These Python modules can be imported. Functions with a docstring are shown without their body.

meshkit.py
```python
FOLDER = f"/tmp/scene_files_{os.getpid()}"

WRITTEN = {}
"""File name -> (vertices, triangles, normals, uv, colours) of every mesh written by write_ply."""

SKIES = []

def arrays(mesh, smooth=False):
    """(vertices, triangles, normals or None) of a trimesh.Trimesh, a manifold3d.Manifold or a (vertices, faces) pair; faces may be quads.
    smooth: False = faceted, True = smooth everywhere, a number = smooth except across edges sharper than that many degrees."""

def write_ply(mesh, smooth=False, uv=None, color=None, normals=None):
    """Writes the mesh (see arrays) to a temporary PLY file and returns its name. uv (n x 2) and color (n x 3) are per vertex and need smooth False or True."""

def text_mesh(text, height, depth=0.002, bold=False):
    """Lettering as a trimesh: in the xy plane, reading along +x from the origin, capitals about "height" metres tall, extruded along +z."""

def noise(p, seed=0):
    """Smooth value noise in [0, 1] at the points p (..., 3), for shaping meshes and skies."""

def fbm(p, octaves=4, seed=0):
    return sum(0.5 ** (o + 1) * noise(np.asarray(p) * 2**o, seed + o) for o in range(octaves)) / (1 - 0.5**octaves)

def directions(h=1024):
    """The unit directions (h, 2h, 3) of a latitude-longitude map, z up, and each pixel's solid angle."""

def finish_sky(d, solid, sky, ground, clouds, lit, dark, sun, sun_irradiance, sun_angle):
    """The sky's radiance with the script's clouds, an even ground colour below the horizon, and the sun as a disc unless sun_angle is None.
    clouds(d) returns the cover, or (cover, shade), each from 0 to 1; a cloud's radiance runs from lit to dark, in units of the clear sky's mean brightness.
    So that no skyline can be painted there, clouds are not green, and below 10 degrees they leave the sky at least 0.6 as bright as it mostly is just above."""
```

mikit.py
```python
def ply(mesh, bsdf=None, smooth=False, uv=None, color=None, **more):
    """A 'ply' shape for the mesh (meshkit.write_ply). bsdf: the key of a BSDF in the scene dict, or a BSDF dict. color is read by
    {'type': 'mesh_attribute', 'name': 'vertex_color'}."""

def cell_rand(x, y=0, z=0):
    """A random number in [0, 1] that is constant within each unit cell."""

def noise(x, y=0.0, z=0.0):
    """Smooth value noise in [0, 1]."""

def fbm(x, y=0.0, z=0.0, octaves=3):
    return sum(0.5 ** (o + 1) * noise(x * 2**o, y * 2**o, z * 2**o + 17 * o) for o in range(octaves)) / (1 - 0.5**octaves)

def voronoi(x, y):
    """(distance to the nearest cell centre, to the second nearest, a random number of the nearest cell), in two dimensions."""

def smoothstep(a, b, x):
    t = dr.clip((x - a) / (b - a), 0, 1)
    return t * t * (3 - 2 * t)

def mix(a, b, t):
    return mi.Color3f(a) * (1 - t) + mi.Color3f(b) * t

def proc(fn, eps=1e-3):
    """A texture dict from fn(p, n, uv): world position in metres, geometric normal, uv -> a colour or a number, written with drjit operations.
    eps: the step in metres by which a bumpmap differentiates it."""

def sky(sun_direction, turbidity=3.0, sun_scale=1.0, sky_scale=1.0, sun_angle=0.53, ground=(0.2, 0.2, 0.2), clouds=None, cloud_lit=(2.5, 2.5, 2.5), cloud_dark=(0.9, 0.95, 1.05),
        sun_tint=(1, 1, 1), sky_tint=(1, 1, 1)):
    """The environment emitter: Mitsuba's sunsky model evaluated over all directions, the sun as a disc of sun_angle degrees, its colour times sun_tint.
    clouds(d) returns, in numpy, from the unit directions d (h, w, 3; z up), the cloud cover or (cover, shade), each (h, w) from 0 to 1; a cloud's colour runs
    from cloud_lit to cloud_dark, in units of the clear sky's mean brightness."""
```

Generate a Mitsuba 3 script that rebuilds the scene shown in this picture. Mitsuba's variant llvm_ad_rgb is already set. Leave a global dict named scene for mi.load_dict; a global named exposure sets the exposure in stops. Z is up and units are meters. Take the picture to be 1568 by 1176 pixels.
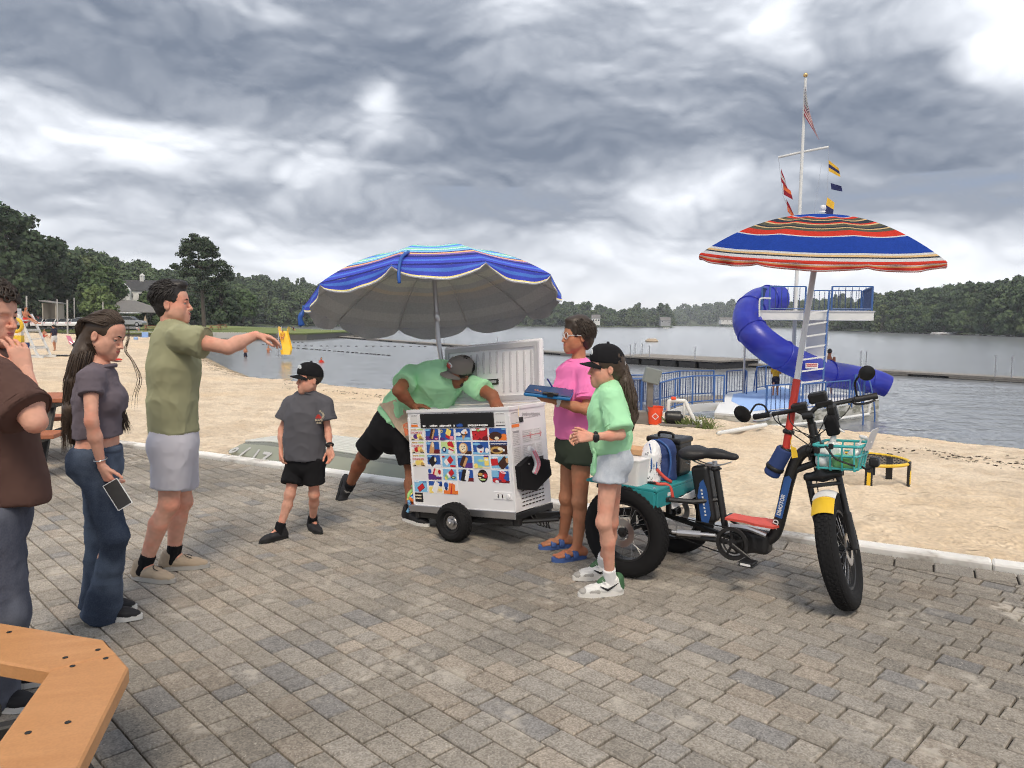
import math, random
import numpy as np, trimesh, mitsuba as mi, drjit as dr
import manifold3d as m3
import mikit, meshkit
from mikit import proc, noise, fbm, voronoi, cell_rand, smoothstep, mix
from shapely.geometry import Polygon, Point, LineString, box as sbox
from shapely import affinity
from shapely.ops import unary_union

T = mi.ScalarTransform4f
rng = np.random.default_rng(7)
random.seed(7)
scene, labels = {}, {}

# ------------------------------------------------------------------ camera, sky, exposure
CAM_Z, FOC, PITCH, ROLL = 1.58, 1150.0, math.radians(4.67), 0.0095
fwd = np.array([0, math.cos(PITCH), -math.sin(PITCH)])
rgt0 = np.array([1.0, 0, 0]); up0 = np.cross(rgt0, fwd)
rgt = math.cos(ROLL) * rgt0 + math.sin(ROLL) * up0
upv = np.cross(rgt, fwd)
EYE = np.array([0, 0, CAM_Z])
scene['camera'] = {'type': 'perspective', 'fov': 2 * math.degrees(math.atan(784 / FOC)), 'fov_axis': 'x', 'near_clip': 0.05, 'far_clip': 6000,
                   'medium': {'type': 'ref', 'id': 'air'}, 'to_world': T().look_at(origin=EYE.tolist(), target=(EYE + fwd).tolist(), up=upv.tolist())}
scene['air'] = {'type': 'homogeneous', 'albedo': {'type': 'rgb', 'value': [.95, .95, .95]}, 'sigma_t': {'type': 'rgb', 'value': [.00022, .00023, .00025]}}
exposure = 2.55

def ray(px, py):
    return fwd * FOC + rgt * (px - 784) - upv * (py - 588)
def gp(px, py, z=0.0):
    """the point of the level z that a pixel of the 1568 x 1176 photograph shows"""
    r = ray(px, py); t = (z - CAM_Z) / r[2]
    return EYE + r * t
def at(px, py, y):
    """the point at distance y that a pixel shows"""
    r = ray(px, py); return EYE + r * (y / r[1])

MASS = [(-20, 17, 17, 3.6, .30), (-2, 17.5, 9, 4.0, .26), (3, 12.5, 9, 2.6, .34), (-17, 8.5, 12, 1.7, .16), (24, 14, 11, 5.0, .34), (31, 8.5, 8, 2.4, .22), (-33, 21, 9, 3, .16), (-1, 7.5, 8, 1.2, .14), (16, 21, 8, 3, .10), (-7, 22, 8, 2.5, .12),
        (-9, 15.2, 2.6, 2.2, -.42), (-26, 12.2, 5, 1.8, -.34), (-14, 10.2, 3, 1.0, -.26), (14, 9.8, 5, 1.9, -.38), (34, 17.3, 3, 2.2, -.60), (19, 20.5, 3.5, 2.2, -.42), (0, 19.8, 3.4, 2.4, -.24), (-15, 20.5, 4, 1.5, -.22), (8, 5.5, 9, 2.0, -.22), (-33, 12, 6, 2.5, -.16), (24, 4.0, 9, 1.8, -.32), (-14, 4.5, 6, 1.5, -.22)]
def _fb(x, y, z=0.0, o=4, seed=0):
    return meshkit.fbm(np.stack([x, y, np.zeros_like(x) + z], -1), octaves=o, seed=seed)
def clouds(d):
    x, y, z = d[..., 0], d[..., 1], np.maximum(d[..., 2], 0)
    az, el = np.degrees(np.arctan2(x, y)), np.degrees(np.arcsin(np.clip(z, 0, 1)))
    def N(f, o, seed, dx=0, dz=0): return meshkit.fbm(np.stack([x * f + dx + 20, y * f + 20, (z * 1.9 + dz) * f + 20], -1), o, seed)
    wx, wy = N(4.5, 4, 5) - .5, N(4.5, 4, 6) - .5
    big = N(3.2, 3, 11)
    def bil(dz): return sum(.52 ** o * np.abs(2 * N(9.0 * 2 ** o, 2, 21 + o, wx * 2.2, dz + wy * .22) - 1) for o in range(5)) / 2.0
    b0, b1 = bil(0), bil(.022)
    az2, el2 = az + wx * 14, el + wy * 6
    m = sum(a * np.exp(-((az2 - cx) / sx) ** 2 - ((el2 - cy) / sy) ** 2) for cx, cy, sx, sy, a in MASS)
    s = .56 + m * 1.45 + (big - .5) * .62 + (.33 - b0) * .62
    rel = np.clip((b0 - b1) * 1.7, -1, 1)
    shade = .5 + .5 * np.tanh((s - .56) * 2.4)
    low = np.exp(-((el - 1.5) / 3.6) ** 2)
    shade = np.clip(.06 + .94 * shade - .36 * rel * (1 - .5 * shade), 0, 1) * (1 - .52 * low)
    gap = np.clip((.04 - s) / .10, 0, 1)
    return 1 - .1 * gap, shade
scene['sky'] = mikit.sky((0.05, -0.62, 0.78), turbidity=4, sun_scale=0.30, sun_angle=18, clouds=clouds, ground=(0.25, 0.23, 0.19), cloud_lit=(2.05, 2.12, 2.24), cloud_dark=(.33, .40, .53), sun_tint=(.95, 1.0, 1.07))

# ------------------------------------------------------------------ scene entries
_cnt = {}
def key_for(full):
    """the key, with the next three-digit number if it is taken"""
    n = _cnt.get(full, -1) + 1
    _cnt[full] = n
    return full if n == 0 else f'{full}_{n:03d}'
def thing(name, label, cat, group=None):
    k = key_for(name)
    labels[k] = {'label': label, 'category': cat}
    if group: labels[k]['group'] = group
    return k
def add(parent, name, mesh, mat, smooth=35, label=None, kind=None, color=None, uv=None, **kw):
    k = key_for(f'{parent}__{name}' if parent else name)
    if color is not None or uv is not None: smooth = smooth if smooth in (True, False) else True
    scene[k] = mikit.ply(mesh, mat, smooth=smooth, color=color, uv=uv, **kw)
    if label or kind:
        labels[k] = {}
        if label: labels[k]['label'] = label
        if kind: labels[k]['kind'] = kind
    return k
def solo(name, label, cat, mesh, mat, smooth=35, group=None, **kw):
    k = key_for(name)
    scene[k] = mikit.ply(mesh, mat, smooth=smooth, **kw)
    labels[k] = {'label': label, 'category': cat}
    if group: labels[k]['group'] = group
    return k
def struct(name, mesh, mat, smooth=False, **kw):
    k = key_for(name)
    scene[k] = mikit.ply(mesh, mat, smooth=smooth, **kw)
    labels[k] = {'kind': 'structure'}
    return k

# ------------------------------------------------------------------ materials
def rgb(c): return {'type': 'rgb', 'value': [float(x) for x in c]}
def srgb(r, g, b):
    f = lambda c: c / 12.92 if c <= .04045 else ((c + .055) / 1.055) ** 2.4
    return [f(x / 255) for x in (r, g, b)]
def pri(name, col, rough=.6, metal=0.0, spec=.5, two=False, bump=None, scale=.002, **kw):
    base = col if isinstance(col, dict) else rgb(col)
    b = {'type': 'principled', 'base_color': base, 'roughness': rough, 'metallic': metal, 'specular': spec, **kw}
    if bump: b = {'type': 'bumpmap', 'bsdf': b, 'arbitrary': bump, 'scale': scale}
    scene[name] = {'type': 'twosided', 'bsdf': b} if two or True else b
    return name
VC = {'type': 'mesh_attribute', 'name': 'vertex_color'}

# ------------------------------------------------------------------ mesh helpers
def nz(v): v = np.asarray(v, float); return v / max(np.linalg.norm(v), 1e-12)
def cat(ms):
    ms = [m for m in ms if m is not None]
    vs, fs, o = [], [], 0
    for m in ms:
        if not isinstance(m, tuple): m = (np.asarray(m.vertices), np.asarray(m.faces))
        vs.append(m[0]); fs.append(m[1] + o); o += len(m[0])
    return trimesh.Trimesh(np.vstack(vs), np.vstack(fs), process=False)
def frame(x=None, y=None, z=None, o=(0, 0, 0)):
    """4x4 from two given axes"""
    if x is not None and z is not None: z = nz(z); y = nz(np.cross(z, x)); x = np.cross(y, z)
    elif x is not None and y is not None: x = nz(x); z = nz(np.cross(x, y)); y = np.cross(z, x)
    else: z = nz(z); x = nz(np.cross(y, z)); y = np.cross(z, x)
    M = np.eye(4); M[:3, 0], M[:3, 1], M[:3, 2], M[:3, 3] = x, y, z, o
    return M
def xf(m, M):
    m = m.copy(); m.apply_transform(M); return m
def mv(m, x=0, y=0, z=0):
    m = m.copy(); m.apply_translation([x, y, z]); return m
def rot(deg, axis=(0, 0, 1), o=(0, 0, 0)):
    return trimesh.transformations.rotation_matrix(math.radians(deg), axis, o)
def box(sx, sy, sz, c=(0, 0, 0), bev=0.0):
    if bev <= 0:
        m = trimesh.creation.box((sx, sy, sz))
    else:
        b = min(bev, .49 * min(sx, sy, sz)); pts = []
        for a in (-1, 1):
            for e in (-1, 1):
                for g in (-1, 1):
                    pts += [(a * sx / 2, e * (sy / 2 - b), g * (sz / 2 - b)), (a * (sx / 2 - b), e * sy / 2, g * (sz / 2 - b)), (a * (sx / 2 - b), e * (sy / 2 - b), g * sz / 2)]
        h = m3.Manifold.hull_points(np.array(pts, np.float32)).to_mesh()
        m = trimesh.Trimesh(h.vert_properties[:, :3], h.tri_verts, process=False)
    m.apply_translation(c); return m
def bar(a, b, w, h=None, up=(0, 0, 1), bev=0.0):
    """box-section bar from a to b"""
    a, b = np.asarray(a, float), np.asarray(b, float); d = b - a; L = np.linalg.norm(d)
    if abs(nz(d) @ nz(up)) > .98: up = (1, 0, 0)
    m = box(L, w, h or w, bev=bev)
    return xf(m, frame(x=d, z=np.asarray(up) - nz(d) * (nz(d) @ np.asarray(up)), o=(a + b) / 2))
def rod(a, b, r, n=8, r2=None):
    return tube([a, b], [r, r if r2 is None else r2], n)
def tube(pts, r, n=8, closed=False, cap=True, flat=None):
    """tube through the points; r a number or one per point; flat = (axis, factor) squashes the section"""
    p = np.asarray(pts, float); k = len(p); r = np.broadcast_to(r, (k,)).astype(float)
    if closed: t = np.roll(p, -1, 0) - np.roll(p, 1, 0)
    else: t = np.gradient(p, axis=0)
    t /= np.maximum(np.linalg.norm(t, axis=1, keepdims=True), 1e-12)
    a = np.cross(t[0], [0, 0, 1] if abs(t[0][2]) < .9 else [1, 0, 0]); a = nz(a); A = [a]
    for i in range(1, k):
        a = a - t[i] * (a @ t[i]); a = nz(a); A.append(a)
    A = np.array(A); B = np.cross(t, A); th = np.arange(n) * 2 * np.pi / n
    v = p[:, None] + r[:, None, None] * (np.cos(th)[None, :, None] * A[:, None] + np.sin(th)[None, :, None] * B[:, None])
    kk = k if closed else k - 1
    i, j = np.meshgrid(np.arange(kk), np.arange(n), indexing='ij'); i2 = (i + 1) % k; j2 = (j + 1) % n
    q = np.stack([i * n + j, i * n + j2, i2 * n + j2, i2 * n + j], -1).reshape(-1, 4)
    f = np.vstack([q[:, [0, 1, 2]], q[:, [0, 2, 3]]]); v = v.reshape(-1, 3)
    if cap and not closed:
        v = np.vstack([v, p[0], p[-1]]); m = len(v); jj = np.arange(n); j2 = (jj + 1) % n
        f = np.vstack([f, np.stack([np.full(n, m - 2), j2, jj], 1), np.stack([np.full(n, m - 1), (k - 1) * n + jj, (k - 1) * n + j2], 1)])
    return trimesh.Trimesh(v, f, process=False)
def spline(pts, n=24, closed=False):
    """Catmull-Rom through the points"""
    p = np.asarray(pts, float); k = len(p)
    if closed: idx = lambda i: p[i % k]; segs = k
    else: idx = lambda i: p[min(max(i, 0), k - 1)]; segs = k - 1
    out, per = [], max(2, n // segs)
    for s in range(segs):
        a, b, c, d = idx(s - 1), idx(s), idx(s + 1), idx(s + 2)
        for t in np.arange(per) / per:
            out.append(.5 * (2 * b + (c - a) * t + (2 * a - 5 * b + 4 * c - d) * t * t + (3 * b - a - 3 * c + d) * t ** 3))
    if not closed: out.append(p[-1])
    return np.array(out)
def lathe(prof, n=24, c=(0, 0, 0), axis=None):
    """profile (r, z) turned about z"""
    prof = np.asarray(prof, float); k = len(prof); th = np.arange(n) * 2 * np.pi / n
    v = np.stack([prof[:, 0, None] * np.cos(th), prof[:, 0, None] * np.sin(th), np.repeat(prof[:, 1, None], n, 1)], -1).reshape(-1, 3)
    i, j = np.meshgrid(np.arange(k - 1), np.arange(n), indexing='ij'); j2 = (j + 1) % n
    q = np.stack([i * n + j, i * n + j2, (i + 1) * n + j2, (i + 1) * n + j], -1).reshape(-1, 4)
    m = trimesh.Trimesh(v, np.vstack([q[:, [0, 1, 2]], q[:, [0, 2, 3]]]), process=False)
    if axis is not None: m.apply_transform(frame(z=axis, y=(0, 0, 1) if abs(nz(axis)[2]) < .9 else (0, 1, 0)))
    m.apply_translation(c); return m
def torus(R, r, n=32, k=12, sq=1.0, c=(0, 0, 0), axis=None):
    th = np.arange(k + 1) * 2 * np.pi / k
    return lathe(np.stack([R + r * np.cos(th), r * sq * np.sin(th)], 1), n, c, axis)
def prism(poly, h, M=None, z=0.0):
    """polygon (or list of points) extruded by h along z, then placed by M"""
    if not hasattr(poly, 'area'): poly = Polygon(poly)
    gs = getattr(poly, 'geoms', [poly])
    m = cat([trimesh.creation.extrude_polygon(g, h, engine='earcut') for g in gs if g.area > 1e-9])
    m.apply_translation([0, 0, z])
    return xf(m, M) if M is not None else m
def sphere(r, c=(0, 0, 0), sub=2, s=(1, 1, 1)):
    m = trimesh.creation.icosphere(sub, r); m.vertices = m.vertices * np.asarray(s) + np.asarray(c); return m
def vnoise(m, amp, freq, seed=0, o=3):
    """pushes the vertices along their normals by noise"""
    m = m.copy() ; n = meshkit.arrays(m, True)[2]
    m.vertices = m.vertices + n * ((meshkit.fbm(m.vertices * freq, o, seed) - .5) * 2 * amp)[:, None]
    return m
def to_tm(man):
    h = man.to_mesh(); return trimesh.Trimesh(h.vert_properties[:, :3].astype(float), h.tri_verts, process=False)
def text(s, h, depth=.002, bold=False, M=None, center=False):
    m = meshkit.text_mesh(s, h, depth, bold)
    if center: m.apply_translation([-m.bounds.mean(0)[0], 0, 0])
    return xf(m, M) if M is not None else m

# ------------------------------------------------------------------ implicit surfaces (bodies, clothes, shoes)
def surface_nets(D, lo, h):
    s = D < 0; nx, ny, nz_ = D.shape
    cnt = np.zeros((nx - 1, ny - 1, nz_ - 1), np.int8)
    C = [(a, b, c) for a in (0, 1) for b in (0, 1) for c in (0, 1)]
    sl = lambda A, c: A[c[0]:A.shape[0] - 1 + c[0], c[1]:A.shape[1] - 1 + c[1], c[2]:A.shape[2] - 1 + c[2]]
    for c in C: cnt += sl(s, c)
    act = (cnt > 0) & (cnt < 8); I = np.argwhere(act)
    num = np.full(act.shape, -1, np.int64); num[act] = np.arange(len(I))
    pos, w = np.zeros((len(I), 3)), np.zeros(len(I))
    cv = {c: D[I[:, 0] + c[0], I[:, 1] + c[1], I[:, 2] + c[2]] for c in C}
    for c in C:
        for ax in range(3):
            if c[ax]: continue
            e = list(c); e[ax] = 1; e = tuple(e)
            x = (cv[c] < 0) != (cv[e] < 0)
            t = cv[c][x] / (cv[c][x] - cv[e][x])
            q = np.tile(np.array(c, float), (x.sum(), 1)); q[:, ax] = t
            pos[x] += q; w[x] += 1
    v = (I + pos / w[:, None]) * h + lo
    F = []
    for ax in range(3):
        b, c = [(1, 2), (2, 0), (0, 1)][ax]
        a0 = [slice(None)] * 3; a1 = [slice(None)] * 3
        a0[ax], a1[ax] = slice(0, -1), slice(1, None)
        x = s[tuple(a0)] != s[tuple(a1)]
        E = np.argwhere(x); E = E[(E[:, b] > 0) & (E[:, c] > 0) & (E[:, b] < D.shape[b] - 1) & (E[:, c] < D.shape[c] - 1)]
        def cell(db, dc):
            q = E.copy(); q[:, b] -= db; q[:, c] -= dc
            return num[q[:, 0], q[:, 1], q[:, 2]]
        Q = np.stack([cell(1, 1), cell(0, 1), cell(0, 0), cell(1, 0)], 1)
        ins = s[E[:, 0], E[:, 1], E[:, 2]]
        Q[~ins] = Q[~ins][:, ::-1]
        F.append(Q)
    F = np.vstack(F)
    return v, np.vstack([F[:, [0, 1, 2]], F[:, [0, 2, 3]]])

def cone(a, b, ra, rb=None, k=.02, cap=(False, False), flat=None):
    return ('cone', np.asarray(a, float), np.asarray(b, float), float(ra), float(ra if rb is None else rb), k, cap, flat)
def ell(c, r, R=None, k=.02): return ('ell', np.asarray(c, float), np.broadcast_to(np.asarray(r, float), (3,)), None if R is None else np.asarray(R, float), k)
def rbox(c, s, R=None, r=.01, k=.01): return ('rbox', np.asarray(c, float), np.asarray(s, float) / 2, None if R is None else np.asarray(R, float), r, k)
def sub(op): return ('sub', op)
def cut(p, n, near=None): return ('cut', np.asarray(p, float), nz(n), near)
def _bb(op):
    if op[0] == 'cone': r = np.maximum(op[3], op[4]) * (op[7][1] if op[7] and op[7][1] > 1 else 1); return np.minimum(op[1], op[2]) - r, np.maximum(op[1], op[2]) + r
    if op[0] == 'ell': r = op[2] if op[3] is None else np.full(3, op[2].max()); return op[1] - r, op[1] + r
    if op[0] == 'rbox': r = op[2] if op[3] is None else np.full(3, np.linalg.norm(op[2])); return op[1] - r, op[1] + r
def _dist(op, p):
    if op[0] == 'cone':
        _, a, b, ra, rb, _, cap, flat = op
        if flat is not None:                                      # (axis, factor): section scaled along the axis
            ax = nz(flat[0]); d = nz(b - a); ax = nz(ax - d * (ax @ d)); q = p - a
            p = a + q + ax * ((q @ ax) * (1 / flat[1] - 1))[:, None]
        d = b - a; L2 = d @ d; t = np.clip((p - a) @ d / L2, 0, 1)
        D = np.linalg.norm(p - a - t[:, None] * d, axis=1) - (ra + (rb - ra) * t)
        L = math.sqrt(L2)
        if cap[0]: D = np.maximum(D, -((p - a) @ d) / L)
        if cap[1]: D = np.maximum(D, ((p - b) @ d) / L)
        return D * (min(1, flat[1]) if flat is not None else 1)
    if op[0] == 'ell':
        q = p - op[1]; q = q if op[3] is None else q @ op[3]
        k0 = np.linalg.norm(q / op[2], axis=1); k1 = np.linalg.norm(q / op[2] ** 2, axis=1)
        return k0 * (k0 - 1) / np.maximum(k1, 1e-9)
    if op[0] == 'rbox':
        q = p - op[1]; q = q if op[3] is None else q @ op[3]
        q = np.abs(q) - op[2] + op[4]
        return np.linalg.norm(np.maximum(q, 0), axis=1) + np.minimum(q.max(1), 0) - op[4]
def sdf(ops, h=.008, wr=None, pad=None):
    """mesh of the smooth union of the ops; sub() and cut() act on what stands before them"""
    bbs = [_bb(o) for o in ops if o[0] in ('cone', 'ell', 'rbox')]
    lo = np.min([b[0] for b in bbs], 0) - 3 * h - .01; hi = np.max([b[1] for b in bbs], 0) + 3 * h + .01
    n = np.ceil((hi - lo) / h).astype(int) + 1
    D = np.full(n, .08, np.float64)
    ax = [lo[i] + h * np.arange(n[i]) for i in range(3)]
    def block(a, b):
        i0 = np.clip(np.floor((a - lo) / h).astype(int), 0, n - 1); i1 = np.clip(np.ceil((b - lo) / h).astype(int) + 1, 1, n)
        s = tuple(slice(i0[i], i1[i]) for i in range(3))
        g = np.stack(np.meshgrid(*[ax[i][s[i]] for i in range(3)], indexing='ij'), -1)
        return s, g.reshape(-1, 3), g.shape[:3]
    for o in ops:
        if o[0] == 'cut':
            if o[3] is None: a, b = lo, hi
            else: a, b = np.asarray(o[3][0]) - o[3][1], np.asarray(o[3][0]) + o[3][1]
            s, p, sh = block(a, b)
            D[s] = np.maximum(D[s], ((p - o[1]) @ o[2]).reshape(sh)); continue
        neg = o[0] == 'sub'
        o = o[1] if neg else o
        k = {'cone': 5, 'ell': 4, 'rbox': 5}[o[0]]; k = o[k]
        a, b = _bb(o); m = k + 4 * h
        s, p, sh = block(a - m, b + m)
        d = _dist(o, p).reshape(sh); E = D[s]
        if neg:
            d = -d; hh = np.maximum(k - np.abs(E - d), 0) / k; D[s] = np.maximum(E, d) + hh * hh * k / 4
        else:
            hh = np.maximum(k - np.abs(E - d), 0) / k; D[s] = np.minimum(E, d) - hh * hh * k / 4
    v, f = surface_nets(D, lo, h)
    m = trimesh.Trimesh(v, f, process=False)
    if wr:
        amp, fr, seed = wr; nn = meshkit.arrays(m, True)[2]
        fr = np.broadcast_to(np.asarray(fr, float), (3,))
        p = m.vertices * fr; p = p + .9 * (np.stack([meshkit.noise(p * .8, seed + 50 + i) for i in range(3)], -1) - .5)
        fold = lambda q, sd: (1 - np.abs(2 * meshkit.noise(q, sd) - 1)) ** 2
        a = 1.15 * fold(p, seed) + .55 * fold(p[:, [1, 0, 2]] * 1.9 + 5, seed + 1) + .22 * fold(p * 3.7, seed + 2) - .7
        m.vertices = m.vertices + nn * (1.3 * amp * a)[:, None]
    return m
def join(ms):
    """one closed surface of several overlapping ones"""
    try:
        M = None
        for m in ms:
            q = m3.Manifold(m3.Mesh(np.asarray(m.vertices, np.float32), np.asarray(m.faces, np.uint32)))
            if q.status() != m3.Error.NoError: return cat(ms)
            M = q if M is None else M + q
        return to_tm(M)
    except Exception:
        return cat(ms)
# ================================================================== THE SETTING
LAKE = -1.6
KA, KB = np.array([-4.7, 9.27]), np.array([3.29, 4.82])
KT = nz(KB - KA); KN = np.array([-KT[1], KT[0]])                  # along the kerb, and towards the beach
def kerb_s(xy): return (xy - KA) @ KN
SHORE = np.array([[30, 2], [16, 8.2], [9.24, 13.55], [7.9, 15.3], [6.2, 16.2], [5.0, 17.6], [3.2, 20], [0, 22.4], [-3.9, 24.2], [-6.6, 26.8], [-9.7, 29.1],
                  [-13.8, 36.5], [-18.4, 45.6], [-22.6, 53], [-30, 72], [-35, 92], [-29, 103], [-27, 112], [-40, 130], [-62, 170], [-100, 200]]) * 1.336
LAND = Polygon([*map(tuple, SHORE), (-400, 267), (-400, -50), (60, -50)])
_seg = LineString(SHORE)
def shore_dist(xy):
    """metres to the water's edge, positive on land"""
    import shapely
    p = shapely.points(xy); d = shapely.distance(p, _seg)
    return np.where(shapely.contains(LAND, p), d, -d)

# ---- sand
def sand_col(p, n, uv):
    a = fbm(p.x * 1.3, p.y * 1.3, 0, 4); b = noise(p.x * 38, p.y * 38, 3); c = fbm(p.x * .22, p.y * .22, 5, 3)
    f = fbm(p.x * 6.0, p.y * 6.0, 2, 3)
    col = mix((.54, .445, .335), (.65, .55, .425), smoothstep(.3, .7, a))
    col = mix(col, (.48, .37, .25), smoothstep(.52, .75, f) * .45)
    col = mix(col, (.64, .50, .34), smoothstep(.4, .65, c) * .5)
    col = col * (.86 + .28 * b)
    wet = 1 - smoothstep(.25, 1.3, uv.x + (a - .5) * 1.2)
    col = mix(col, (.20, .155, .105), wet * .8)
    wrack = smoothstep(.50, .68, fbm(p.x * 5, p.y * 5, 8, 3)) * smoothstep(.3, .7, uv.x) * (1 - smoothstep(1.2, 2.3, uv.x + (a - .5)))
    return mix(col, (.09, .07, .05), wrack * .75)
def sand_bump(p, n, uv): return fbm(p.x * 9, p.y * 9, 1, 3) + .35 * noise(p.x * 60, p.y * 60, 2)
pri('sand_mat', proc(sand_col), .95, spec=.2, bump=proc(sand_bump, .004), scale=.055)
def polar_sheet(a0, a1, na, r0, r1, nr):
    A = np.radians(np.linspace(a0, a1, na)); R = np.geomspace(r0, r1, nr)
    r, a = np.meshgrid(R, A, indexing='ij'); xy = np.stack([r * np.sin(a), r * np.cos(a)], -1).reshape(-1, 2)
    i, j = np.meshgrid(np.arange(nr - 1), np.arange(na - 1), indexing='ij')
    q = np.stack([i * na + j, i * na + j + 1, (i + 1) * na + j + 1, (i + 1) * na + j], -1).reshape(-1, 4)
    return xy, np.vstack([q[:, [0, 2, 1]], q[:, [0, 3, 2]]])
def sand_z(xy, d):
    s = kerb_s(xy); t = np.maximum(d, 0) / (np.maximum(d, 0) + np.maximum(s, .02))
    z = np.where(d > 0, LAKE + (-.05 - LAKE) * (.80 * t ** .72 + .20 * (1 - np.exp(-np.maximum(d, 0) / .9)) * t ** .1), LAKE + .22 * np.maximum(d, -6)) + .0
    e = np.clip(s / .6, 0, 1) * np.clip((d + .3) / 1.2, 0, 1)
    p3 = np.c_[xy, np.zeros(len(xy))]
    lump = meshkit.fbm(p3 * 2.6, 3, 4) - .5
    step = np.abs(meshkit.noise(p3 * 3.9, 9) - .5) * 2                    # trodden hollows
    return z + e * (.11 * lump - .04 * (1 - step) ** 3)
xy, f = polar_sheet(-44, 44, 440, 3.2, 200, 360)
d = shore_dist(xy); z = sand_z(xy, d); z = np.where(kerb_s(xy) < .02, -.25, z)
keep = (d > -8)[f].all(1) & (kerb_s(xy) > -1.0)[f].any(1)
struct('sand_beach', trimesh.Trimesh(np.c_[xy, z], f[keep], process=False), 'sand_mat', smooth=True, uv=np.c_[d, d * 0])
def beach_z(x, y):
    q = np.array([[x, y]], float); return float(sand_z(q, shore_dist(q))[0])
def on_sand(px, py):
    z = -.1
    for _ in range(5):
        p = gp(px, py, z); z = beach_z(p[0], p[1])
    return p

# ---- ground to the horizon, under everything
pri('earth_mat', (.10, .10, .06), .95)
struct('ground', trimesh.Trimesh([[-2400, -100, -3.2], [2400, -100, -3.2], [2400, 3000, -3.2], [-2400, 3000, -3.2]], [[0, 1, 2], [0, 2, 3]], process=False), 'earth_mat')

# ---- water
def wave(p, n, uv):
    w = fbm(p.x * .55 + .25 * p.y, p.y * .8, 0, 3) * 1.5 + fbm(p.x * 2.6 + 1.1 * p.y, p.y * 4.0, 4, 3) * .45 + noise(p.x * 9, p.y * 11, 7) * .10
    return w
scene['water_mat'] = {'type': 'bumpmap', 'bsdf': {'type': 'principled', 'base_color': rgb((.150, .158, .168)), 'roughness': .12, 'specular': .5}, 'arbitrary': proc(wave, .02), 'scale': .04}
struct('lake', trimesh.Trimesh([[-1200, -40, LAKE], [2300, -40, LAKE], [2300, 2900, LAKE], [-1200, 2900, LAKE]], [[0, 1, 2], [0, 2, 3]], process=False), 'water_mat',
       uv=np.array([[0, 0], [3500, 0], [3500, 2940], [0, 2940]], float))

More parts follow.
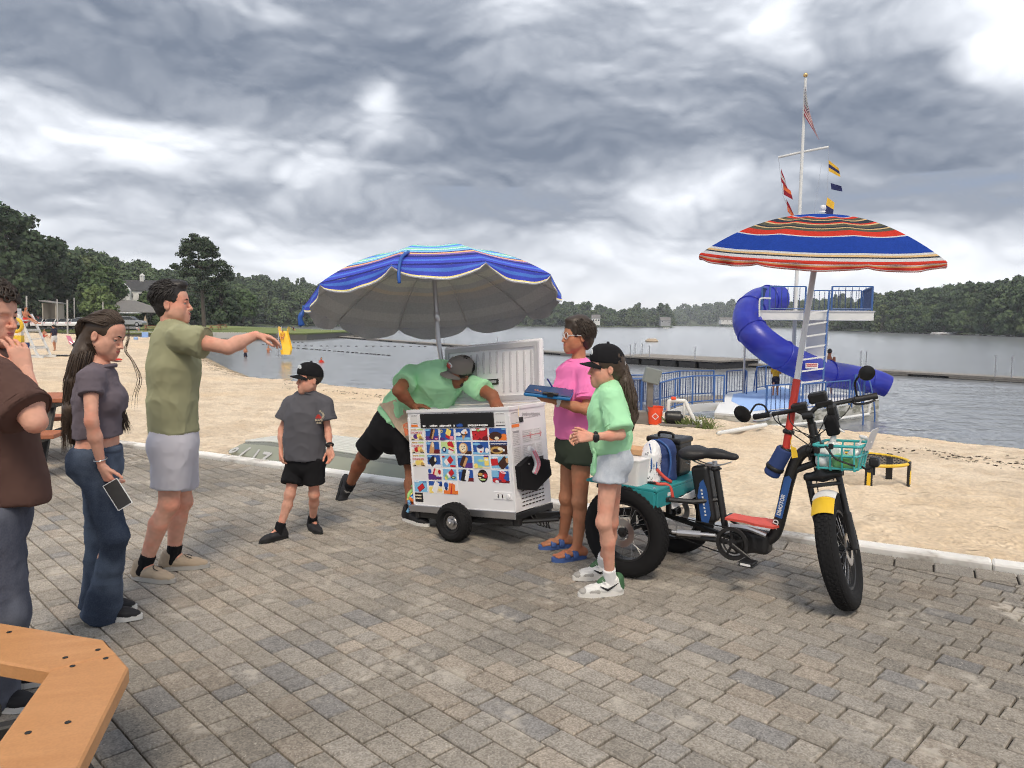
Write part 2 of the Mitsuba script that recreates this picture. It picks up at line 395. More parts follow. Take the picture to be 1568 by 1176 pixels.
# ---- pavement: bedding, kerb and pavers
pri('bed_mat', (.050, .044, .038), .95)
def paver_col(p, n, uv):
    t = uv.x; h = uv.y
    base = mix((.254, .229, .196), (.238, .219, .194), smoothstep(.45, .75, h))
    base = mix(base, (.272, .236, .196), smoothstep(.80, .9, h))
    base = mix(base, (.178, .170, .162), smoothstep(.93, .97, t))
    base = base * (.92 + .28 * t)
    g = noise(p.x * 170, p.y * 170, 1); g2 = fbm(p.x * 24, p.y * 24, 2, 3)
    base = base * (.52 + .66 * g + .32 * g2)
    st = fbm(p.x * .7 + 3, p.y * .7, 6, 3)
    base = base * (1.10 - .30 * smoothstep(.38, .74, st))                 # dirty and clean areas
    fl = smoothstep(.93, .97, noise(p.x * 95, p.y * 95, 9))
    base = mix(base, (.55, .50, .43), fl * .6)                            # light aggregate
    lime = smoothstep(.60, .78, fbm(p.x * 4.3, p.y * 4.3, 12, 4)) * smoothstep(.40, .75, fbm(p.x * 22, p.y * 22, 4, 3))
    return mix(base, (.48, .44, .38), lime * .65)                          # sand and lime blotches
def paver_bump(p, n, uv): return fbm(p.x * 70, p.y * 70, 1, 3)
pri('paver_mat', proc(paver_col), .9, spec=.25, bump=proc(paver_bump, .0015), scale=.007)
U, V = nz([.704, -.710]), nz([.710, .704])                            # rows run along U
PW, LENS, GAP, ROWS_O = .1235, (.112, .183, .245), .0072, np.array([-1.157, 2.965])
_cr = np.random.default_rng(3)
_prof = {}
def paver_mesh(L, W):
    b = .006; pts = []
    for q, z in ((0, -.05), (0, -b), (b, 0)):
        pts.append([(-L / 2 + q, -W / 2 + q, z), (L / 2 - q, -W / 2 + q, z), (L / 2 - q, W / 2 - q, z), (-L / 2 + q, W / 2 - q, z)])
    v = np.array(pts).reshape(-1, 3); f = []
    for k in (0, 4):
        for i in range(4):
            j = (i + 1) % 4; f += [[k + i, k + j, k + 4 + j], [k + i, k + 4 + j, k + 4 + i]]
    f += [[8, 9, 10], [8, 10, 11]]
    return v, np.array(f)
def split_edges(v, f):
    return v[f].reshape(-1, 3), np.arange(len(f) * 3).reshape(-1, 3)
pav = []
zone = Polygon([(-14, 1.2), (-6, 1.2), (-1.0, 1.2), (1.0, 1.2), (4.6, 2.4), (5.6, 3.0), tuple(KA + KT * 11.8 - KN * .345), tuple(KA - KT * 8 - KN * .345), (-14, 12)])
import shapely
def poly_paver(poly):
    """cut paver at the border"""
    m = prism(poly, .05, z=-.05); return np.asarray(m.vertices), np.asarray(m.faces)
for r in range(-70, 90):
    c0 = ROWS_O + V * (r * PW); u = -14.0 + _cr.random() * .3
    while u < 14:
        L = _cr.choice(LENS, p=(.27, .43, .30)); cx = c0 + U * (u + L / 2) + V * (PW / 2); u += L
        if cx[1] < 1.3 or cx[1] > 14 or abs(cx[0]) > cx[1] * .76 + .5 or kerb_s(cx) > -.25: continue
        if kerb_s(cx) > -.55:
            cs = [cx + U * a * (L / 2 - GAP / 2) + V * b * (PW / 2 - GAP / 2) for a, b in ((-1, -1), (1, -1), (1, 1), (-1, 1))]
            q = Polygon(cs).intersection(zone)
            if q.area < .0015 or q.geom_type != 'Polygon': continue
            if q.area < .98 * Polygon(cs).area:
                pav.append((cx, None, None, q)); continue
        pav.append((cx, L - .0095, PW - GAP, None))
for k in range(-20, 80):                                              # the border row along the kerb
    L = .232; cx = KA + KT * (k * L) - KN * (.10 + .115)
    if abs(cx[0]) > cx[1] * .76 + .6: continue
    pav.append((cx, L - .012, .222, 'b'))
_pg = rng.random((len(pav), 6))
def build_paver(i):
    cx, L, W, q = pav[i]; a = _pg[i]
    if L is None: v, f = poly_paver(q)
    else:
        v, f = paver_mesh(L, W); ax = (KT, KN) if q == 'b' else (U, V)
        tl = (a[:2] - .5) * .010 + 0
        z = v[:, 2] + v[:, 0] * tl[0] + v[:, 1] * tl[1] + (a[2] - .5) * .004
        th = (a[3] - .5) * .02; x, y = v[:, 0] - v[:, 1] * th, v[:, 1] + v[:, 0] * th
        v = np.c_[cx[0] + x * ax[0][0] + y * ax[1][0], cx[1] + x * ax[0][1] + y * ax[1][1], z]
    v, f = split_edges(v, f)
    return v, f, np.tile([a[4], a[5]], (len(v), 1))
def _size(i):
    c = pav[i][0]; A = .12 * .18 if pav[i][1] is None else pav[i][1] * pav[i][2]
    p = np.array([c[0], c[1], 0]) - EYE; de = p @ fwd
    px, py = p @ rgt / de * FOC, p @ upv / de * FOC
    return 0 if abs(px) > 784 or abs(py) > 588 or pav[i][1] is None else A / de ** 3
order = sorted(range(len(pav)), key=lambda i: -_size(i))
struct('pavement', prism(Polygon([(-20, -6), (14, -6), tuple(KA + KT * 16 - KN * .095), tuple(KA - KT * 16 - KN * .095), (-20, 14)]), .3, z=-.3 - .022), 'bed_mat')
for i in order[:300]:
    v, f, uv = build_paver(i); add('pavement', 'paver', (v, f), 'paver_mat', smooth=False, uv=uv)
B = [build_paver(i) for i in order[300:]]
o = np.cumsum([0] + [len(b[0]) for b in B])
add('pavement', 'paver_field', (np.vstack([b[0] for b in B]), np.vstack([b[1] + k for b, k in zip(B, o)])), 'paver_mat', smooth=False, uv=np.vstack([b[2] for b in B]),
    kind='stuff', label='grey and tan concrete pavers in running rows, further off and cut at the edge')
def kerb_col(p, n, uv):
    a = fbm(p.x * 4, p.y * 4, p.z * 4, 4); b = noise(p.x * 60, p.y * 60, p.z * 60)
    return mix((.66, .65, .62), (.33, .30, .26), smoothstep(.46, .64, a) * (.45 + .55 * b))
pri('kerb_mat', proc(kerb_col), .8)
kb = []
for k in range(-9, 18):                                               # lengths of painted concrete edging
    a, e = KA + KT * (k * .92 - 2.0), KA + KT * (k * .92 + .914 - 2.0)
    m = box(.914, .15, .16, bev=.012); c = (a + e) / 2
    m.apply_transform(frame(x=(*KT, 0), z=(0, 0, 1), o=(c[0], c[1], -.045 + .006 * _cr.random())))
    kb.append(m)
k0 = struct('kerb', kb[0], 'kerb_mat', smooth=20)
for m in kb[1:]: add('kerb', 'edging_block', m, 'kerb_mat', smooth=20)

# ------------------------------------------------------------------ woods
def leaf_cloud(n, centers, radii, size, seed, flat=.75, shell=.55):
    """n small leaf clumps spread through the blobs given by centres and radii: vertices, faces, blob number per vertex"""
    g = np.random.default_rng(seed); k = g.choice(len(centers), n, p=radii ** 2 / (radii ** 2).sum())
    u = g.normal(size=(n, 3)); u /= np.linalg.norm(u, axis=1, keepdims=True)
    rr = shell + (1 - shell) * g.random(n) ** .6
    p = centers[k] + u * (radii[k] * rr)[:, None] * [1, 1, flat]
    nn = u * .8 + g.normal(size=(n, 3)) * .55 + [0, 0, .35]; nn /= np.linalg.norm(nn, axis=1, keepdims=True)
    a = np.cross(nn, g.normal(size=(n, 3))); a /= np.linalg.norm(a, axis=1, keepdims=True); b = np.cross(nn, a)
    s = size * (.6 + .8 * g.random(n))[:, None]
    v = np.stack([p - a * s - b * s * .5, p + a * s - b * s * .6, p + b * s * .9 + nn * s * .25], 1).reshape(-1, 3)
    return v, np.arange(3 * n).reshape(-1, 3), np.repeat(k, 3), np.repeat(g.random(n), 3)
def tree_mesh(h, w, seed, n=1500, nb=26, size=.45, trunk=.3, col=((.035, .065, .020), (.075, .115, .035)), low=.22, core=True):
    """(trunk mesh, crown vertices, faces, colours) of a broad-leaved tree of height h and crown width w"""
    g = np.random.default_rng(seed); C, R = [], []
    for i in range(nb):
        t = g.random() ** .8; zz = low + (1 - low) * t
        rad = (w / 2) * math.sqrt(max(.05, 1 - ((t - .38) / .66) ** 2)) * (.35 + .65 * g.random() ** .5)
        th = i * 2.4 + g.random(); C.append((rad * .8 * math.cos(th), rad * .8 * math.sin(th), zz * h * .93)); R.append(w * (.13 + .10 * g.random()) * (1.1 - .35 * t))
    C, R = np.array(C), np.array(R)
    v, f, k, q = leaf_cloud(n, C, R, size, seed)
    tone = g.random(nb)[k] * .7 + .3 * q
    c0, c1 = np.array(col[0]), np.array(col[1]); c = c0 + (c1 - c0) * tone[:, None]
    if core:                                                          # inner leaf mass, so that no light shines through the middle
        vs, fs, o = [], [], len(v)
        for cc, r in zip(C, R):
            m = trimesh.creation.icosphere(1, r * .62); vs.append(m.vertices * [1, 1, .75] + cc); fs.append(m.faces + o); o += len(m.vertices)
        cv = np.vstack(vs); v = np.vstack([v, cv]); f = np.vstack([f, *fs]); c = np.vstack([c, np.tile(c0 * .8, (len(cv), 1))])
    tr = [tube([(0, 0, -.6), (.02 * h * (g.random() - .5), 0, h * .3), (0.04 * h * (g.random() - .5), 0, h * .8)], [trunk, trunk * .8, trunk * .2], 6)]
    for cc in C[:6]: tr.append(tube([(0, 0, h * .3), cc * [.4, .4, .8], cc], [trunk * .4, trunk * .28, trunk * .1], 4))
    return cat(tr), v, f, c
scene['leaf_mat'] = {'type': 'twosided', 'bsdf': {'type': 'principled', 'base_color': VC, 'roughness': .75, 'specular': .25}}
pri('bark_mat', (.09, .075, .06), .9)
pri('hill_mat', (.045, .060, .03), 1.0)
G_OAK = ((.050, .082, .040), (.120, .165, .075)); G_DARK = ((.042, .068, .038), (.095, .135, .066)); G_OLIVE = ((.064, .090, .042), (.145, .180, .078))
for i, (h, w, sd, cl) in enumerate([(16, 13, 1, G_OAK), (18, 12, 2, G_DARK), (14, 13, 3, G_OAK), (15, 11, 4, G_OLIVE), (20, 10, 5, G_DARK)]):
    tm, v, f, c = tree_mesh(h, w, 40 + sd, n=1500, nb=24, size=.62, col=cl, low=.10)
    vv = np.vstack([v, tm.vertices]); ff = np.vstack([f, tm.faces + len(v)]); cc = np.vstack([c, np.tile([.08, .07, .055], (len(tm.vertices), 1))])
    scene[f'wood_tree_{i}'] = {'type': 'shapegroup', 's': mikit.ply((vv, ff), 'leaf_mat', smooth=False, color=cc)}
# hills as height fields; pixel of the skyline -> (distance, height)
def hill(name, az_px, near, far, ridge, seed, tree_h=14, nr=26, spacing=11, cut_near=None):
    """ground rising from the shore at `near` metres to `ridge` metres at `far`, over the pixel columns az_px; returns the height function"""
    px = np.linspace(az_px[0], az_px[-1], 60); nd, fd, rd = (np.interp(px, az_px, q) for q in (near, far, ridge))
    dirs = np.array([nz(ray(x, 490)[:2]) for x in px]); t = np.linspace(0, 1.35, nr)
    r = nd[:, None] + (fd - nd)[:, None] * t[None]
    tt = np.minimum(t, 1); prof = tt * tt * (3 - 2 * tt)
    zz = -.6 + (rd[:, None] + .6) * prof[None]; zz[:, 0] = -1.2
    zz = zz + (meshkit.fbm(np.stack([dirs[:, None, 0] * r / 60, dirs[:, None, 1] * r / 60, 0 * r], -1), 3, seed) - .5) * 5 * np.minimum(t * 3, 1)[None]
    v = np.stack([dirs[:, None, 0] * r, dirs[:, None, 1] * r, zz], -1).reshape(-1, 3); n = nr
    i, j = np.meshgrid(np.arange(len(px) - 1), np.arange(n - 1), indexing='ij')
    q = np.stack([i * n + j, i * n + j + 1, (i + 1) * n + j + 1, (i + 1) * n + j], -1).reshape(-1, 4)
    struct(name, trimesh.Trimesh(v, np.vstack([q[:, [0, 1, 2]], q[:, [0, 2, 3]]]), process=False), 'hill_mat', smooth=True)
    g = np.random.default_rng(seed); out = []
    from scipy.interpolate import RegularGridInterpolator as RGI
    fz, fr = RGI((px, t), zz), RGI((px, t), r)
    return px, nd, fd, fz, fr
_wood = [0]
def plant(hl, n, seed, scale=(.8, 1.2), tmin=.03, tmax=1.3, bias=1.0, key='forest'):
    px, nd, fd, fz, fr = hl; g = np.random.default_rng(seed)
    for _ in range(n):
        x, t = g.uniform(px[0], px[-1]), tmin + (tmax - tmin) * g.random() ** bias
        r, z = float(fr((x, t))), float(fz((x, t))); dxy = nz(ray(x, 490)[:2]) * r
        s = g.uniform(*scale) * (.9 if t < .1 else 1); k = int(g.integers(5)); _wood[0] += 1
        scene[f'{key}__{_wood[0]:03d}'] = {'type': 'instance', 'sg': {'type': 'ref', 'id': f'wood_tree_{k}'},
            'to_world': T().translate([dxy[0], dxy[1], z - .8]).rotate([0, 0, 1], float(g.uniform(0, 360))).scale([s, s, float(s * g.uniform(.85, 1.15))])}
labels['forest'] = {'kind': 'stuff', 'label': 'dark green broad-leaved forest covering the hills round the lake'}
hl = hill('hill', [-160, 0, 120, 250, 400, 560, 700], [165, 170, 190, 260, 340, 430, 520], [300, 320, 360, 470, 640, 800, 900], [12, 11, 10, 12, 17, 20, 16], 3)
plant(hl, 760, 5, (.85, 1.15)); plant(hl, 260, 6, (.8, 1.1), .02, .25)
hr = hill('hill', [1250, 1340, 1450, 1568, 1700], [560, 420, 350, 300, 270], [760, 600, 520, 460, 430], [3, 7, 8, 9, 9], 8)
plant(hr, 420, 9, (.8, 1.1)); plant(hr, 200, 10, (.6, .95), .02, .3)
hc = hill('hill', [640, 780, 900, 1000, 1030], [560, 600, 640, 700, 720], [700, 740, 800, 850, 870], [4, 4, 4, 2, -1.2], 12)
plant(hc, 170, 13, (.85, 1.25)); plant(hc, 70, 14, (.7, 1.0), .02, .3)
hf = hill('hill', [960, 1040, 1090, 1130, 1200, 1300], [1300, 1350, 1300, 1150, 900, 700], [1750, 1800, 1700, 1500, 1200, 900], [14, 22, 28, 22, 14, 6], 15)
plant(hf, 330, 16, (1.1, 1.6))
# ================================================================== PEOPLE
def bumpy(name, col, rough, freq, scale, spec=.3, **kw):
    return pri(name, col, rough, spec=spec, **kw)
def weave(p, n, uv): return noise(p.x * 420, p.y * 420, p.z * 420) * .25 + fbm(p.x * 26, p.y * 26, p.z * 14, 3)
WEAVE = proc(weave, .0015)
def cloth(name, col, rough=.9, scale=.007, sheen=.3): return pri(name, col, rough, spec=.15, bump=WEAVE, scale=scale, sheen=sheen)
def skin(name, col):
    def f(p, n, uv, col=tuple(col)): return mix(col, (col[0] * 1.06, col[1] * .84, col[2] * .80), smoothstep(.42, .72, fbm(p.x * 13, p.y * 13, p.z * 13, 3)) * .8) * (.86 + .24 * fbm(p.x * 46, p.y * 46, p.z * 46, 2))
    return pri(name, proc(f), .6, spec=.3)
skin('skin_fair', srgb(212, 160, 138)); skin('skin_tan', srgb(184, 128, 98)); skin('skin_brown', srgb(140, 92, 68))
pri('eye_white', (.36, .34, .32), .5); pri('iris', (.03, .02, .015), .15); pri('lip_mat', srgb(176, 100, 92), .45); pri('brow_mat', (.018, .012, .009), .8)
pri('hair_black', (.020, .016, .014), .5, spec=.5); pri('hair_brown', (.044, .030, .021), .5, spec=.5); pri('hair_long', (.062, .041, .028), .5, spec=.5)
cloth('olive_cloth', srgb(150, 150, 120)); cloth('grey_shorts_cloth', srgb(188, 187, 196)); cloth('charcoal_cloth', srgb(92, 92, 98)); cloth('black_cloth', (.014, .014, .016))
cloth('mint_cloth', srgb(170, 228, 180)); cloth('pink_cloth', srgb(242, 128, 186)); cloth('dark_green_cloth', srgb(58, 66, 56)); cloth('grey_top_cloth', srgb(106, 98, 106))
cloth('brown_cloth', srgb(88, 66, 60)); cloth('apron_cloth', srgb(196, 178, 156)); cloth('sock_white', (.75, .75, .76)); cloth('sock_black', (.012, .012, .014))
def jean(name, dark, light):
    def f(p, n, uv): return mix(dark, light, smoothstep(.40, .66, fbm(p.x * 7, p.y * 7, p.z * 3.5, 3)) * .75 + .3 * noise(p.x * 300, p.y * 300, p.z * 160))
    return pri(name, proc(f), .9, spec=.15, bump=WEAVE, scale=.004)
jean('jeans_dark', (.030, .041, .068), (.105, .135, .190)); jean('jeans_grey', (.060, .066, .092), (.135, .145, .18)); jean('denim_light', (.42, .47, .54), (.66, .69, .72))
pri('shoe_tan', srgb(168, 152, 132), .85); pri('shoe_black', (.014, .014, .017), .7); pri('shoe_white', (.70, .70, .68), .6); pri('sole_white', (.68, .67, .64), .6); pri('sole_grey', (.36, .35, .33), .7)
pri('sole_black', (.012, .012, .012), .7); pri('shoe_green', (.05, .13, .06), .6); pri('sandal_blue', srgb(70, 98, 158), .6); pri('lace_dark', (.03, .027, .025), .8); pri('lace_white', (.6, .6, .6), .8)
pri('black_plastic', (.012, .012, .013), .4); pri('white_plastic', (.72, .72, .72), .35); pri('gold', (.8, .55, .25), .3, metal=1.0); pri('steel', (.55, .55, .56), .3, metal=1.0)
pri('cap_grey', srgb(112, 108, 104), .9); pri('cap_badge', (.55, .58, .60), .8); pri('red_print', (.5, .05, .04), .8); pri('cream_print', (.55, .48, .36), .8); pri('orange_print', srgb(206, 112, 76), .8)

def head_frame(c, F, U):
    F = nz(F); U = np.asarray(U, float); U = nz(U - F * (U @ F)); r = np.cross(F, U)
    return np.asarray(c, float), np.stack([r, F, U], 1)
def head_ops(c, R, s, fem=False):
    q = lambda r, f, u: c + R @ np.array([r, f, u]) * s
    E = lambda p, rr, k: ell(q(*p), np.array(rr) * s, R, k * s)
    w = .93 if fem else 1
    o = [E((0, -.012, .035), (.074, .093, .082), .02), E((0, .028, -.045), (.055 * w, .057, .066), .04), E((0, .052, .036), (.056, .036, .048), .03),
         E((0, .068, -.097), (.020 * w, .016, .016), .03)]
    for g in (-1, 1):
        o += [cone(q(g * .050 * w, .0, -.055), q(0, .060, -.098), .019 * s, .017 * s, .03 * s), cone(q(g * .044, .066, .015), q(g * .012, .082, .017), .008 * s, .009 * s, .016 * s),
              E((g * .041, .050, -.024), (.022, .026, .021), .03), E((g * .040, .036, -.058), (.022, .034, .034), .03)]
    o += [E((0, .078, -.066), (.026, .016, .022), .022), cone(q(0, .084, .008), q(0, .107, -.036), .0062 * s, .0092 * s, .013 * s)]
    for g in (-1, 1): o.append(E((g * .0115, .095, -.039), (.008, .010, .007), .008))
    for g in (-1, 1): o.append(sub(E((g * .031, .090, -.001), (.017, .013, .010), .014)))
    o.append(sub(E((0, .100, -.0655), (.022, .010, .0016), .004)))
    for g in (-1, 1): o += [E((g * .075, -.012, -.010), (.010, .0165, .030), .006), sub(E((g * .0865, -.003, -.008), (.009, .010, .017), .005))]
    return o
def face_parts(k, c, R, s, brow='brow_mat', lip='lip_mat', gaze=(0, 0), sides=(-1, 1), lid='skin_fair'):
    q = lambda r, f, u: c + R @ np.array([r, f, u]) * s
    for g in sides:
        e = add(k, 'eye', xf(sphere(.0118 * s, sub=2), frame(x=R[:, 0], z=R[:, 2], o=q(g * .031, .0728, -.001))), 'eye_white', True)
        add(e, 'iris', sphere(.0066 * s, q(g * .031 + gaze[0] * .004, .0795, -.001 + gaze[1] * .004), 2), 'iris', True)
        add(k, 'eyelid', sdf([ell(q(g * .031, .0755, .0055), np.array([.0150, .0130, .0078]) * s, R)], .0025), lid, True)
        add(k, 'eyebrow', tube([q(g * .011, .0935, .017), q(g * .026, .090, .0215), q(g * .047, .072, .017)], [.0042 * s, .0042 * s, .002 * s], 6), brow, True)
    add(k, 'lips', sdf([ell(q(0, .0925, -.0615), np.array([.020, .0072, .0042]) * s, R, .003), ell(q(0, .0905, -.0695), np.array([.017, .0080, .0052]) * s, R, .003)], .0022), lip, True)
def hand(w, d, n, t, curl=(35, 40, 45, 50), s=1.0, spread=.06, thumb=(.62, .62, .30), tc=25):
    """wrist, direction, the way the palm faces, thumb side; curl of the fingers in degrees, index first"""
    d = nz(d); n = nz(np.asarray(n) - d * (np.asarray(n) @ d)); a = nz(np.cross(d, n)); a = a if a @ np.asarray(t) > 0 else -a
    o = []; kn = [w + (d * (.088 - .006 * abs(i - 1)) + a * (.028 - .0185 * i)) * s for i in range(4)]
    for i in range(4): o.append(cone(w + a * (.014 - .009 * i) * s, kn[i], .0165 * s, .0125 * s, .012 * s))
    o.append(ell(w + (d * .035 + a * .018 + n * .008) * s, np.array([.02, .03, .016]) * s, np.stack([a, d, n], 1), .015 * s))
    for i in range(4):
        L = (.074, .082, .076, .060)[i] * s; p = kn[i]; dd = nz(d + a * spread * (1.4 - i)); ang = curl[i] if np.ndim(curl) else curl
        for j, (fr, ca) in enumerate(((.44, .8), (.32, 1.1), (.24, .8))):
            th = math.radians(ang * ca); dd = nz(dd * math.cos(th) + n * math.sin(th)); nn = nz(n - dd * (n @ dd)); e = p + dd * L * fr
            o.append(cone(p, e, (.0088 - .0008 * j) * s, (.0080 - .0008 * j) * s, .004 * s)); p = e; n0 = nn
    p = w + (d * .022 + a * .022) * s; dd = nz(d * thumb[0] + a * thumb[1] + n * thumb[2])
    for j, (L, r) in enumerate(((.042, .0125), (.034, .0100), (.026, .0088))):
        e = p + dd * L * s; o.append(cone(p, e, r * s, r * .88 * s, .006 * s)); p = e
        th = math.radians(tc); dd = nz(dd + (d * .5 - a * .4) * math.sin(th))
    return sdf(o, .0034 * min(s, 1))
def limbs(J, s, W):
    o = []
    for g in 'RL':
        sh, el, wr, hip, kn, an = (J[x + g] for x in ('sh', 'el', 'wr', 'hip', 'kn', 'an'))
        m = W.get('arm', 1.0) * s; f = nz(wr - el)
        o += [cone(sh, el, .050 * m, .039 * m, .02), cone(el, el + (wr - el) * .35, .039 * m, .041 * m, .02), cone(el + (wr - el) * .35, wr, .041 * m, .0255 * m, .02)]
        m = W.get('leg', 1.0) * s; cf = kn + (an - kn) * .32 - J['lb' + g] * .012 * s
        o += [cone(hip, kn, .082 * m, .054 * m, .03), cone(kn, cf, .050 * m, .054 * m, .02), cone(cf, an, .054 * m, .034 * m, .02), ell(kn + J['lb' + g] * .012 * s, .046 * m, None, .03),
              cone(an, an + J['toe' + g] * .05 - J['fu' + g] * .03, .034 * m, .034 * m, .02)]
    return o
def prep(J, BF):
    """fills in what follows from the joints"""
    J['bf'] = BF = nz(BF); J['ax'] = ax = nz(J['shL'] - J['shR'])
    for g in 'RL':
        J.setdefault('lb' + g, nz(J.get('lbd', BF) + J['toe' + g] * .3)); J.setdefault('fu' + g, np.array([0, 0, 1.0])); J['toe' + g] = nz(J['toe' + g])
    return J
def body(k, J, s, W, mat, hs, hands, headopts=None, fem=False):
    sp = (J['shR'] + J['shL']) / 2; F = J['bf']; c, R = head_frame(J['head'], J['F'], J['U']); J['hR'] = R
    dp = W.get('dep', .72)
    o = [cone(J['pelv'], J['waist'], W['hip'] * s, W['waist'] * s, .05, flat=(F, dp)), cone(J['waist'], J['chest'], W['waist'] * s, W['chest'] * s, .05, flat=(F, dp)),
         cone(J['chest'], sp - (sp - J['chest']) * .25, W['chest'] * s, W['chest'] * .92 * s, .04, flat=(F, dp))]
    for g in 'RL': o.append(cone(J['neck'], J['sh' + g], .046 * s, .052 * s, .03))
    for x in W.get('bust', ()): o.append(ell(J['chest'] + F * x[1] * s + J['ax'] * x[0] * s + np.array([0, 0, x[3]]) * s, x[2] * s, None, .04))
    for g, e in (('R', -1), ('L', 1)): o.append(ell(J['hip' + g] - F * .05 * s + np.array([0, 0, .02]), .085 * s * W.get('seat', 1), None, .05))
    o += limbs(J, s, W)
    nk = W.get('neck', .054) * s; hb = c + R @ np.array([0, -.018, -.055]) * hs
    o.append(cone(J['neck'] - (hb - J['neck']) * .15, hb, nk * 1.08, nk, .025))
    ms = [sdf(o, .009)]
    ms.append(sdf(head_ops(c, R, hs, fem) + [cone(J['neck'] + (hb - J['neck']) * .45, hb, nk * 1.02, nk, .02)], .0036))
    for g in 'RL':
        if 'ell' not in hands.get(g, {'skip': 1}) and 'skip' in hands.get(g, {'skip': 1}): continue
        h = hands[g]; ms.append(hand(J['wr' + g], h['d'], h['n'], h['t'], h.get('curl', (35, 40, 45, 50)), h.get('s', s * .98), h.get('spread', .06), h.get('thumb', (.62, .62, .3)), h.get('tc', 25)))
    return add(k, 'body', join(ms), mat, True)
def torso_cloth(J, s, W, g, hem, hem_n, sl, slr, top=.25, flare=0.0, h=.0085, wr=(.006, (9, 9, 5), 1), neck_r=.07, extra=(), bust=True, capk=.02):
    """shirt: g = looseness; hem = point and the way it opens; sl = end of the sleeve as a part of the upper arm; slr = its radius there"""
    F = J['bf']; sp = (J['shR'] + J['shL']) / 2; dp = W.get('dep', .72)
    low = J['pelv'] + (J['pelv'] - J['waist']) * .25
    o = [cone(low, J['waist'], (W['hip'] + flare) * s + g, W['waist'] * s + g * 1.3, .06, flat=(F, dp + .04)), cone(J['waist'], J['chest'], W['waist'] * s + g * 1.3, W['chest'] * s + g, .06, flat=(F, dp + .03)),
         cone(J['chest'], sp - (sp - J['chest']) * top, W['chest'] * s + g, W['chest'] * .93 * s + g * .7, .04, flat=(F, dp + .02))]
    if bust:
        for x in W.get('bust', ()): o.append(ell(J['chest'] + F * x[1] * s + J['ax'] * x[0] * s + np.array([0, 0, x[3]]) * s, x[2] * s + g * .8, None, .05))
    o += list(extra)
    for q in 'RL': o.append(cone(J['neck'] - np.array([0, 0, .01]), J['sh' + q], .048 * s + g * .3, .056 * s + g * .5, .035))
    if hem is not None: o.append(cut(hem, hem_n))
    for q in 'RL':
        e = J['sh' + q] + (J['el' + q] - J['sh' + q]) * (sl if np.isscalar(sl) else sl[q])
        o.append(cone(J['sh' + q], e, .058 * s + g * .6, slr if np.isscalar(slr) else slr[q], capk, cap=(False, True)))
    hm = []
    for q in 'RL':
        d = nz(J['el' + q] - J['sh' + q]); e = J['sh' + q] + (J['el' + q] - J['sh' + q]) * (sl if np.isscalar(sl) else sl[q]); r_ = slr if np.isscalar(slr) else slr[q]
        hm += [torus(r_ - .002, .0045, 30, 6, c=e - d * .003, axis=d), torus(r_ - .001, .0028, 30, 6, c=e - d * .026, axis=d)]
    return cat([sdf(o, h, wr=wr)] + hm)
def collar(k, J, r, mat, tilt=None, off=.004, thick=.007):
    c, R = J['head'], J['hR']; hb = J['neck']; d = nz(J['head'] - R[:, 1] * .02 - hb)
    return add(k, 'collar', torus(r, thick, 28, 8, c=hb + d * off + J['bf'] * .012, axis=nz(d - J['bf'] * .25)), mat, True)
def pants(J, s, W, g, ends, radii, top, top_n, h=.0085, wr=(.005, (8, 8, 5), 3), knee=None, k=.035):
    """shorts or trousers: ends = where each leg ends; knee = radius at the knee for trousers that go past it"""
    F = J['bf']; o = [cone(J['pelv'] - (J['waist'] - J['pelv']) * .1, J['waist'], W['hip'] * s + g, W['waist'] * s + g * .8, .05, flat=(F, W.get('dep', .72) + .06))]
    for q in 'RL': o.append(ell(J['hip' + q] - F * .05 * s + np.array([0, 0, .02]), .088 * s * W.get('seat', 1) + g, None, .05))
    if top is not None: o.append(cut(top, top_n))
    for q in 'RL':
        hp = J['hip' + q]
        if knee is None: o.append(cone(hp, ends[q], .090 * s * W.get('leg', 1) + g, radii[q], k, cap=(False, True)))
        else:
            kn = J['kn' + q]; md = kn + (ends[q] - kn) * .35
            o += [cone(hp, kn, .086 * s * W.get('leg', 1) + g, knee, .03), cone(kn, md, knee, knee * .98, .03), cone(md, ends[q], knee * .98, radii[q], .03, cap=(False, True))]
    return sdf(o, h, wr=wr)
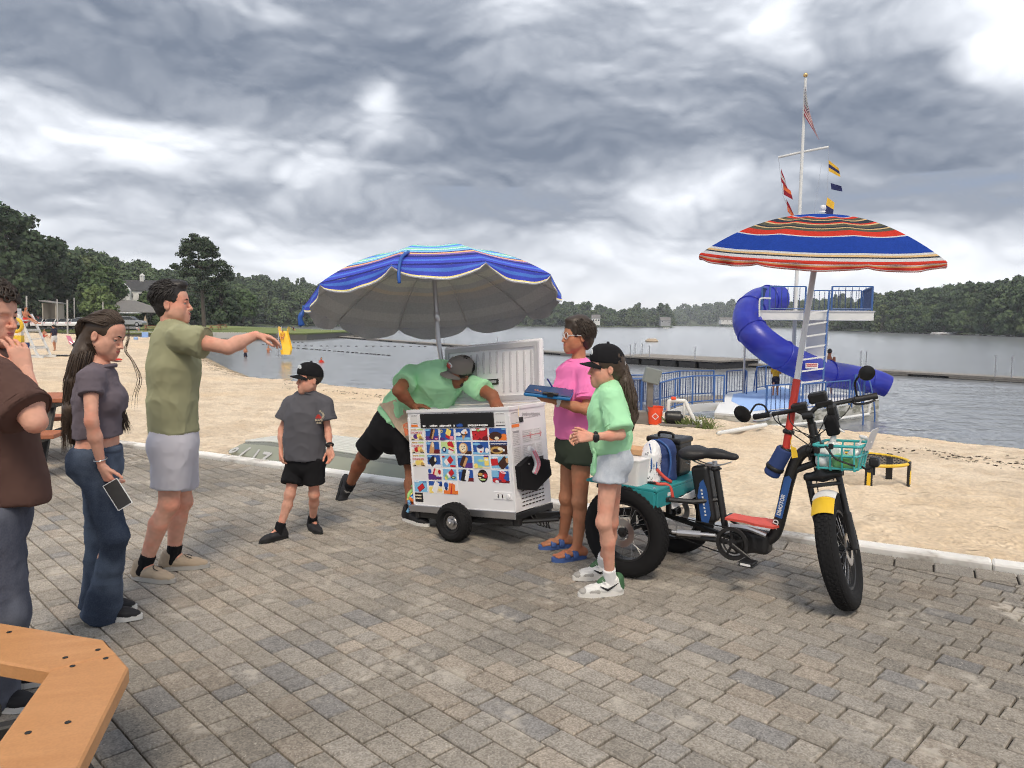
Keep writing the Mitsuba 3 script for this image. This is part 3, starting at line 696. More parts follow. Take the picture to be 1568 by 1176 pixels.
def shoe(k, A, toe, mat, sole, s=1.0, up=(0, 0, 1), ah=.085, kind='sneaker', lace='lace_white', toe_mat=None, thick=.024, collar_h=.0):
    """A = ankle, toe = the way it points; the sole lies ah below the ankle"""
    f = np.asarray(toe, float); up = nz(up); f = nz(f - up * (f @ up)); r = np.cross(f, up); R = np.stack([r, f, up], 1)
    q = lambda x, y, z: np.asarray(A) + R @ np.array([x * s, y * s, z * s - ah])
    o = [cone(q(0, -.048, .052), q(0, -.03, .085), .036 * s, .038 * s, .02), cone(q(0, -.05, .040), q(0, .045, .048), .036 * s, .040 * s, .02), cone(q(0, .045, .050), q(.003, .125, .036), .040 * s, .038 * s, .03, flat=(up, .8)),
         cone(q(.003, .125, .033), q(0, .172, .028), .040 * s, .030 * s, .02, flat=(up, .75)), cone(q(0, -.03, .08), q(0, -.02, .105 + collar_h), .040 * s, .043 * s, .015, cap=(False, True)), cut(q(0, 0, thick * .6), -up)]
    p = add(k, 'shoe', sdf(o, .0055), mat, True)
    yy = np.linspace(0, 2 * np.pi, 40, endpoint=False); X = np.sin(yy); Y = np.cos(yy)
    wd = np.interp(Y, [-1, -.5, 0, .45, 1], [.030, .037, .036, .045, .026]) * 1.02
    pts = [(x * w * 1.05, .060 + y * .148) for x, y, w in zip(np.sign(X) * np.abs(X) ** .75, Y, wd)]
    M = np.eye(4); M[:3, :3] = R * s; M[:3, 3] = q(0, 0, 0)
    add(p, 'sole', prism(Polygon(pts).buffer(.004), thick, M), sole, 40)
    if kind == 'sneaker':
        for j in range(4):
            y = .045 + .019 * j; z = .088 - .009 * j - (.0 if j else -.004)
            add(p, 'lace', tube([q(-.026, y, z - .016), q(-.01, y + .004, z - .002), q(.01, y + .006, z - .002), q(.026, y, z - .016)], .0032 * s, 5), lace, True)
        add(p, 'lace_bow', cat([tube(spline([q(0, .05, .092), q(g * .03, .06, .10), q(g * .045, .045, .085), q(g * .02, .05, .088)], 12), .0022 * s, 5) for g in (-1, 1)]), lace, True)
    elif kind == 'moccasin':
        o = [q(.028, .05, .075), q(.034, .10, .058), q(.022, .142, .050), (q(0, .152, .048)), q(-.022, .142, .050), q(-.034, .10, .058), q(-.028, .05, .075)]
        add(p, 'seam', tube(spline(o, 24), .0038 * s, 6), mat, True)
        add(p, 'lace', cat([tube(spline([q(-.032, .05, .075), q(0, .062, .086), q(.032, .05, .075)], 10), .003 * s, 5), tube(spline([q(-.03, .075, .066), q(0, .085, .077), q(.03, .075, .066)], 10), .003 * s, 5),
                               tube(spline([q(0, .062, .088), q(.03, .09, .082), q(.022, .11, .07)], 10), .0026 * s, 5), tube(spline([q(0, .062, .088), q(-.035, .085, .075), q(-.03, .105, .065)], 10), .0026 * s, 5)]), lace, True)
    if toe_mat: add(p, 'toe_cap', sdf([cone(q(.003, .135, .033), q(0, .176, .0285), .0405 * s, .0305 * s, .02, flat=(up, .76)), cut(q(0, 0, thick * .7), -up), cut(q(0, .128, .0), -f)], .005), toe_mat, True)
    return p
def sock(k, A, kn, s, L, mat, r=.043):
    d = nz(np.asarray(kn) - A); return add(k, 'sock', sdf([cone(A - d * .03, A + d * L, r * s, (r + .002) * s, .01, cap=(False, True))], .006), mat, True)
def hair_cap(c, R, s, thick, ops=(), front=(0, .105, -.035), fr=(.085, .075, .088), h=.005, noise_=(.007, 55), seed=1, cutn=None, top=.01):
    q = lambda r, f, u: c + R @ np.array([r, f, u]) * s
    o = [ell(q(0, -.014, .038 + top * .5), np.array([.076 + thick, .094 + thick, .082 + thick + top]) * s, R, .02)] + list(ops) + [sub(ell(q(*front), np.array(fr) * s, R, .012))]
    o.append(cut(q(0, -.06, -.075) if cutn is None else q(*cutn[0]), R @ np.array((0, .35, -.94) if cutn is None else cutn[1])))
    for g in (-1, 1): o.append(sub(ell(q(g * .085, .012, -.030), np.array([.03, .030, .042]) * s, R, .01)))
    return vnoise(sdf(o, h), noise_[0] * s, noise_[1], seed)
def locks(paths, r, n=5, taper=True):
    ms = []
    for p in paths:
        k = len(p); t = np.linspace(0, 1, k); rr = r * np.minimum(1, np.minimum(.35 + t * 5, (1 - t) * 3 + .12)) if taper else r
        ms.append(tube(p, rr, n, cap=True))
    return cat(ms)
def tufts(c, R, s, n, L, r, seed, region, lay, mat_k=None, thick=.008):
    """short tapered locks lying on the skull: region(u) says which directions carry hair, lay(u) which way they lie"""
    g = np.random.default_rng(seed); P = []
    while len(P) < n:
        u = nz(g.normal(size=3))
        if not region(u): continue
        b = np.array([0, -.014, .040]) + u * (np.array([.076, .094, .084]) + thick); d = nz(np.asarray(lay(u)) + g.normal(size=3) * .20)
        d = d - u * (d @ u) * .8; l = L * g.uniform(.6, 1.2)
        pts = [b - d * l * .3, b + d * l * .25 + u * .004, b + d * l * .6 + u * .004, b + d * l + u * g.uniform(-.004, .006)]
        P.append([c + R @ x * s for x in pts])
    return locks(P, r * s, 4)
def cap_hat(k, c, R, s, mat, bill_mat=None, yaw=0, badge=None, name='cap', bulge=.0, tilt=0.0):
    bill_mat = bill_mat or mat
    q = lambda r, f, u: c + R @ np.array([r, f, u]) * s
    o = [ell(q(0, -.012, .040), np.array([.088, .106, .098 + bulge]) * s, R, .02), ell(q(0, .045, .075), np.array([.062, .05, .052 + bulge]) * s, R, .04), cut(q(0, 0, .030), R @ np.array((0, .10, -1.0))), ]
    hk = add(k, name, sdf(o, .005), mat, True)
    pts = []
    n = 15
    for j in range(2):
        for i in range(n):
            a = (i / (n - 1) - .5) * 2; x = a * .078; y0 = .080 * math.sqrt(max(0, 1 - (a * .86) ** 2)) + .004; y1 = y0 + .078 * (1 - abs(a) ** 2.6) + .004
            yy = (y0, y1)[j]; zz = .040 - .030 * a * a - .012 * j; pts.append((x, yy, zz))
    top = np.array(pts); v = np.vstack([top, top - [0, 0, .006]]); f = []
    for i in range(n - 1): f += [[i, n + i, n + i + 1], [i, n + i + 1, i + 1]]
    f = np.array(f); N = 2 * n; F = [f[:, ::-1], f + N]
    loop = list(range(n)) + list(range(2 * n - 1, n - 1, -1))
    for a, b in zip(loop, loop[1:] + loop[:1]): F.append(np.array([[a, b, N + b], [a, N + b, N + a]]))
    m = trimesh.Trimesh((c + (v * s) @ R.T), np.vstack(F), process=False); m.fix_normals()
    add(hk, 'bill', m, bill_mat, 40)
    add(hk, 'button', sphere(.010 * s, q(0, -.010, .141 + bulge), 2, ), mat, True)
    if badge: add(hk, 'badge', badge(q, R, s), 'cap_badge', 30)
    return hk
A_ = at
def ank(px, py, h=.088): return gp(px, py) + np.array([0, 0, h])
UPZ = np.array([0, 0, 1.0])
# ------------------------------------------------------------------ young man who points
k = thing('person', 'young man in olive t-shirt and grey shorts pointing to the right with outstretched arm', 'person')
J = prep(dict(head=A_(263, 465, 4.55), F=(.97, .20, .06), U=(-.05, 0, 1), neck=A_(263, 505, 4.56), chest=A_(266, 565, 4.55), waist=A_(265, 622, 4.55), pelv=A_(267, 672, 4.55),
    shR=A_(278, 518, 4.40), shL=A_(257, 514, 4.72), elR=A_(349, 532, 4.36), wrR=A_(392, 513, 4.50), elL=A_(272, 590, 4.82), wrL=A_(276, 645, 4.76),
    hipR=A_(264, 688, 4.46), hipL=A_(272, 688, 4.64), knR=A_(258, 772, 4.45), knL=A_(279, 768, 4.66), anR=ank(222, 888), anL=ank(266, 872), toeR=np.array([.97, -.25, 0]), toeL=np.array([.98, .22, 0])), (.95, .25, 0))
W = dict(hip=.146, waist=.132, chest=.156, dep=.74, leg=1.02, arm=1.0, seat=.80)
body(k, J, 1.02, W, 'skin_fair', 1.02, {'R': dict(d=(.93, .15, -.18), n=(.1, -.15, -1), t=(0, -.6, -.5), curl=(18, 26, 34, 40), thumb=(.75, .25, .5)), 'L': dict(d=(.2, 0, -1), n=(-.2, -1, 0), t=(1, 0, 0))})
face_parts(k, J['head'], J['hR'], 1.02)
add(k, 't_shirt', torso_cloth(J, 1.02, W, .020, A_(268, 661, 4.55), (.04, 0, -1), .50, .092, flare=.012, wr=(.009, (9, 9, 5), 11)), 'olive_cloth', True)
collar(k, J, .068, 'olive_cloth')
add(k, 'necklace', torus(.070, .0035, 28, 6, c=J['neck'] + J['bf'] * .012 + [0, 0, .018], axis=(-.25, 0, 1)), 'black_plastic', True)
add(k, 'shorts', pants(J, 1.02, W, .022, {'R': J['hipR'] + (J['knR'] - J['hipR']) * .70, 'L': J['hipL'] + (J['knL'] - J['hipL']) * .74}, {'R': .108, 'L': .104}, A_(268, 645, 4.55), (0, 0, 1)), 'grey_shorts_cloth', True)
c, R = J['head'], J['hR']
h = hair_cap(c, R, 1.02, .006, [ell(c + R @ np.array([0, .060, .112]), (.05, .042, .026), R, .03), ell(c + R @ np.array([0, -.045, -.02]), (.066, .052, .072), R, .03)], seed=3, top=.014, front=(0, .120, -.035), fr=(.095, .085, .092), noise_=(.003, 60))
add(k, 'hair', cat([h, tufts(c, R, 1.02, 520, .050, .0030, 5, lambda u: u[2] > .12 and not (u[1] > .45 and u[2] < .55), lambda u: (u[0] * .5, -.85, .15) if u[2] > .5 else (0, -.7, -.6), thick=.011),
                    tufts(c, R, 1.02, 240, .030, .0026, 6, lambda u: u[1] < -.1 and -.7 < u[2] <= .15, lambda u: (0, -.2, -1), thick=.006)]), 'hair_black', True)
for q in 'RL':
    sock(k, J['an' + q], J['kn' + q], 1.0, .075, 'sock_black'); shoe(k, J['an' + q], J['toe' + q], 'shoe_tan', 'sole_grey', 1.02, kind='moccasin', lace='lace_dark', thick=.026)

# ------------------------------------------------------------------ young woman with the phone
k = thing('person', 'young woman with very long brown hair, grey cropped top and flared jeans looking down', 'person')
J = prep(dict(head=A_(161, 513, 3.87), F=(.93, -.05, -.30), U=(.25, 0, 1), neck=A_(153, 566, 3.87), chest=A_(150, 612, 3.87), waist=A_(150, 660, 3.87), pelv=A_(150, 704, 3.87),
    shR=A_(139, 582, 3.74), shL=A_(158, 578, 4.0), elR=A_(140, 645, 3.66), wrR=A_(156, 714, 3.70), elL=A_(162, 650, 4.06), wrL=A_(177, 702, 4.02),
    hipR=A_(146, 715, 3.79), hipL=A_(152, 715, 3.95), knR=A_(176, 822, 3.74), knL=A_(150, 815, 3.98), anR=ank(157, 950), anL=ank(150, 936), toeR=np.array([1, .12, 0]), toeL=np.array([1, .15, 0])), (.97, .1, 0))
W = dict(hip=.142, waist=.112, chest=.128, dep=.78, leg=.95, arm=.80, neck=.045, seat=.98, bust=((.06, .075, .055, -.005), (-.06, .075, .055, -.005)))
body(k, J, .94, W, 'skin_fair', .96, {'R': dict(d=(.45, .05, -1), n=(.5, .85, .2), t=(1, 0, 0), curl=(45, 50, 55, 60), s=.9), 'L': dict(d=(.15, 0, -1), n=(-.9, -.3, 0), t=(.3, -1, 0), s=.88)}, fem=True)
face_parts(k, J['head'], J['hR'], .96, lip='lip_mat')
top_m = torso_cloth(J, .94, W, .010, A_(150, 668, 3.87), (.05, 0, -1), .36, .056, wr=(.004, (10, 10, 14), 15), h=.007)
add(k, 'cropped_top', top_m, 'grey_top_cloth', True); collar(k, J, .060, 'grey_top_cloth', off=.012, thick=.012)
add(k, 'jeans', pants(J, .94, W, .009, {'R': J['anR'] + [-.005, 0, -.060], 'L': J['anL'] + [0, 0, -.055]}, {'R': .098, 'L': .092}, A_(150, 682, 3.87), (0, 0, 1), knee=.060, wr=(.004, (9, 9, 12), 9)), 'jeans_dark', True)
add(k, 'waistband', torus(.128, .009, 30, 8, sq=2.0, c=(0, 0, 0)).apply_transform(frame(x=J['ax'], z=(0.05, 0, 1), o=A_(150, 686, 3.87)) @ np.diag([1, .84, 1, 1])), 'jeans_dark', True)
for q in 'RL': shoe(k, J['an' + q], J['toe' + q], 'shoe_black', 'sole_white', .95, lace='lace_white', thick=.028)
for q in 'RL':
    A, t = J['an' + q], nz(J['toe' + q]); r = np.cross(t, UPZ)
    add(k, 'toe_panel', sdf([cone(A + t * .110 - UPZ * .036, A + t * .145 - UPZ * .043, .026, .022, .01, flat=(UPZ, .62))], .005), 'shoe_white', True); add(k, 'side_panel', sdf([cone(A + t * .02 - UPZ * .044 + r * x, A + t * .075 - UPZ * .046 + r * x * 1.05, .016, .014, .01, flat=(r, .4)) for x in (-.036, .036)], .004), 'shoe_white', True)
c, R = J['head'], J['hR']
hq = lambda r, f, u: c + R @ np.array([r, f, u]) * .96
h = hair_cap(c, R, .96, .005, [ell(hq(0, -.070, -.03), (.062, .050, .09), R, .04)], seed=8, top=.004, front=(0, .118, -.045), fr=(.088, .075, .098), noise_=(.0012, 40), cutn=((0, -.05, -.16), (0, .5, -.9)))
g = np.random.default_rng(12); P = []
back = [A_(132, 540, 3.87), A_(122, 580, 3.86), A_(112, 625, 3.86), A_(105, 668, 3.86)]
ms = sdf([cone(hq(0, -.065, .03), back[0], .056, .054, .03, flat=(J['ax'], 1.3)), cone(back[0], back[1], .054, .050, .03, flat=(J['ax'], 1.55)), cone(back[1], back[2], .050, .038, .03, flat=(J['ax'], 1.7)), cone(back[2], back[3] + [.015, 0, -.03], .045, .012, .03, flat=(J['ax'], 1.9))], .0075)
for i in range(560):
    th = g.uniform(0, 2 * math.pi); a, b = math.cos(th), math.sin(th); e = g.uniform(.55, 1.1); rr = g.uniform(.85, 1.08); ah = g.uniform(-1, 1)
    rim_ = lambda p, ra, rb: p + J['ax'] * a * ra * rr + J['bf'] * b * rb * rr
    pts = [hq(ah * .060, .068 - .03 * ah * ah, .100 - .035 * ah * ah), hq(ah * .090, .0, .136 - .075 * ah * ah), hq(ah * .088, -.085, .085 - .03 * abs(ah)), hq(a * .078, -.108 + .02 * b, .010), rim_(back[0], .082, .060), rim_(back[1], .088, .058), rim_(back[2], .076, .046), rim_(back[3], .055, .034) + [0, 0, -.10 * g.random()]]
    m = max(6, int(2 + 6.5 * e)); pts = [p + g.normal(size=3) * .0035 for p in pts[:m]]
    w = spline(pts, 24); w[:, 0] += .006 * np.sin(np.linspace(0, 9, len(w)) + g.random() * 6) * np.linspace(0, 1, len(w)); P.append(w)
for i in range(130):                                                   # the lock in front of the far shoulder
    a, b = g.normal() * .5, g.normal() * .5; e = g.uniform(.6, 1.1)
    pts = [hq(.07, -.02 + .02 * b, -.06), A_(171, 590, 3.93) + [a * .02, b * .02, 0], A_(180, 628, 3.92) + [a * .035, b * .02, 0], A_(187, 655, 3.92) + [a * .05, b * .02, -.03 * g.random()]]
    P.append(spline([p + g.normal(size=3) * .004 for p in pts], 15))
P2 = []
for i in range(4):                                                    # the loose strand before the face
    o = g.normal(size=3) * .004
    P2.append(spline([hq(-.03, .085, .085) + o, hq(-.03, .108, .02) + o, hq(-.03, .112, -.05) + o, A_(203, 553, 3.83) + o, A_(213, 580, 3.83) + o * 2, A_(206, 605, 3.83) + o * 2, A_(205, 625, 3.83) + o * 3], 22))
add(k, 'hair', cat([h, vnoise(ms, .0015, 45, 4)]), 'hair_long', True)
add(k, 'hair_strand', locks(P2, .0017, 4), 'hair_long', True); add(k, 'hair_strands', locks(P, .0028, 4), 'hair_long', True)
add(k, 'earring', cat([sphere(.0045, hq(-.078, -.005, -.042), 1), sphere(.0035, hq(-.078, -.006, -.052), 1)]), 'gold', True)
add(k, 'bracelet', torus(.030, .0035, 20, 6, c=J['wrR'] + [-.006, 0, .035], axis=J['wrR'] - J['elR']), 'steel', True)
ph = A_(180, 757, 3.64); M = frame(x=nz([.50, 0, -.80]), z=nz([.25, -.90, .30]), o=ph)
k = thing('phone', 'smartphone in white case held low by the long-haired young woman', 'phone')
add(k, 'case', xf(prism(sbox(-.069, -.033, .069, .033).buffer(.004), .009, z=-.010), M), 'white_plastic', 30)
add(k, 'screen', xf(prism(sbox(-.0665, -.0305, .0665, .0305).buffer(.003), .0014, z=.0), M), 'black_plastic', 30)

# ------------------------------------------------------------------ boy
k = thing('person', 'small boy in dark cap, charcoal t-shirt and black shorts standing alone', 'person')
J = prep(dict(head=A_(474, 581, 5.40), F=(-.80, -.58, .05), U=(0, 0, 1), neck=A_(472, 603, 5.42), chest=A_(468, 640, 5.42), waist=A_(467, 672, 5.42), pelv=A_(466, 703, 5.42),
    shR=A_(446, 619, 5.47), shL=A_(496, 619, 5.38), elR=A_(431, 658, 5.45), wrR=A_(430, 690, 5.40), elL=A_(502, 658, 5.36), wrL=A_(505, 686, 5.27),
    hipR=A_(454, 708, 5.46), hipL=A_(480, 708, 5.40), knR=A_(444, 757, 5.38), knL=A_(481, 757, 5.42), anR=ank(428, 826, .075), anL=ank(479, 812, .075), toeR=np.array([-.72, -.69, 0]), toeL=np.array([.62, -.78, 0])), (-.18, -.98, 0))
W = dict(hip=.150, waist=.142, chest=.150, dep=.74, leg=.88, arm=.78, neck=.050)
body(k, J, .74, W, 'skin_fair', .86, {'R': dict(d=(.02, -.1, -1), n=(1, .2, 0), t=(0, -1, 0), curl=(50, 55, 60, 65), s=.78), 'L': dict(d=(.25, -.3, -1), n=(-.4, -1, 0), t=(-1, 0, .2), curl=(30, 35, 40, 45), s=.78)})
face_parts(k, J['head'], J['hR'], .86)
ts = torso_cloth(J, .74, W, .024, A_(466, 702, 5.42), (0, 0, -1), .62, .074, flare=.03, h=.0075, wr=(.006, (10, 10, 6), 21))
add(k, 't_shirt', ts, 'charcoal_cloth', True); collar(k, J, .056, 'charcoal_cloth')
add(k, 'shorts', pants(J, .74, W, .016, {'R': A_(447, 741, 5.40), 'L': A_(481, 740, 5.41)}, {'R': .080, 'L': .080}, A_(466, 690, 5.42), (0, 0, 1), k=.015), 'black_cloth', True)
# chest print: an arch of letters over a small red motif
pc = A_(488, 640, 5.24); mx, mz = nz([.97, -.18, 0]), nz([0, -.12, .99]); Mp = frame(x=mx, y=mz, o=pc)
pr = []
for i, ch in enumerate('SUMMER'):
    a = math.radians(66 - i * 26); m = text(ch, .014, .004, True, center=True); m.apply_transform(rot(math.degrees(a) - 90 + 0)); pr.append(mv(m, .030 * math.cos(a), .022 + .024 * math.sin(a)))
pr += [mv(text('BEACH', .012, .004, True, center=True), 0, -.022), mv(text('CLUB', .010, .004, True, center=True), 0, -.040)]
add(k, 'shirt_print', xf(cat(pr), Mp), 'cream_print')
add(k, 'shirt_motif', xf(cat([prism(Point(0, .012).buffer(.014), .004), prism(Point(.014, .004).buffer(.009), .0045), prism(Point(-.015, .003).buffer(.008), .0045)]), Mp), 'red_print')
c, R = J['head'], J['hR']
add(k, 'hair', hair_cap(c, R, .86, .008, seed=5, noise_=(.004, 70)), 'hair_brown', True)
def badge1(q, R, s):
    m = sdf([ell(q(0, .088, .092), np.array([.040, .012, .030]) * s, R, .01)], .004); return m
cap_hat(k, c, R, .86, 'black_cloth', badge=badge1, bulge=.006)
add(k, 'watch', cat([torus(.024, .006, 18, 6, sq=1.5, c=J['wrL'] + [0, 0, .022], axis=J['wrL'] - J['elL']), box(.022, .010, .024, J['wrL'] + [-.005, -.026, .022], .003)]), 'black_plastic', True)
for q in 'RL':
    sock(k, J['an' + q], J['kn' + q], .80, .05, 'sock_black'); shoe(k, J['an' + q], J['toe' + q], 'shoe_black', 'sole_black', .74, ah=.075, lace='shoe_black', collar_h=.01)

# ------------------------------------------------------------------ man leaning into the cart
k = thing('person', 'heavy man in mint green t-shirt and grey cap leaning deep into the open cart', 'person')
J = prep(dict(head=A_(704, 571, 5.84), F=(-.80, -.56, -.20), U=(.45, -.15, .88), neck=A_(690, 577, 5.98), chest=A_(664, 592, 6.06), waist=A_(632, 625, 6.12), pelv=A_(606, 655, 6.14),
    shR=A_(630, 573, 5.98), shL=A_(722, 588, 5.86), elR=A_(610, 598, 5.74), wrR=A_(632, 621, 5.85), elL=A_(754, 606, 5.66), wrL=np.array([-.03, 5.44, .77]),
    hipR=A_(596, 650, 6.22), hipL=A_(620, 662, 6.04), knR=A_(556, 700, 6.36), knL=A_(632, 722, 6.02), anR=A_(535, 744, 6.55), anL=ank(629, 799), toeR=np.array([-.28, -.15, -.95]), fuR=np.array([.80, -.6, 0]), toeL=np.array([.72, -.68, 0]), lbd=np.array([.4, -.9, 0])), (.22, -.80, -.40))
W = dict(hip=.180, waist=.185, chest=.190, dep=.82, leg=1.08, arm=1.14, neck=.064)
body(k, J, 1.0, W, 'skin_brown', 1.04, {'R': dict(d=(.95, -.25, .0), n=(.1, 0, -1), t=(0, -1, 0), curl=(12, 14, 16, 18)), 'L': dict(d=(.1, -.1, -1), n=(0, -1, .1), t=(1, 0, 0))})
face_parts(k, J['head'], J['hR'], 1.04)
add(k, 't_shirt', torso_cloth(J, 1.0, W, .022, J['pelv'] + (J['waist'] - J['pelv']) * .22, J['pelv'] - J['waist'], {'R': .62, 'L': .60}, {'R': .092, 'L': .085}, flare=.02, wr=(.010, (7, 7, 7), 31), top=.22), 'mint_cloth', True)
collar(k, J, .078, 'mint_cloth')
sh = pants(J, 1.0, W, .026, {'R': A_(562, 690, 6.32), 'L': A_(631, 708, 6.02)}, {'R': .112, 'L': .110}, J['pelv'] + (J['waist'] - J['pelv']) * .45, J['waist'] - J['pelv'])
add(k, 'shorts', sh, 'black_cloth', True)
# canvas apron tied across the hips: a pouch that hangs over the belly
ap = [A_(592, 617, 5.96), A_(606, 612, 5.93), A_(640, 652, 5.88), A_(652, 672, 5.86), A_(648, 684, 5.86), A_(628, 678, 5.87), A_(606, 655, 5.90), A_(592, 632, 5.95), A_(580, 618, 5.98)]
nrm = nz([-.25, -.93, .25]); v = np.array(ap); v2 = v - nrm * .012; n = len(v)
F = [[0, i, i + 1] for i in range(1, n - 1)]; F = F + [[n, n + i + 1, n + i] for i in range(1, n - 1)] + [x for i in range(n) for x in ([i, n + i, (i + 1) % n], [(i + 1) % n, n + i, n + (i + 1) % n])]
am = trimesh.Trimesh(np.vstack([v, v2]), F, process=False); am = am.subdivide().subdivide(); am.vertices += nrm * (.020 * (meshkit.fbm(am.vertices * 9, 2, 3) - .3))[:, None]
ak = add(k, 'apron', am, 'apron_cloth', True)
Ma = frame(x=nz([.85, .1, -.40]), z=nrm, o=A_(627, 655, 5.815))
add(ak, 'emblem', xf(cat([prism(Polygon([(-.062, 0), (0, .072), (.062, 0), (0, -.072)]).difference(sbox(-.045, -.016, .045, .016)), .003)]), Ma), 'orange_print')
add(ak, 'lettering', xf(cat([mv(text('BUILD', .022, .003, True, center=True), 0, -.010)]), Ma), 'orange_print')
c, R = J['head'], J['hR']
add(k, 'hair', hair_cap(c, R, 1.04, .007, seed=6, noise_=(.003, 70)), 'hair_black', True)
hq = lambda r, f, u: c + R @ np.array([r, f, u]) * 1.04
add(k, 'beard', vnoise(sdf([cone(hq(-.054, .02, -.06), hq(0, .072, -.104), .024, .024, .02), cone(hq(.054, .02, -.06), hq(0, .072, -.104), .024, .024, .02), ell(hq(0, .090, -.052), (.024, .010, .006), R, .01), sub(ell(hq(0, .1, -.066), (.02, .014, .008), R, .004))], .004), .003, 90, 2), 'hair_black', True)
sg = add(k, 'sunglasses', cat([sdf([ell(hq(g * .032, .092, .002), (.027, .008, .019), R, .004)], .003) for g in (-1, 1)] + [tube([hq(g * .058, .080, .006), hq(g * .078, .03, .008), hq(g * .080, -.02, .002)], .003, 5) for g in (-1, 1)] + [tube([hq(-.008, .098, .005), hq(.008, .098, .005)], .003, 5)]), 'black_plastic', True)
def badge2(q, R, s): return sdf([ell(q(0, .093, .092), np.array([.030, .010, .018]) * s, R, .01)], .004)
hk = cap_hat(k, c, R, 1.04, 'cap_grey', badge=badge2, bulge=.004)
add(hk, 'mesh_back', sdf([ell(hq(0, -.018, .040), (.090, .106, .100), R, .02), cut(hq(0, 0, .032), R @ np.array((0, .1, -1.))), cut(hq(0, -.012, .05), R @ np.array((0, 1.0, .18)))], .006), 'black_cloth', True)
add(hk, 'stripe', cat([xf(box(.048, .003, .005), frame(x=R[:, 0], z=R[:, 2], o=hq(0, .107 - .002 * abs(j), .084 + .009 * j))) for j in (-1, 0, 1, 2)]), 'red_print')
for q in 'RL':
    sock(k, J['an' + q], J['kn' + q], 1.05, .05, 'sock_black')
    shoe(k, J['an' + q], J['toe' + q], 'shoe_black', 'sole_white' if q == 'L' else 'sole_black', 1.06, up=J['fu' + q], lace='sole_grey')

# ------------------------------------------------------------------ woman with the clipboard
k = thing('person', 'woman in bright pink t-shirt and dark green shorts writing on a blue clipboard', 'person')
J = prep(dict(head=A_(884, 515, 5.06), F=(-.95, -.28, .04), U=(0, 0, 1), neck=A_(886, 557, 5.07), chest=A_(884, 600, 5.06), waist=A_(883, 642, 5.06), pelv=A_(881, 680, 5.06),
    shL=A_(901, 575, 4.92), shR=A_(869, 572, 5.20), elL=A_(899, 628, 4.82), wrL=A_(848, 614, 4.80), elR=A_(858, 620, 5.18), wrR=A_(852, 597, 4.98),
    hipL=A_(890, 695, 4.98), hipR=A_(874, 695, 5.13), knL=A_(888, 768, 4.93), knR=A_(868, 762, 5.13), anL=ank(883, 856, .075), anR=ank(862, 838, .075), toeL=np.array([-.93, -.36, 0]), toeR=np.array([-.95, -.3, 0])), (-.93, -.36, 0))
W = dict(hip=.150, waist=.130, chest=.140, dep=.78, leg=.93, arm=.86, neck=.046, bust=((.06, .085, .06, -.01), (-.06, .085, .06, -.01)))
body(k, J, .95, W, 'skin_tan', .96, {'L': dict(d=(-1, -.1, .18), n=(.1, .3, 1), t=(0, 1, .4), curl=(30, 35, 38, 42), s=.9), 'R': dict(d=(-.75, -.45, -.1), n=(0, -.3, -1), t=(-.3, -1, 0), curl=(45, 50, 58, 62), s=.88)}, fem=True)
face_parts(k, J['head'], J['hR'], .96)
add(k, 't_shirt', torso_cloth(J, .95, W, .026, A_(882, 670, 5.06), (0, 0, -1), .72, .080, flare=.0, wr=(.008, (9, 9, 6), 41)), 'pink_cloth', True); collar(k, J, .066, 'pink_cloth')
add(k, 'shorts', pants(J, .95, W, .016, {'L': A_(889, 711, 4.97), 'R': A_(871, 710, 5.13)}, {'L': .106, 'R': .104}, A_(882, 655, 5.06), (0, 0, 1), k=.008), 'dark_green_cloth', True)
c, R = J['head'], J['hR']; hq = lambda r, f, u: c + R @ np.array([r, f, u]) * .96
add(k, 'hair', cat([hair_cap(c, R, .96, .012, [ell(hq(0, -.062, -.01), (.074, .056, .085), R, .03), ell(hq(0, .05, .108), (.05, .04, .02), R, .03), cone(hq(.074, .045, .07), hq(.078, .045, .02), .016, .008, .02), cone(hq(-.074, .045, .07), hq(-.078, .045, .02), .016, .008, .02)], seed=9, top=.016, front=(0, .118, -.045), fr=(.088, .080, .095), noise_=(.003, 50), cutn=((0, -.06, -.085), (0, .5, -.86))),
    tufts(c, R, .96, 620, .065, .0028, 15, lambda u: u[2] > -.35 and u[1] < .55 - .4 * (u[2] < .4), lambda u: (u[0] * .5, -.45, -.55) if u[1] < .2 else (.9 * np.sign(u[0] + .3), -.1, -.2), thick=.014)]), 'hair_brown', True)
add(k, 'glasses', cat([torus(.021, .0026, 20, 6, c=hq(g * .031, .094, 0), axis=R @ np.array([g * .2, 1, 0])) for g in (-1, 1)] + [tube([hq(g * .052, .086, .004), hq(g * .076, .03, .008), hq(g * .078, -.012, .004)], .0026, 5) for g in (-1, 1)] + [tube([hq(-.01, .100, .004), hq(.01, .100, .004)], .0026, 5)]), 'white_plastic', True)
add(k, 'earring', sphere(.006, hq(.080, -.004, -.042), 1), 'gold', True)
add(k, 'watch', cat([torus(.029, .007, 18, 6, sq=1.6, c=J['wrL'] + [.030, 0, -.006], axis=J['wrL'] - J['elL']), box(.028, .012, .028, J['wrL'] + [.030, -.030, .004], .004)]), 'white_plastic', True)
pts = [J['neck'] + J['ax'] * (.055 * math.cos(a)) + J['bf'] * (.055 * math.sin(a) + .02) + np.array([0, 0, .012 - .045 * max(0, math.sin(a)) ** 2]) for a in np.linspace(0, 2 * math.pi, 22, endpoint=False)]
add(k, 'necklace', tube(pts, .0018, 5, closed=True), 'gold', True)
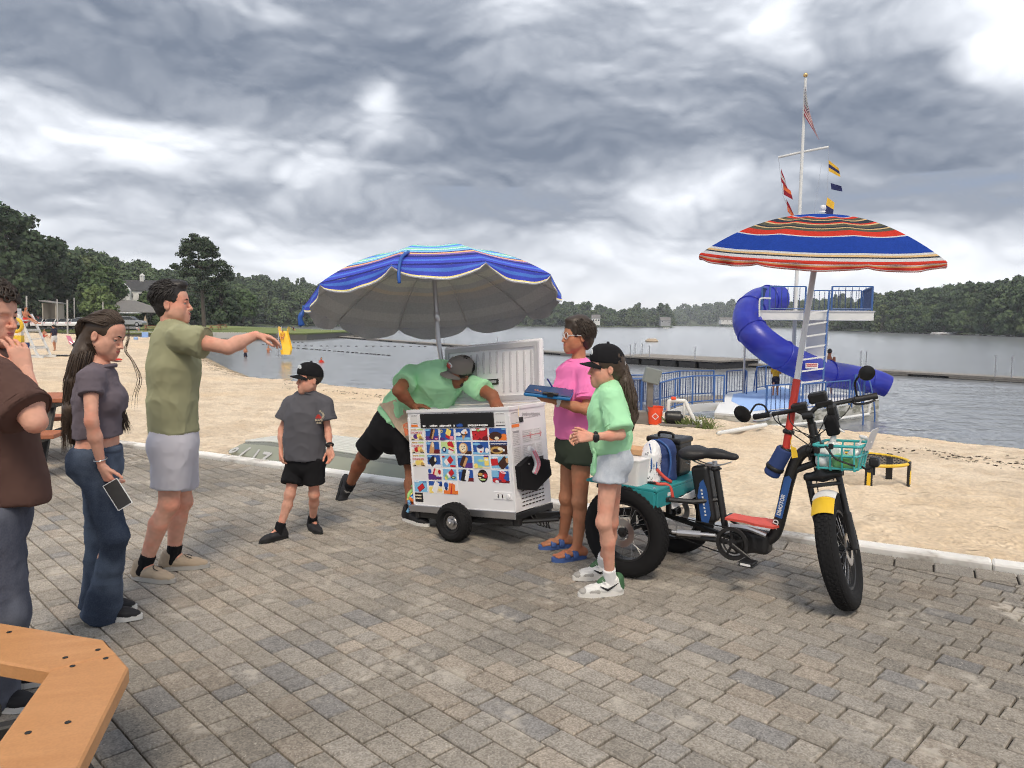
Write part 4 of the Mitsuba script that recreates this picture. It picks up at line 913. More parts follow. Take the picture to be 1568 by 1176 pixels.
for q in 'LR':
    A, f = J['an' + q], J['toe' + q]; r = np.cross(f, UPZ); qq = lambda x, y, z: A + r * x + f * y + UPZ * (z - .075)
    ft = [cone(qq(0, -.045, .050), qq(0, -.01, .07), .032, .034, .02), cone(qq(0, -.045, .045), qq(0, .08, .045), .030, .032, .02, flat=(UPZ, .75)), cone(qq(0, .06, .045), qq(0, .115, .036), .032, .036, .02, flat=(UPZ, .5))]
    for i in range(5): ft.append(cone(qq((-.028 + .0135 * i) * (1 if q == 'L' else -1), .11, .036), qq((-.030 + .0142 * i) * (1 if q == 'L' else -1), .150 + (-.004, .004, .004, -.002, .006)[i], .033), .0085, .0075 + (.003 if i == 4 else 0), .004))
    add(k, 'foot', sdf(ft, .0045), 'skin_tan', True)
    yy = np.linspace(0, 2 * np.pi, 36, endpoint=False); Y = np.cos(yy); wd = np.interp(Y, [-1, -.5, 0, .5, 1], [.034, .040, .039, .050, .040])
    M = np.eye(4); M[:3, :3] = np.stack([r, f, UPZ], 1); M[:3, 3] = qq(0, 0, 0)
    sk = add(k, 'sandal', prism(Polygon([(np.sign(x) * abs(x) ** .7 * w, .055 + y * .128) for x, y, w in zip(np.sin(yy), Y, wd)]), .028, M), 'sandal_blue', 35)
    for y0, hh in ((.025, .078), (.085, .066)):
        aa = np.linspace(-.15, math.pi + .15, 15); m = tube([qq(.046 * math.cos(t), y0, .026 + (hh - .030) * math.sin(t)) for t in aa], .0045, 6); v = np.asarray(m.vertices)
        v[:, :] += np.outer(((v - qq(0, y0, 0)) @ f), f) * 3.6; m.vertices = v; add(sk, 'strap', m, 'sandal_blue', True)
pri('clip_blue', srgb(30, 110, 170), .35); pri('clip_dark', srgb(28, 60, 100), .4)
k = thing('clipboard', 'bright blue storage clipboard held by the woman in pink', 'clipboard')
Mc = frame(x=nz([.70, -.42, -.13]), z=nz([-.36, -.45, .82]), o=A_(842, 602, 4.84))
Mc = frame(x=nz([.95, -.16, -.13]), z=nz([.06, -.15, .985]), o=A_(841, 602, 4.84))
add(k, 'board', xf(box(.30, .21, .022, bev=.006), Mc), 'clip_blue', 30); add(k, 'lid', xf(box(.296, .206, .008, (0, 0, .016), .003), Mc), 'clip_dark', 30)
add(k, 'clip', xf(cat([box(.10, .03, .014, (.02, -.098, .022), .004), box(.04, .012, .03, (.02, -.108, .018), .003)]), Mc), 'black_plastic', 30)
pri('pen_blue', srgb(40, 46, 120), .35)
a = A_(838, 580, 4.93); solo('pen', 'blue pen in the hand of the woman in pink', 'pen', cat([tube([a, a + nz([.5, .05, -.8]) * .135, a + nz([.5, .05, -.8]) * .150], [.0055, .005, .001], 8)]), 'pen_blue', True)

# ------------------------------------------------------------------ girl
k = thing('person', 'girl in mint green t-shirt, black cap and pale denim shorts with long ponytail', 'person')
J = prep(dict(head=A_(928, 563, 4.28), F=(-.985, -.10, .0), U=(0, 0, 1), neck=A_(935, 593, 4.28), chest=A_(934, 632, 4.28), waist=A_(934, 672, 4.28), pelv=A_(936, 702, 4.28),
    shL=A_(937, 612, 4.16), shR=A_(927, 608, 4.42), elL=A_(950, 666, 4.07), wrL=A_(906, 669, 4.02), elR=A_(926, 655, 4.46), wrR=A_(896, 668, 4.24),
    hipL=A_(934, 712, 4.21), hipR=A_(938, 712, 4.36), knL=A_(925, 800, 4.18), knR=A_(936, 800, 4.40), anL=ank(934, 910, .08), anR=ank(922, 884, .08), toeL=np.array([-.97, -.22, 0]), toeR=np.array([-.96, -.28, 0])), (-.98, -.15, 0))
W = dict(hip=.140, waist=.122, chest=.130, dep=.80, leg=.90, arm=.80, neck=.046, bust=((.05, .065, .05, -.01), (-.05, .065, .05, -.01)))
body(k, J, .84, W, 'skin_fair', .92, {'L': dict(d=(-1, -.05, 0), n=(0, .8, -.4), t=(-.2, .2, 1), curl=(48, 52, 56, 60), s=.82), 'R': dict(d=(-1, -.2, -.1), n=(0, -.9, -.3), t=(-.2, 0, 1), curl=(45, 50, 55, 60), s=.82)}, fem=True)
face_parts(k, J['head'], J['hR'], .92)
add(k, 't_shirt', torso_cloth(J, .84, W, .017, A_(934, 690, 4.28), (.05, 0, -1), .86, .076, flare=-.008, wr=(.008, (10, 10, 7), 51), h=.0075), 'mint_cloth', True); collar(k, J, .060, 'mint_cloth')
add(k, 'knot', vnoise(sdf([ell(A_(913, 688, 4.22), (.026, .026, .024), None, .02), cone(A_(912, 692, 4.21), A_(908, 722, 4.19), .014, .024, .02, flat=((1, 0, 0), .7))], .005), .006, 40, 3), 'mint_cloth', True)
add(k, 'shorts', pants(J, .82, W, .010, {'L': A_(932, 738, 4.20), 'R': A_(938, 737, 4.36)}, {'L': .092, 'R': .09}, A_(934, 680, 4.28), (0, 0, 1), k=.018, h=.0075), 'denim_light', True)
c, R = J['head'], J['hR']; hq = lambda r, f, u: c + R @ np.array([r, f, u]) * .92
add(k, 'hair', hair_cap(c, R, .92, .010, [ell(hq(0, -.07, -.02), (.058, .045, .075), R, .03)], seed=10, noise_=(.004, 60)), 'hair_long', True)
g = np.random.default_rng(33); P = []; base = hq(0, -.112, .012)
tail = [base, A_(957, 585, 4.27), A_(962, 612, 4.26), A_(964, 640, 4.25), A_(960, 662, 4.24)]
tm = sdf([cone(tail[0], tail[1], .022, .040, .02), cone(tail[1], tail[2], .040, .044, .02), cone(tail[2], tail[3], .044, .034, .02), cone(tail[3], tail[4], .034, .010, .02)], .006)
for i in range(300):
    th = g.uniform(0, 6.28); o = np.outer([.35, 1, 1.08, .85, .4], [.036 * math.cos(th), .038 * math.sin(th), 0]) * g.uniform(.8, 1.12) + g.normal(size=(5, 3)) * .005; w = spline(np.array(tail) + o * [[1]] + np.array([[0, 0, 0]] * 4 + [[0, 0, -.06 * g.random() + .02]]), 20)
    ph_ = g.random() * 6; tt = np.linspace(0, 1, len(w)); w[:, 0] += .012 * tt * np.sin(19 * tt + ph_); w[:, 1] += .012 * tt * np.cos(17 * tt + ph_); P.append(w)
add(k, 'ponytail', cat([vnoise(tm, .003, 38, 7), locks(P, .0028, 4)]), 'hair_long', True); add(k, 'hair_tie', torus(.022, .008, 16, 8, c=base, axis=(-1, 0, .2)), 'sock_white', True)
def badge3(q, R, s): return sdf([ell(q(0, .092, .090), np.array([.036, .010, .026]) * s, R, .01)], .004)
cap_hat(k, c, R, .92, 'black_cloth', badge=badge3, bulge=.012)
add(k, 'watch', cat([torus(.025, .007, 18, 6, sq=1.6, c=J['wrL'] + [.022, 0, 0], axis=(1, 0, 0)), box(.034, .010, .036, J['wrL'] + [.022, -.027, 0], .005)]), 'black_plastic', True)
for q in 'LR':
    sk = sock(k, J['an' + q], J['kn' + q], .86, .085, 'sock_white')
    if q == 'L': add(sk, 'tick', tube(spline([J['anL'] + np.array(x) for x in ((-.016, -.040, .058), (-.006, -.041, .050), (.018, -.038, .064))], 8), [.0035, .004, .0045, .005, .004, .004, .003, .003, .002][:len(spline([(0, 0, 0)] * 3, 8))], 5), 'black_plastic', True)
    shoe(k, J['an' + q], J['toe' + q], 'shoe_white', 'sole_white', .93, ah=.08, toe_mat='sole_grey', thick=.03)
    A, t = J['an' + q], nz(J['toe' + q]); r = np.cross(t, UPZ)
    for g_ in (-1, 1): add(k, 'shoe_stripe', tube(spline([A + t * y + r * g_ * x + UPZ * (z - .08) for x, y, z in ((.040, -.035, .078), (.043, .015, .050), (.044, .035, .046), (.042, .075, .066))], 12), np.interp(np.arange(13), [0, 5, 8, 12], [.002, .007, .008, .002]), 6), 'shoe_black', True)
    add(k, 'heel_panel', sdf([cone(A - t * .052 - UPZ * .032, A - t * .045 + UPZ * .012, .036, .037, .01), cut(A - t * .036, t), cut(A - UPZ * .052, -UPZ)], .005), 'shoe_green', True); add(k, 'side_panel', sdf([cone(A + t * .085 + r * x - UPZ * .047, A + t * .125 + r * x * .9 - UPZ * .050, .014, .014, .01, flat=(r, .4)) for x in (-.040, .040)], .004), 'sole_grey', True); add(k, 'tongue', sdf([cone(A + t * .03 + UPZ * .018, A + t * .065 - UPZ * .004, .020, .018, .01)], .005), 'shoe_green', True)

# ------------------------------------------------------------------ man at the left edge
k = thing('person', 'curly-haired man in brown t-shirt and grey jeans with hand raised to chin', 'person')
J = prep(dict(head=A_(-17, 481, 3.0), F=(.985, -.05, -.12), U=(.1, 0, 1), neck=A_(-28, 540, 3.02), chest=A_(-22, 640, 3.02), waist=A_(-22, 720, 3.02), pelv=A_(-16, 785, 3.02),
    shR=A_(-12, 580, 2.84), shL=A_(-32, 566, 3.22), elR=A_(54, 646, 2.78), wrR=A_(38, 566, 2.93), elL=A_(20, 680, 3.28), wrL=A_(40, 640, 3.05),
    hipR=A_(-16, 800, 2.92), hipL=A_(-8, 800, 3.12), knR=A_(0, 940, 2.9), knL=A_(2, 930, 3.12), anR=gp(-16, 1085) + [0, 0, .088], anL=gp(-2, 1050) + [0, 0, .088], toeR=np.array([1, 0, 0]), toeL=np.array([1, .1, 0])), (.98, .1, 0))
W = dict(hip=.152, waist=.148, chest=.170, dep=.76, leg=1.0, arm=1.0)
body(k, J, 1.0, W, 'skin_fair', 1.02, {'R': dict(d=(-.35, .10, 1), n=(-.75, .6, 0), t=(-.4, -1, 0), curl=(22, 26, 30, 34), spread=.10), 'L': dict(d=(-.3, -1, .2), n=(-1, 0, 0), t=(0, 0, 1))})
face_parts(k, J['head'], J['hR'], 1.02, sides=(-1,))
add(k, 't_shirt', torso_cloth(J, 1.0, W, .034, A_(-14, 758, 3.02), (-.10, 0, -1), .80, .098, flare=.022, wr=(.007, (7, 7, 4), 61), extra=[cone(A_(12, 640, 3.0), A_(34, 760, 3.0), .085, .10, .08)]), 'brown_cloth', True); collar(k, J, .070, 'brown_cloth')
add(k, 'jeans', pants(J, 1.0, W, .022, {'R': J['anR'] + [0, 0, -.05], 'L': J['anL'] + [0, 0, -.05]}, {'R': .105, 'L': .10}, A_(-14, 745, 3.02), (0, 0, 1), knee=.098, wr=(.005, (8, 8, 8), 7)), 'jeans_grey', True)
c, R = J['head'], J['hR']
g = np.random.default_rng(44); P = []
hm = hair_cap(c, R, 1.02, .003, [], seed=14, top=.006, front=(0, .125, -.045), fr=(.09, .080, .100), noise_=(.010, 50))
for i in range(760):                                                  # curls
    u = nz(g.normal(size=3))
    if u[2] < -.25 or (u[1] > .55 and u[2] < .22) or (u[1] > .1 and u[2] < .0): continue
    b = np.array([0, -.010, .045]) + u * np.array([.094, .112, .106]); e1 = nz(np.cross(u, g.normal(size=3))); e2 = np.cross(u, e1); r0 = g.uniform(.008, .016)
    P.append([c + R @ (b + e1 * r0 * math.cos(t) + e2 * r0 * math.sin(t) + u * (.010 * t / 4 - .006)) for t in np.linspace(0, 6.0, 9)])
add(k, 'hair', cat([hm, locks(P, .0040, 4)]), 'hair_brown', True)
for q in 'RL': shoe(k, J['an' + q], J['toe' + q], 'shoe_black', 'sole_white', 1.02)
# ================================================================== UMBRELLAS
def stripes(table):
    def f(p, n, uv):
        t = uv.x; col = mi.Color3f(*table[0][1])
        for x, c in table[1:]: col = dr.select(t > x, mi.Color3f(*c), col)
        return col * (.88 + .24 * noise(p.x * 160, p.y * 160, p.z * 160))
    return proc(f)
def thin(name, tex, rough=.7, spec=.25): scene[name] = {'type': 'principledthin', 'base_color': tex, 'roughness': rough, 'diff_trans': .8, 'eta': 1.3}
B1, B2, B3, TQ, GRN, ORG, YEL, WHT, PUR, NAVY = srgb(62, 74, 184), srgb(76, 118, 204), srgb(130, 175, 220), srgb(96, 172, 190), srgb(130, 200, 165), srgb(235, 175, 120), srgb(240, 222, 150), srgb(225, 228, 232), srgb(126, 104, 170), srgb(42, 48, 120)
RED, TAN, OLV, GRY, BLU = srgb(222, 76, 64), srgb(232, 200, 150), srgb(104, 104, 92), srgb(70, 76, 88), srgb(52, 84, 178)
pri('canopy_blue', stripes([(0, B2), (.08, TQ), (.14, PUR), (.18, B3), (.24, NAVY), (.27, TQ), (.33, GRN), (.38, B3), (.42, B1), (.46, WHT), (.48, GRN), (.54, TQ), (.58, B2), (.62, B3), (.66, GRN), (.70, WHT), (.715, TQ), (.745, B3), (.775, NAVY), (.795, ORG), (.82, PUR), (.85, NAVY), (.89, B1), (.925, B2), (.95, B1), (.99, NAVY), (1.01, B1), (1.035, B2), (1.065, B1), (1.102, YEL), (1.113, WHT)]), .7, spec=.25)
pri('canopy_under', stripes([(0, (.50, .50, .51)), (.10, (.42, .43, .46)), (.18, (.54, .55, .55)), (.27, (.43, .44, .48)), (.33, (.55, .56, .54)), (.40, (.45, .47, .50)), (.48, (.56, .57, .54)), (.56, (.46, .47, .50)), (.62, (.55, .49, .44)), (.66, (.43, .42, .45)), (.74, (.39, .40, .44)), (.86, (.45, .45, .48)), (.94, (.40, .40, .43))]), .6, spec=.4)  # light through the outer stripes is painted into this opaque grey
thin('canopy_red', stripes([(0, BLU), (.24, WHT), (.255, RED), (.30, OLV), (.35, TAN), (.37, GRY), (.43, RED), (.455, TAN), (.475, OLV), (.52, GRY), (.545, TAN), (.56, OLV), (.60, RED), (.68, WHT), (.695, BLU), (.90, WHT), (.92, TAN), (.94, GRY), (.955, WHT), (.985, RED), (1.03, WHT), (1.045, ORG), (1.07, RED), (1.11, WHT), (1.125, BLU), (1.145, WHT)]), .7, spec=.25)
thin('canopy_red_under', stripes([(0, srgb(150, 150, 170)), (.25, srgb(190, 130, 125)), (.45, srgb(160, 150, 140)), (.62, srgb(190, 120, 115)), (.7, srgb(140, 145, 180)), (.9, srgb(200, 190, 180)), (1, srgb(200, 140, 130))]), .7)
pri('pole_white', (.82, .82, .83), .4); pri('pole_red', srgb(200, 60, 48), .45); pri('alu', (.52, .52, .54), .35, metal=.9)
def canopy(c, n, R, H, N, vh, phase, drop=0.0, xdir=(1, 0, 0), vmin=.012, flare=.12, seed=1, inner=False):
    """canopy with N panels: c = centre of the rim plane, n = its axis, H = height of the dome, vh = longest hang of the scalloped valance"""
    M = frame(x=xdir, z=n, o=c); ts = np.r_[np.linspace(.02, 1, 26), np.linspace(1.012, 1.12, 5)]; K = N * 14
    ph = np.arange(K) / K * 2 * np.pi; loc = (ph * N / (2 * np.pi)) % 1; a = (loc - .5) * 2 * np.pi / N
    chord = math.cos(math.pi / N) / np.cos(a); g = np.random.default_rng(seed); wob = g.normal(size=(N, 2)) * .25
    V, UVs = [], []
    for t in ts:
        tt = min(t, 1); b = .25 + .75 * tt; rr = R * tt * (1 - b + b * chord); z = H * (1 - tt ** 2.1) - .045 * H * np.sin(np.pi * loc) * np.sin(np.pi * min(tt, 1) * .9)
        if t > 1:
            f = (t - 1) / .12; s = np.sin(np.pi * loc) ** .6; pn = (ph * N / (2 * np.pi)).astype(int) % N
            hang = (vmin + (vh - vmin) * s) * f * (1 + .0 * loc); rr = rr + flare * hang * (1 + wob[pn, 0]) + .018 * f * np.sin(loc * 4 * np.pi + wob[pn, 1] * 8) * s; z = z - hang
        if inner: z = z - .006; rr = rr - .003 * (t > 1)
        V.append(np.stack([rr * np.cos(ph + phase), rr * np.sin(ph + phase), z * np.ones(K)], -1)); UVs.append(np.stack([np.full(K, t), ph], -1))
    V = np.array(V).reshape(-1, 3); k = len(ts); i, j = np.meshgrid(np.arange(k - 1), np.arange(K), indexing='ij'); j2 = (j + 1) % K
    q = np.stack([i * K + j, (i + 1) * K + j, (i + 1) * K + j2, i * K + j2], -1).reshape(-1, 4)
    m = xf(trimesh.Trimesh(V, np.vstack([q[:, [0, 1, 2]], q[:, [0, 2, 3]]]), process=False), M)
    tips = [(M @ np.array([R * math.cos(2 * math.pi * s / N + phase), R * math.sin(2 * math.pi * s / N + phase), 0, 1]))[:3] for s in range(N)]
    return m, np.array(UVs).reshape(-1, 2), tips, (M @ np.array([0, 0, H, 1]))[:3]
def umbrella(k, c, n, R, H, N, vh, phase, outer, under, hub_r=.02, rib_mat='alu', **kw):
    m, uv, tips, apex = canopy(c, n, R, H, N, vh, phase, **kw); n = nz(n)
    ck = add(k, 'canopy', m, outer, True, uv=uv)
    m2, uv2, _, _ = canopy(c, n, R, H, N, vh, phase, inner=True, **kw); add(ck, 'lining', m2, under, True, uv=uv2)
    hub = apex - n * .05; add(k, 'hub', rod(apex - n * .09, apex - n * .02, hub_r * 1.8, 12), rib_mat, 40)
    for t in tips:
        a = c + (t - c) * .55 + n * H * (1 - .55 ** 1.9) - n * .018; b = c + (t - c) * .25 + n * H * (1 - .25 ** 1.9) - n * .02
        d = c + (t - c) * .8 + n * H * (1 - .8 ** 1.9) - n * .014
        add(k, 'rib', tube([hub, b, a, d, t - n * .004], .0032, 5), rib_mat, True)
    return tips, apex
# ================================================================== THE ICE CREAM CART
CO = np.array([-.746, 5.712, .166]); cx_ = np.array([.797, -.603, 0]); cy_ = np.array([.603, .797, 0]); cth = math.radians(5.75)
MC = frame(x=cx_ * math.cos(cth) + UPZ * math.sin(cth), y=cy_, o=CO)
CWD, CDP, CHT = .988, .43, .725
cw = lambda x, y, z: (MC @ np.array([x, y, z, 1.0]))[:3]
pri('cart_white', (.80, .80, .82), .35, clearcoat=.3); pri('cart_grey', (.50, .50, .52), .45); pri('tyre_mat', (.012, .012, .013), .85, spec=.25); pri('black_metal', (.014, .014, .015), .45)
pri('paper', (.72, .72, .72), .8); pri('ink', (.10, .10, .11), .8); pri('ink_grey', (.36, .36, .38), .8)
INK = {}
def inkc(name, r, g, b):
    INK[name] = pri('print_' + name, srgb(r, g, b), .5); return INK[name]
for nm, c in dict(blue=(44, 88, 168), sky=(130, 190, 228), purple=(92, 50, 128), red=(200, 40, 48), orange=(238, 128, 58), yellow=(246, 222, 120), cream=(240, 226, 196), brown=(66, 38, 30), dark=(28, 24, 26), tan=(206, 160, 112), white=(238, 238, 240), green=(150, 200, 120), maroon=(110, 28, 36), pink=(240, 150, 170), gold=(200, 160, 90), lime=(196, 222, 150), navy=(30, 52, 110)).items(): inkc(nm, *c)
k = thing('ice_cream_cart', 'white ice cream freezer cart with open lid and rows of colourful treat pictures', 'cart')
def ca(parent, name, m, mat, smooth=30, **kw): return add(parent, name, xf(m, MC), mat, smooth, **kw)
th = .045
shell = m3.Manifold.cube([CWD, CDP, CHT]) - m3.Manifold.cube([CWD - 2 * th, CDP - 2 * th, CHT]).translate([th, th, .12])
cab = ca(k, 'cabinet', to_tm(shell), 'cart_white', False)
rim = m3.Manifold.cube([CWD + .014, CDP + .014, .022]).translate([-.007, -.007, CHT - .010]) - m3.Manifold.cube([CWD - 2 * th, CDP - 2 * th, .1]).translate([th, th, CHT - .05])
ca(k, 'top_rim', to_tm(rim), 'cart_white', False)
for x in (-.004, CWD - .014): ca(k, 'corner_trim', box(.018, .018, CHT - .05, (x + .009, .003, CHT / 2 - .02), .004), 'cart_white')
lid = [box(CWD - .02, .030, .47, (CWD / 2, 0, .235), .008)]
MLid = MC @ np.array([[1, 0, 0, 0], [0, 1, 0, CDP - .01], [0, 0, 1, CHT + .018], [0, 0, 0, 1.0]]) @ rot(-5, (1, 0, 0))
lk = add(k, 'lid', xf(box(CWD - .02, .040, .47, (CWD / 2, .02, .235), .010), MLid), 'cart_white', 30)
fr = m3.Manifold.cube([CWD - .06, .02, .43]).translate([.03, -.018, .02]) - m3.Manifold.cube([CWD - .13, .05, .36]).translate([.065, -.03, .055])
add(lk, 'liner_frame', xf(to_tm(fr), MLid), 'cart_grey', False)
for i in range(13):
    x = .10 + i * (CWD - .20) / 12
    if .40 < x < .62: add(lk, 'rib', xf(box(.020, .016, .17, (x, -.004, .315), .007), MLid), 'cart_grey', 40)
    else: add(lk, 'rib', xf(box(.020, .016, .31, (x, -.004, .235), .007), MLid), 'cart_grey', 40)
add(lk, 'latch', xf(box(.135, .012, .045, (.505, -.004, .165), .004), MLid), 'black_plastic', 30)
add(lk, 'latch_recess', xf(box(.10, .006, .022, (.505, -.010, .165), .002), MLid), 'ink_grey', 30)
for x in (.12, CWD - .12): ca(k, 'hinge', cat([box(.07, .02, .05, (x, CDP + .008, CHT - .03), .003), tube([(x - .035, CDP + .012, CHT + .005), (x + .035, CDP + .012, CHT + .005)], .008, 8)]), 'steel')
ca(k, 'edge_trim', box(CWD + .045, .014, .052, (CWD / 2 - .022, -.006, -.022), .003), 'alu'); ca(k, 'edge_trim', box(.014, CDP + .02, .045, (CWD + .002, CDP / 2, -.030), .003), 'black_metal')
ca(k, 'chassis', cat([box(CWD + .02, .04, .05, (CWD / 2, y, -.072), .004) for y in (.03, CDP - .03)] + [box(.04, CDP, .05, (x, CDP / 2, -.073), .004) for x in (.02, .45, CWD - .06)]), 'black_metal')
# front: black cover strip with the feet of white letters under it
fy = -.0015
def sheet(x0, z0, x1, z1, t=.0016, y=0.0): return box(x1 - x0, t, z1 - z0, ((x0 + x1) / 2, y - t / 2, (z0 + z1) / 2))
ca(cab, 'cover_panel', box(.715, .012, .105, (.495, -.006, .652), .004), 'black_plastic')
fm = []
g = np.random.default_rng(5)
for x0, x1, nn in ((.165, .195, 2), (.235, .315, 5), (.335, .455, 8), (.475, .490, 1), (.610, .800, 11)):
    for i in range(nn):
        x = x0 + (x1 - x0) * (i + .5) / nn; fm.append(box(.008 + .006 * g.random(), .0016, .010 + .006 * g.random(), (x, -.0128, .6125 + .003 * g.random())))
ca(cab, 'lettering', cat(fm), INK['white']); ca(cab, 'lettering', cat([box(.058, .0016, .016, (.535, -.0128, .614)), box(.03, .0016, .008, (.54, -.0128, .624))]), INK['blue'])
for x0, x1 in ((.028, .105), (.862, .950)):
    p = ca(cab, 'notice', sheet(x0, .605, x1, .700), 'paper'); ca(p, 'strip', sheet(x0 + .004, .607, x1 - .004, .624 if x0 < .5 else .613, y=-.0017), INK['orange'] if x0 < .5 else 'ink'); ca(p, 'border', cat([sheet(x0 + .008, .690, x1 - .008, .693, y=-.0017), sheet(x0 + .008, .632, x1 - .008, .635, y=-.0017)]), 'ink')
XS = [(a * 1.045, b * 1.045) for a, b in [(.014, .150), (.166, .298), (.310, .446), (.458, .598), (.608, .752), (.760, .912)]]; ZS = [(.596 - (.588 - a) * 1.07, .596 - (.588 - b) * 1.07) for a, b in [(.502, .588), (.408, .496), (.314, .402), (.222, .306), (.128, .214)]]
def pic(col, row, bg, shapes, round_=False):
    (x0, x1), (z0, z1) = XS[col], ZS[row]; w, h = x1 - x0, z1 - z0; M = MC @ frame(x=(1, 0, 0), y=(0, 0, 1), o=(x0, 0, z0))
    poly = Point(w / 2, h / 2).buffer(min(w, h) / 2 * 1.02) if round_ else sbox(0, 0, w, h)
    p = add(cab, 'sticker', xf(prism(poly, .0014), M @ np.diag([1, 1, 1, 1])), INK[bg], False)
    if not round_: add(p, 'border', xf(prism(poly.difference(sbox(.004, .004, w - .004, h - .004)), .0006, z=.00142), M), INK['white'], False)
    by = {}
    for i, (kind, mat, a) in enumerate(shapes):
        if kind == 'b': s = sbox(a[0] * w, a[1] * h, a[2] * w, a[3] * h)
        elif kind == 'o': s = affinity.rotate(affinity.scale(Point(a[0] * w, a[1] * h).buffer(1, 12), a[2] * w, a[3] * h), a[4] if len(a) > 4 else 0)
        elif kind == 'r': s = affinity.rotate(sbox(a[0] * w - a[2] * w / 2, a[1] * h - a[3] * h / 2, a[0] * w + a[2] * w / 2, a[1] * h + a[3] * h / 2).buffer(.004), a[4])
        elif kind == 'p': s = Polygon([(x * w, y * h) for x, y in a])
        s = s.intersection(poly.buffer(-.001))
        if s.area < 1e-8: continue
        add(p, 'picture', xf(prism(s, .0005, z=.0021 + .0006 * i), M), INK[mat], False)
pop = lambda x, y, w, h, a, c1, c2: [('r', 'cream', (x - .22 * math.sin(math.radians(-a)), y - .42 * h - .05, .06, .3, a)), ('r', c1, (x, y, w, h, a)), ('r', c2, (x + .10, y + .10, w * .9, h * .4, a))]
ital = lambda c: [('b', 'cream', (.0, .0, 1, .3)), ('b', 'lime', (.55, .84, .95, .96)), ('b', 'gold', (.08, .84, .5, .92)), ('o', c, (.40, .32, .17, .20)), ('o', 'yellow', (.66, .36, .16, .22)), ('o', 'gold', (.76, .22, .12, .14)), ('b', 'ink' if 'ink' in INK else 'dark', (.1, .06, .3, .12)), ('b', 'dark', (.7, .08, .95, .13))]
for rw, c in ((0, 'purple'), (1, 'red'), (2, 'yellow')):
    pic(0, rw, 'white', ital(c)); x0, z0 = XS[0][0], ZS[rw][0]
    add(cab, 'sticker_lettering', xf(text('ITALIAN ICE', .0125, .0004, True), MC @ frame(x=(1, 0, 0), y=(0, 0, 1), o=(x0 + .010, -.0075, z0 + .053)) @ np.diag([1.12, 1, 1, 1])), INK['red'], False)
pic(1, 0, 'blue', [('b', 'purple', (0, 0, 1, .35)), ('r', 'brown', (.52, .52, .22, .8, -22)), ('r', 'tan', (.60, .50, .05, .75, -22)), ('o', 'sky', (.2, .85, .2, .08)), ('b', 'pink', (.72, .08, .92, .2))])
pic(2, 0, 'blue', [('o', 'yellow', (.12, .75, .09, .13)), ('o', 'blue', (.12, .75, .05, .07)), ('r', 'red', (.60, .45, .24, .50, -25)), ('r', 'yellow', (.62, .66, .28, .42, -25)), ('b', 'pink', (.70, .06, .95, .36)), ('o', 'purple', (.15, .1, .2, .14))])
pic(3, 0, 'blue', [('b', 'sky', (0, 0, 1, .25)), ('o', 'white', (.2, .5, .2, .15)), ('p', 'tan', [(.42, .5), (.72, .5), (.48, .02)]), ('o', 'brown', (.58, .55, .22, .16)), ('o', 'white', (.62, .66, .22, .16)), ('o', 'orange', (.7, .62, .06, .1)), ('o', 'white', (.66, .80, .13, .1))])
pic(4, 0, 'red', [('o', 'maroon', (.5, .3, .45, .28)), ('o', 'red', (.30, .35, .2, .3)), ('o', 'red', (.68, .4, .2, .32)), ('o', 'maroon', (.85, .15, .2, .2)), ('o', 'dark', (.25, .45, .03, .05)), ('o', 'dark', (.35, .3, .03, .05)), ('o', 'white', (.15, .85, .18, .1)), ('o', 'white', (.7, .88, .2, .09)), ('o', 'green', (.45, .8, .1, .08))])
pic(5, 0, 'blue', [('b', 'orange', (0, 0, 1, .28)), ('o', 'orange', (.85, .3, .22, .22)), ('o', 'brown', (.38, .36, .36, .32)), ('o', 'cream', (.45, .18, .13, .12)), ('o', 'sky', (.85, .88, .12, .06))])
pic(1, 1, 'blue', [('b', 'maroon', (.5, 0, 1, .35)), ('p', 'tan', [(.2, .02), (.55, .02), (.62, .5), (.3, .6)]), ('o', 'tan', (.48, .66, .14, .3, -10)), ('o', 'cream', (.52, .72, .08, .2)), ('o', 'sky', (.2, .82, .18, .1))])
pic(2, 1, 'lime', [('b', 'sky', (0, 0, .55, .4)), ('r', 'red', (.70, .72, .30, .5, 24)), ('p', 'white', [(.5, .1), (.75, .02), (.98, .3), (.6, .55)]), ('p', 'red', [(.55, .35), (.9, .2), (.92, .3), (.57, .5)]), ('p', 'yellow', [(.52, .55), (.9, .42), (.92, .5), (.56, .63)]), ('o', 'navy', (.25, .35, .13, .22)), ('o', 'white', (.25, .35, .07, .12))])
pic(3, 1, 'blue', [('b', 'brown', (.55, 0, 1, .25)), ('o', 'tan', (.46, .48, .29, .42)), ('o', 'cream', (.44, .50, .22, .32)), ('o', 'brown', (.38, .6, .03, .04)), ('o', 'brown', (.52, .44, .03, .04)), ('o', 'brown', (.42, .36, .03, .04)), ('o', 'brown', (.55, .62, .03, .04))])
pic(4, 1, 'blue', [('o', 'sky', (.25, .80, .25, .10)), ('b', 'sky', (0, 0, 1, .18)), ('o', 'white', (.48, .42, .22, .32)), ('o', 'navy', (.48, .60, .18, .16)), ('o', 'white', (.88, .32, .11, .2)), ('o', 'red', (.52, .22, .06, .07))])
pic(5, 1, 'brown', [('b', 'navy', (0, .72, 1, 1)), ('b', 'white', (.06, .80, .95, .86)), ('o', 'gold', (.40, .35, .36, .28)), ('o', 'brown', (.38, .32, .24, .14)), ('o', 'cream', (.60, .45, .14, .12)), ('o', 'white', (.80, .36, .06, .1))])
pic(1, 2, 'blue', [('b', 'white', (0, 0, 1, .2)), ('r', 'dark', (.42, .46, .36, .62, -52)), ('o', 'cream', (.62, .60, .08, .17)), ('o', 'sky', (.2, .85, .2, .08))])
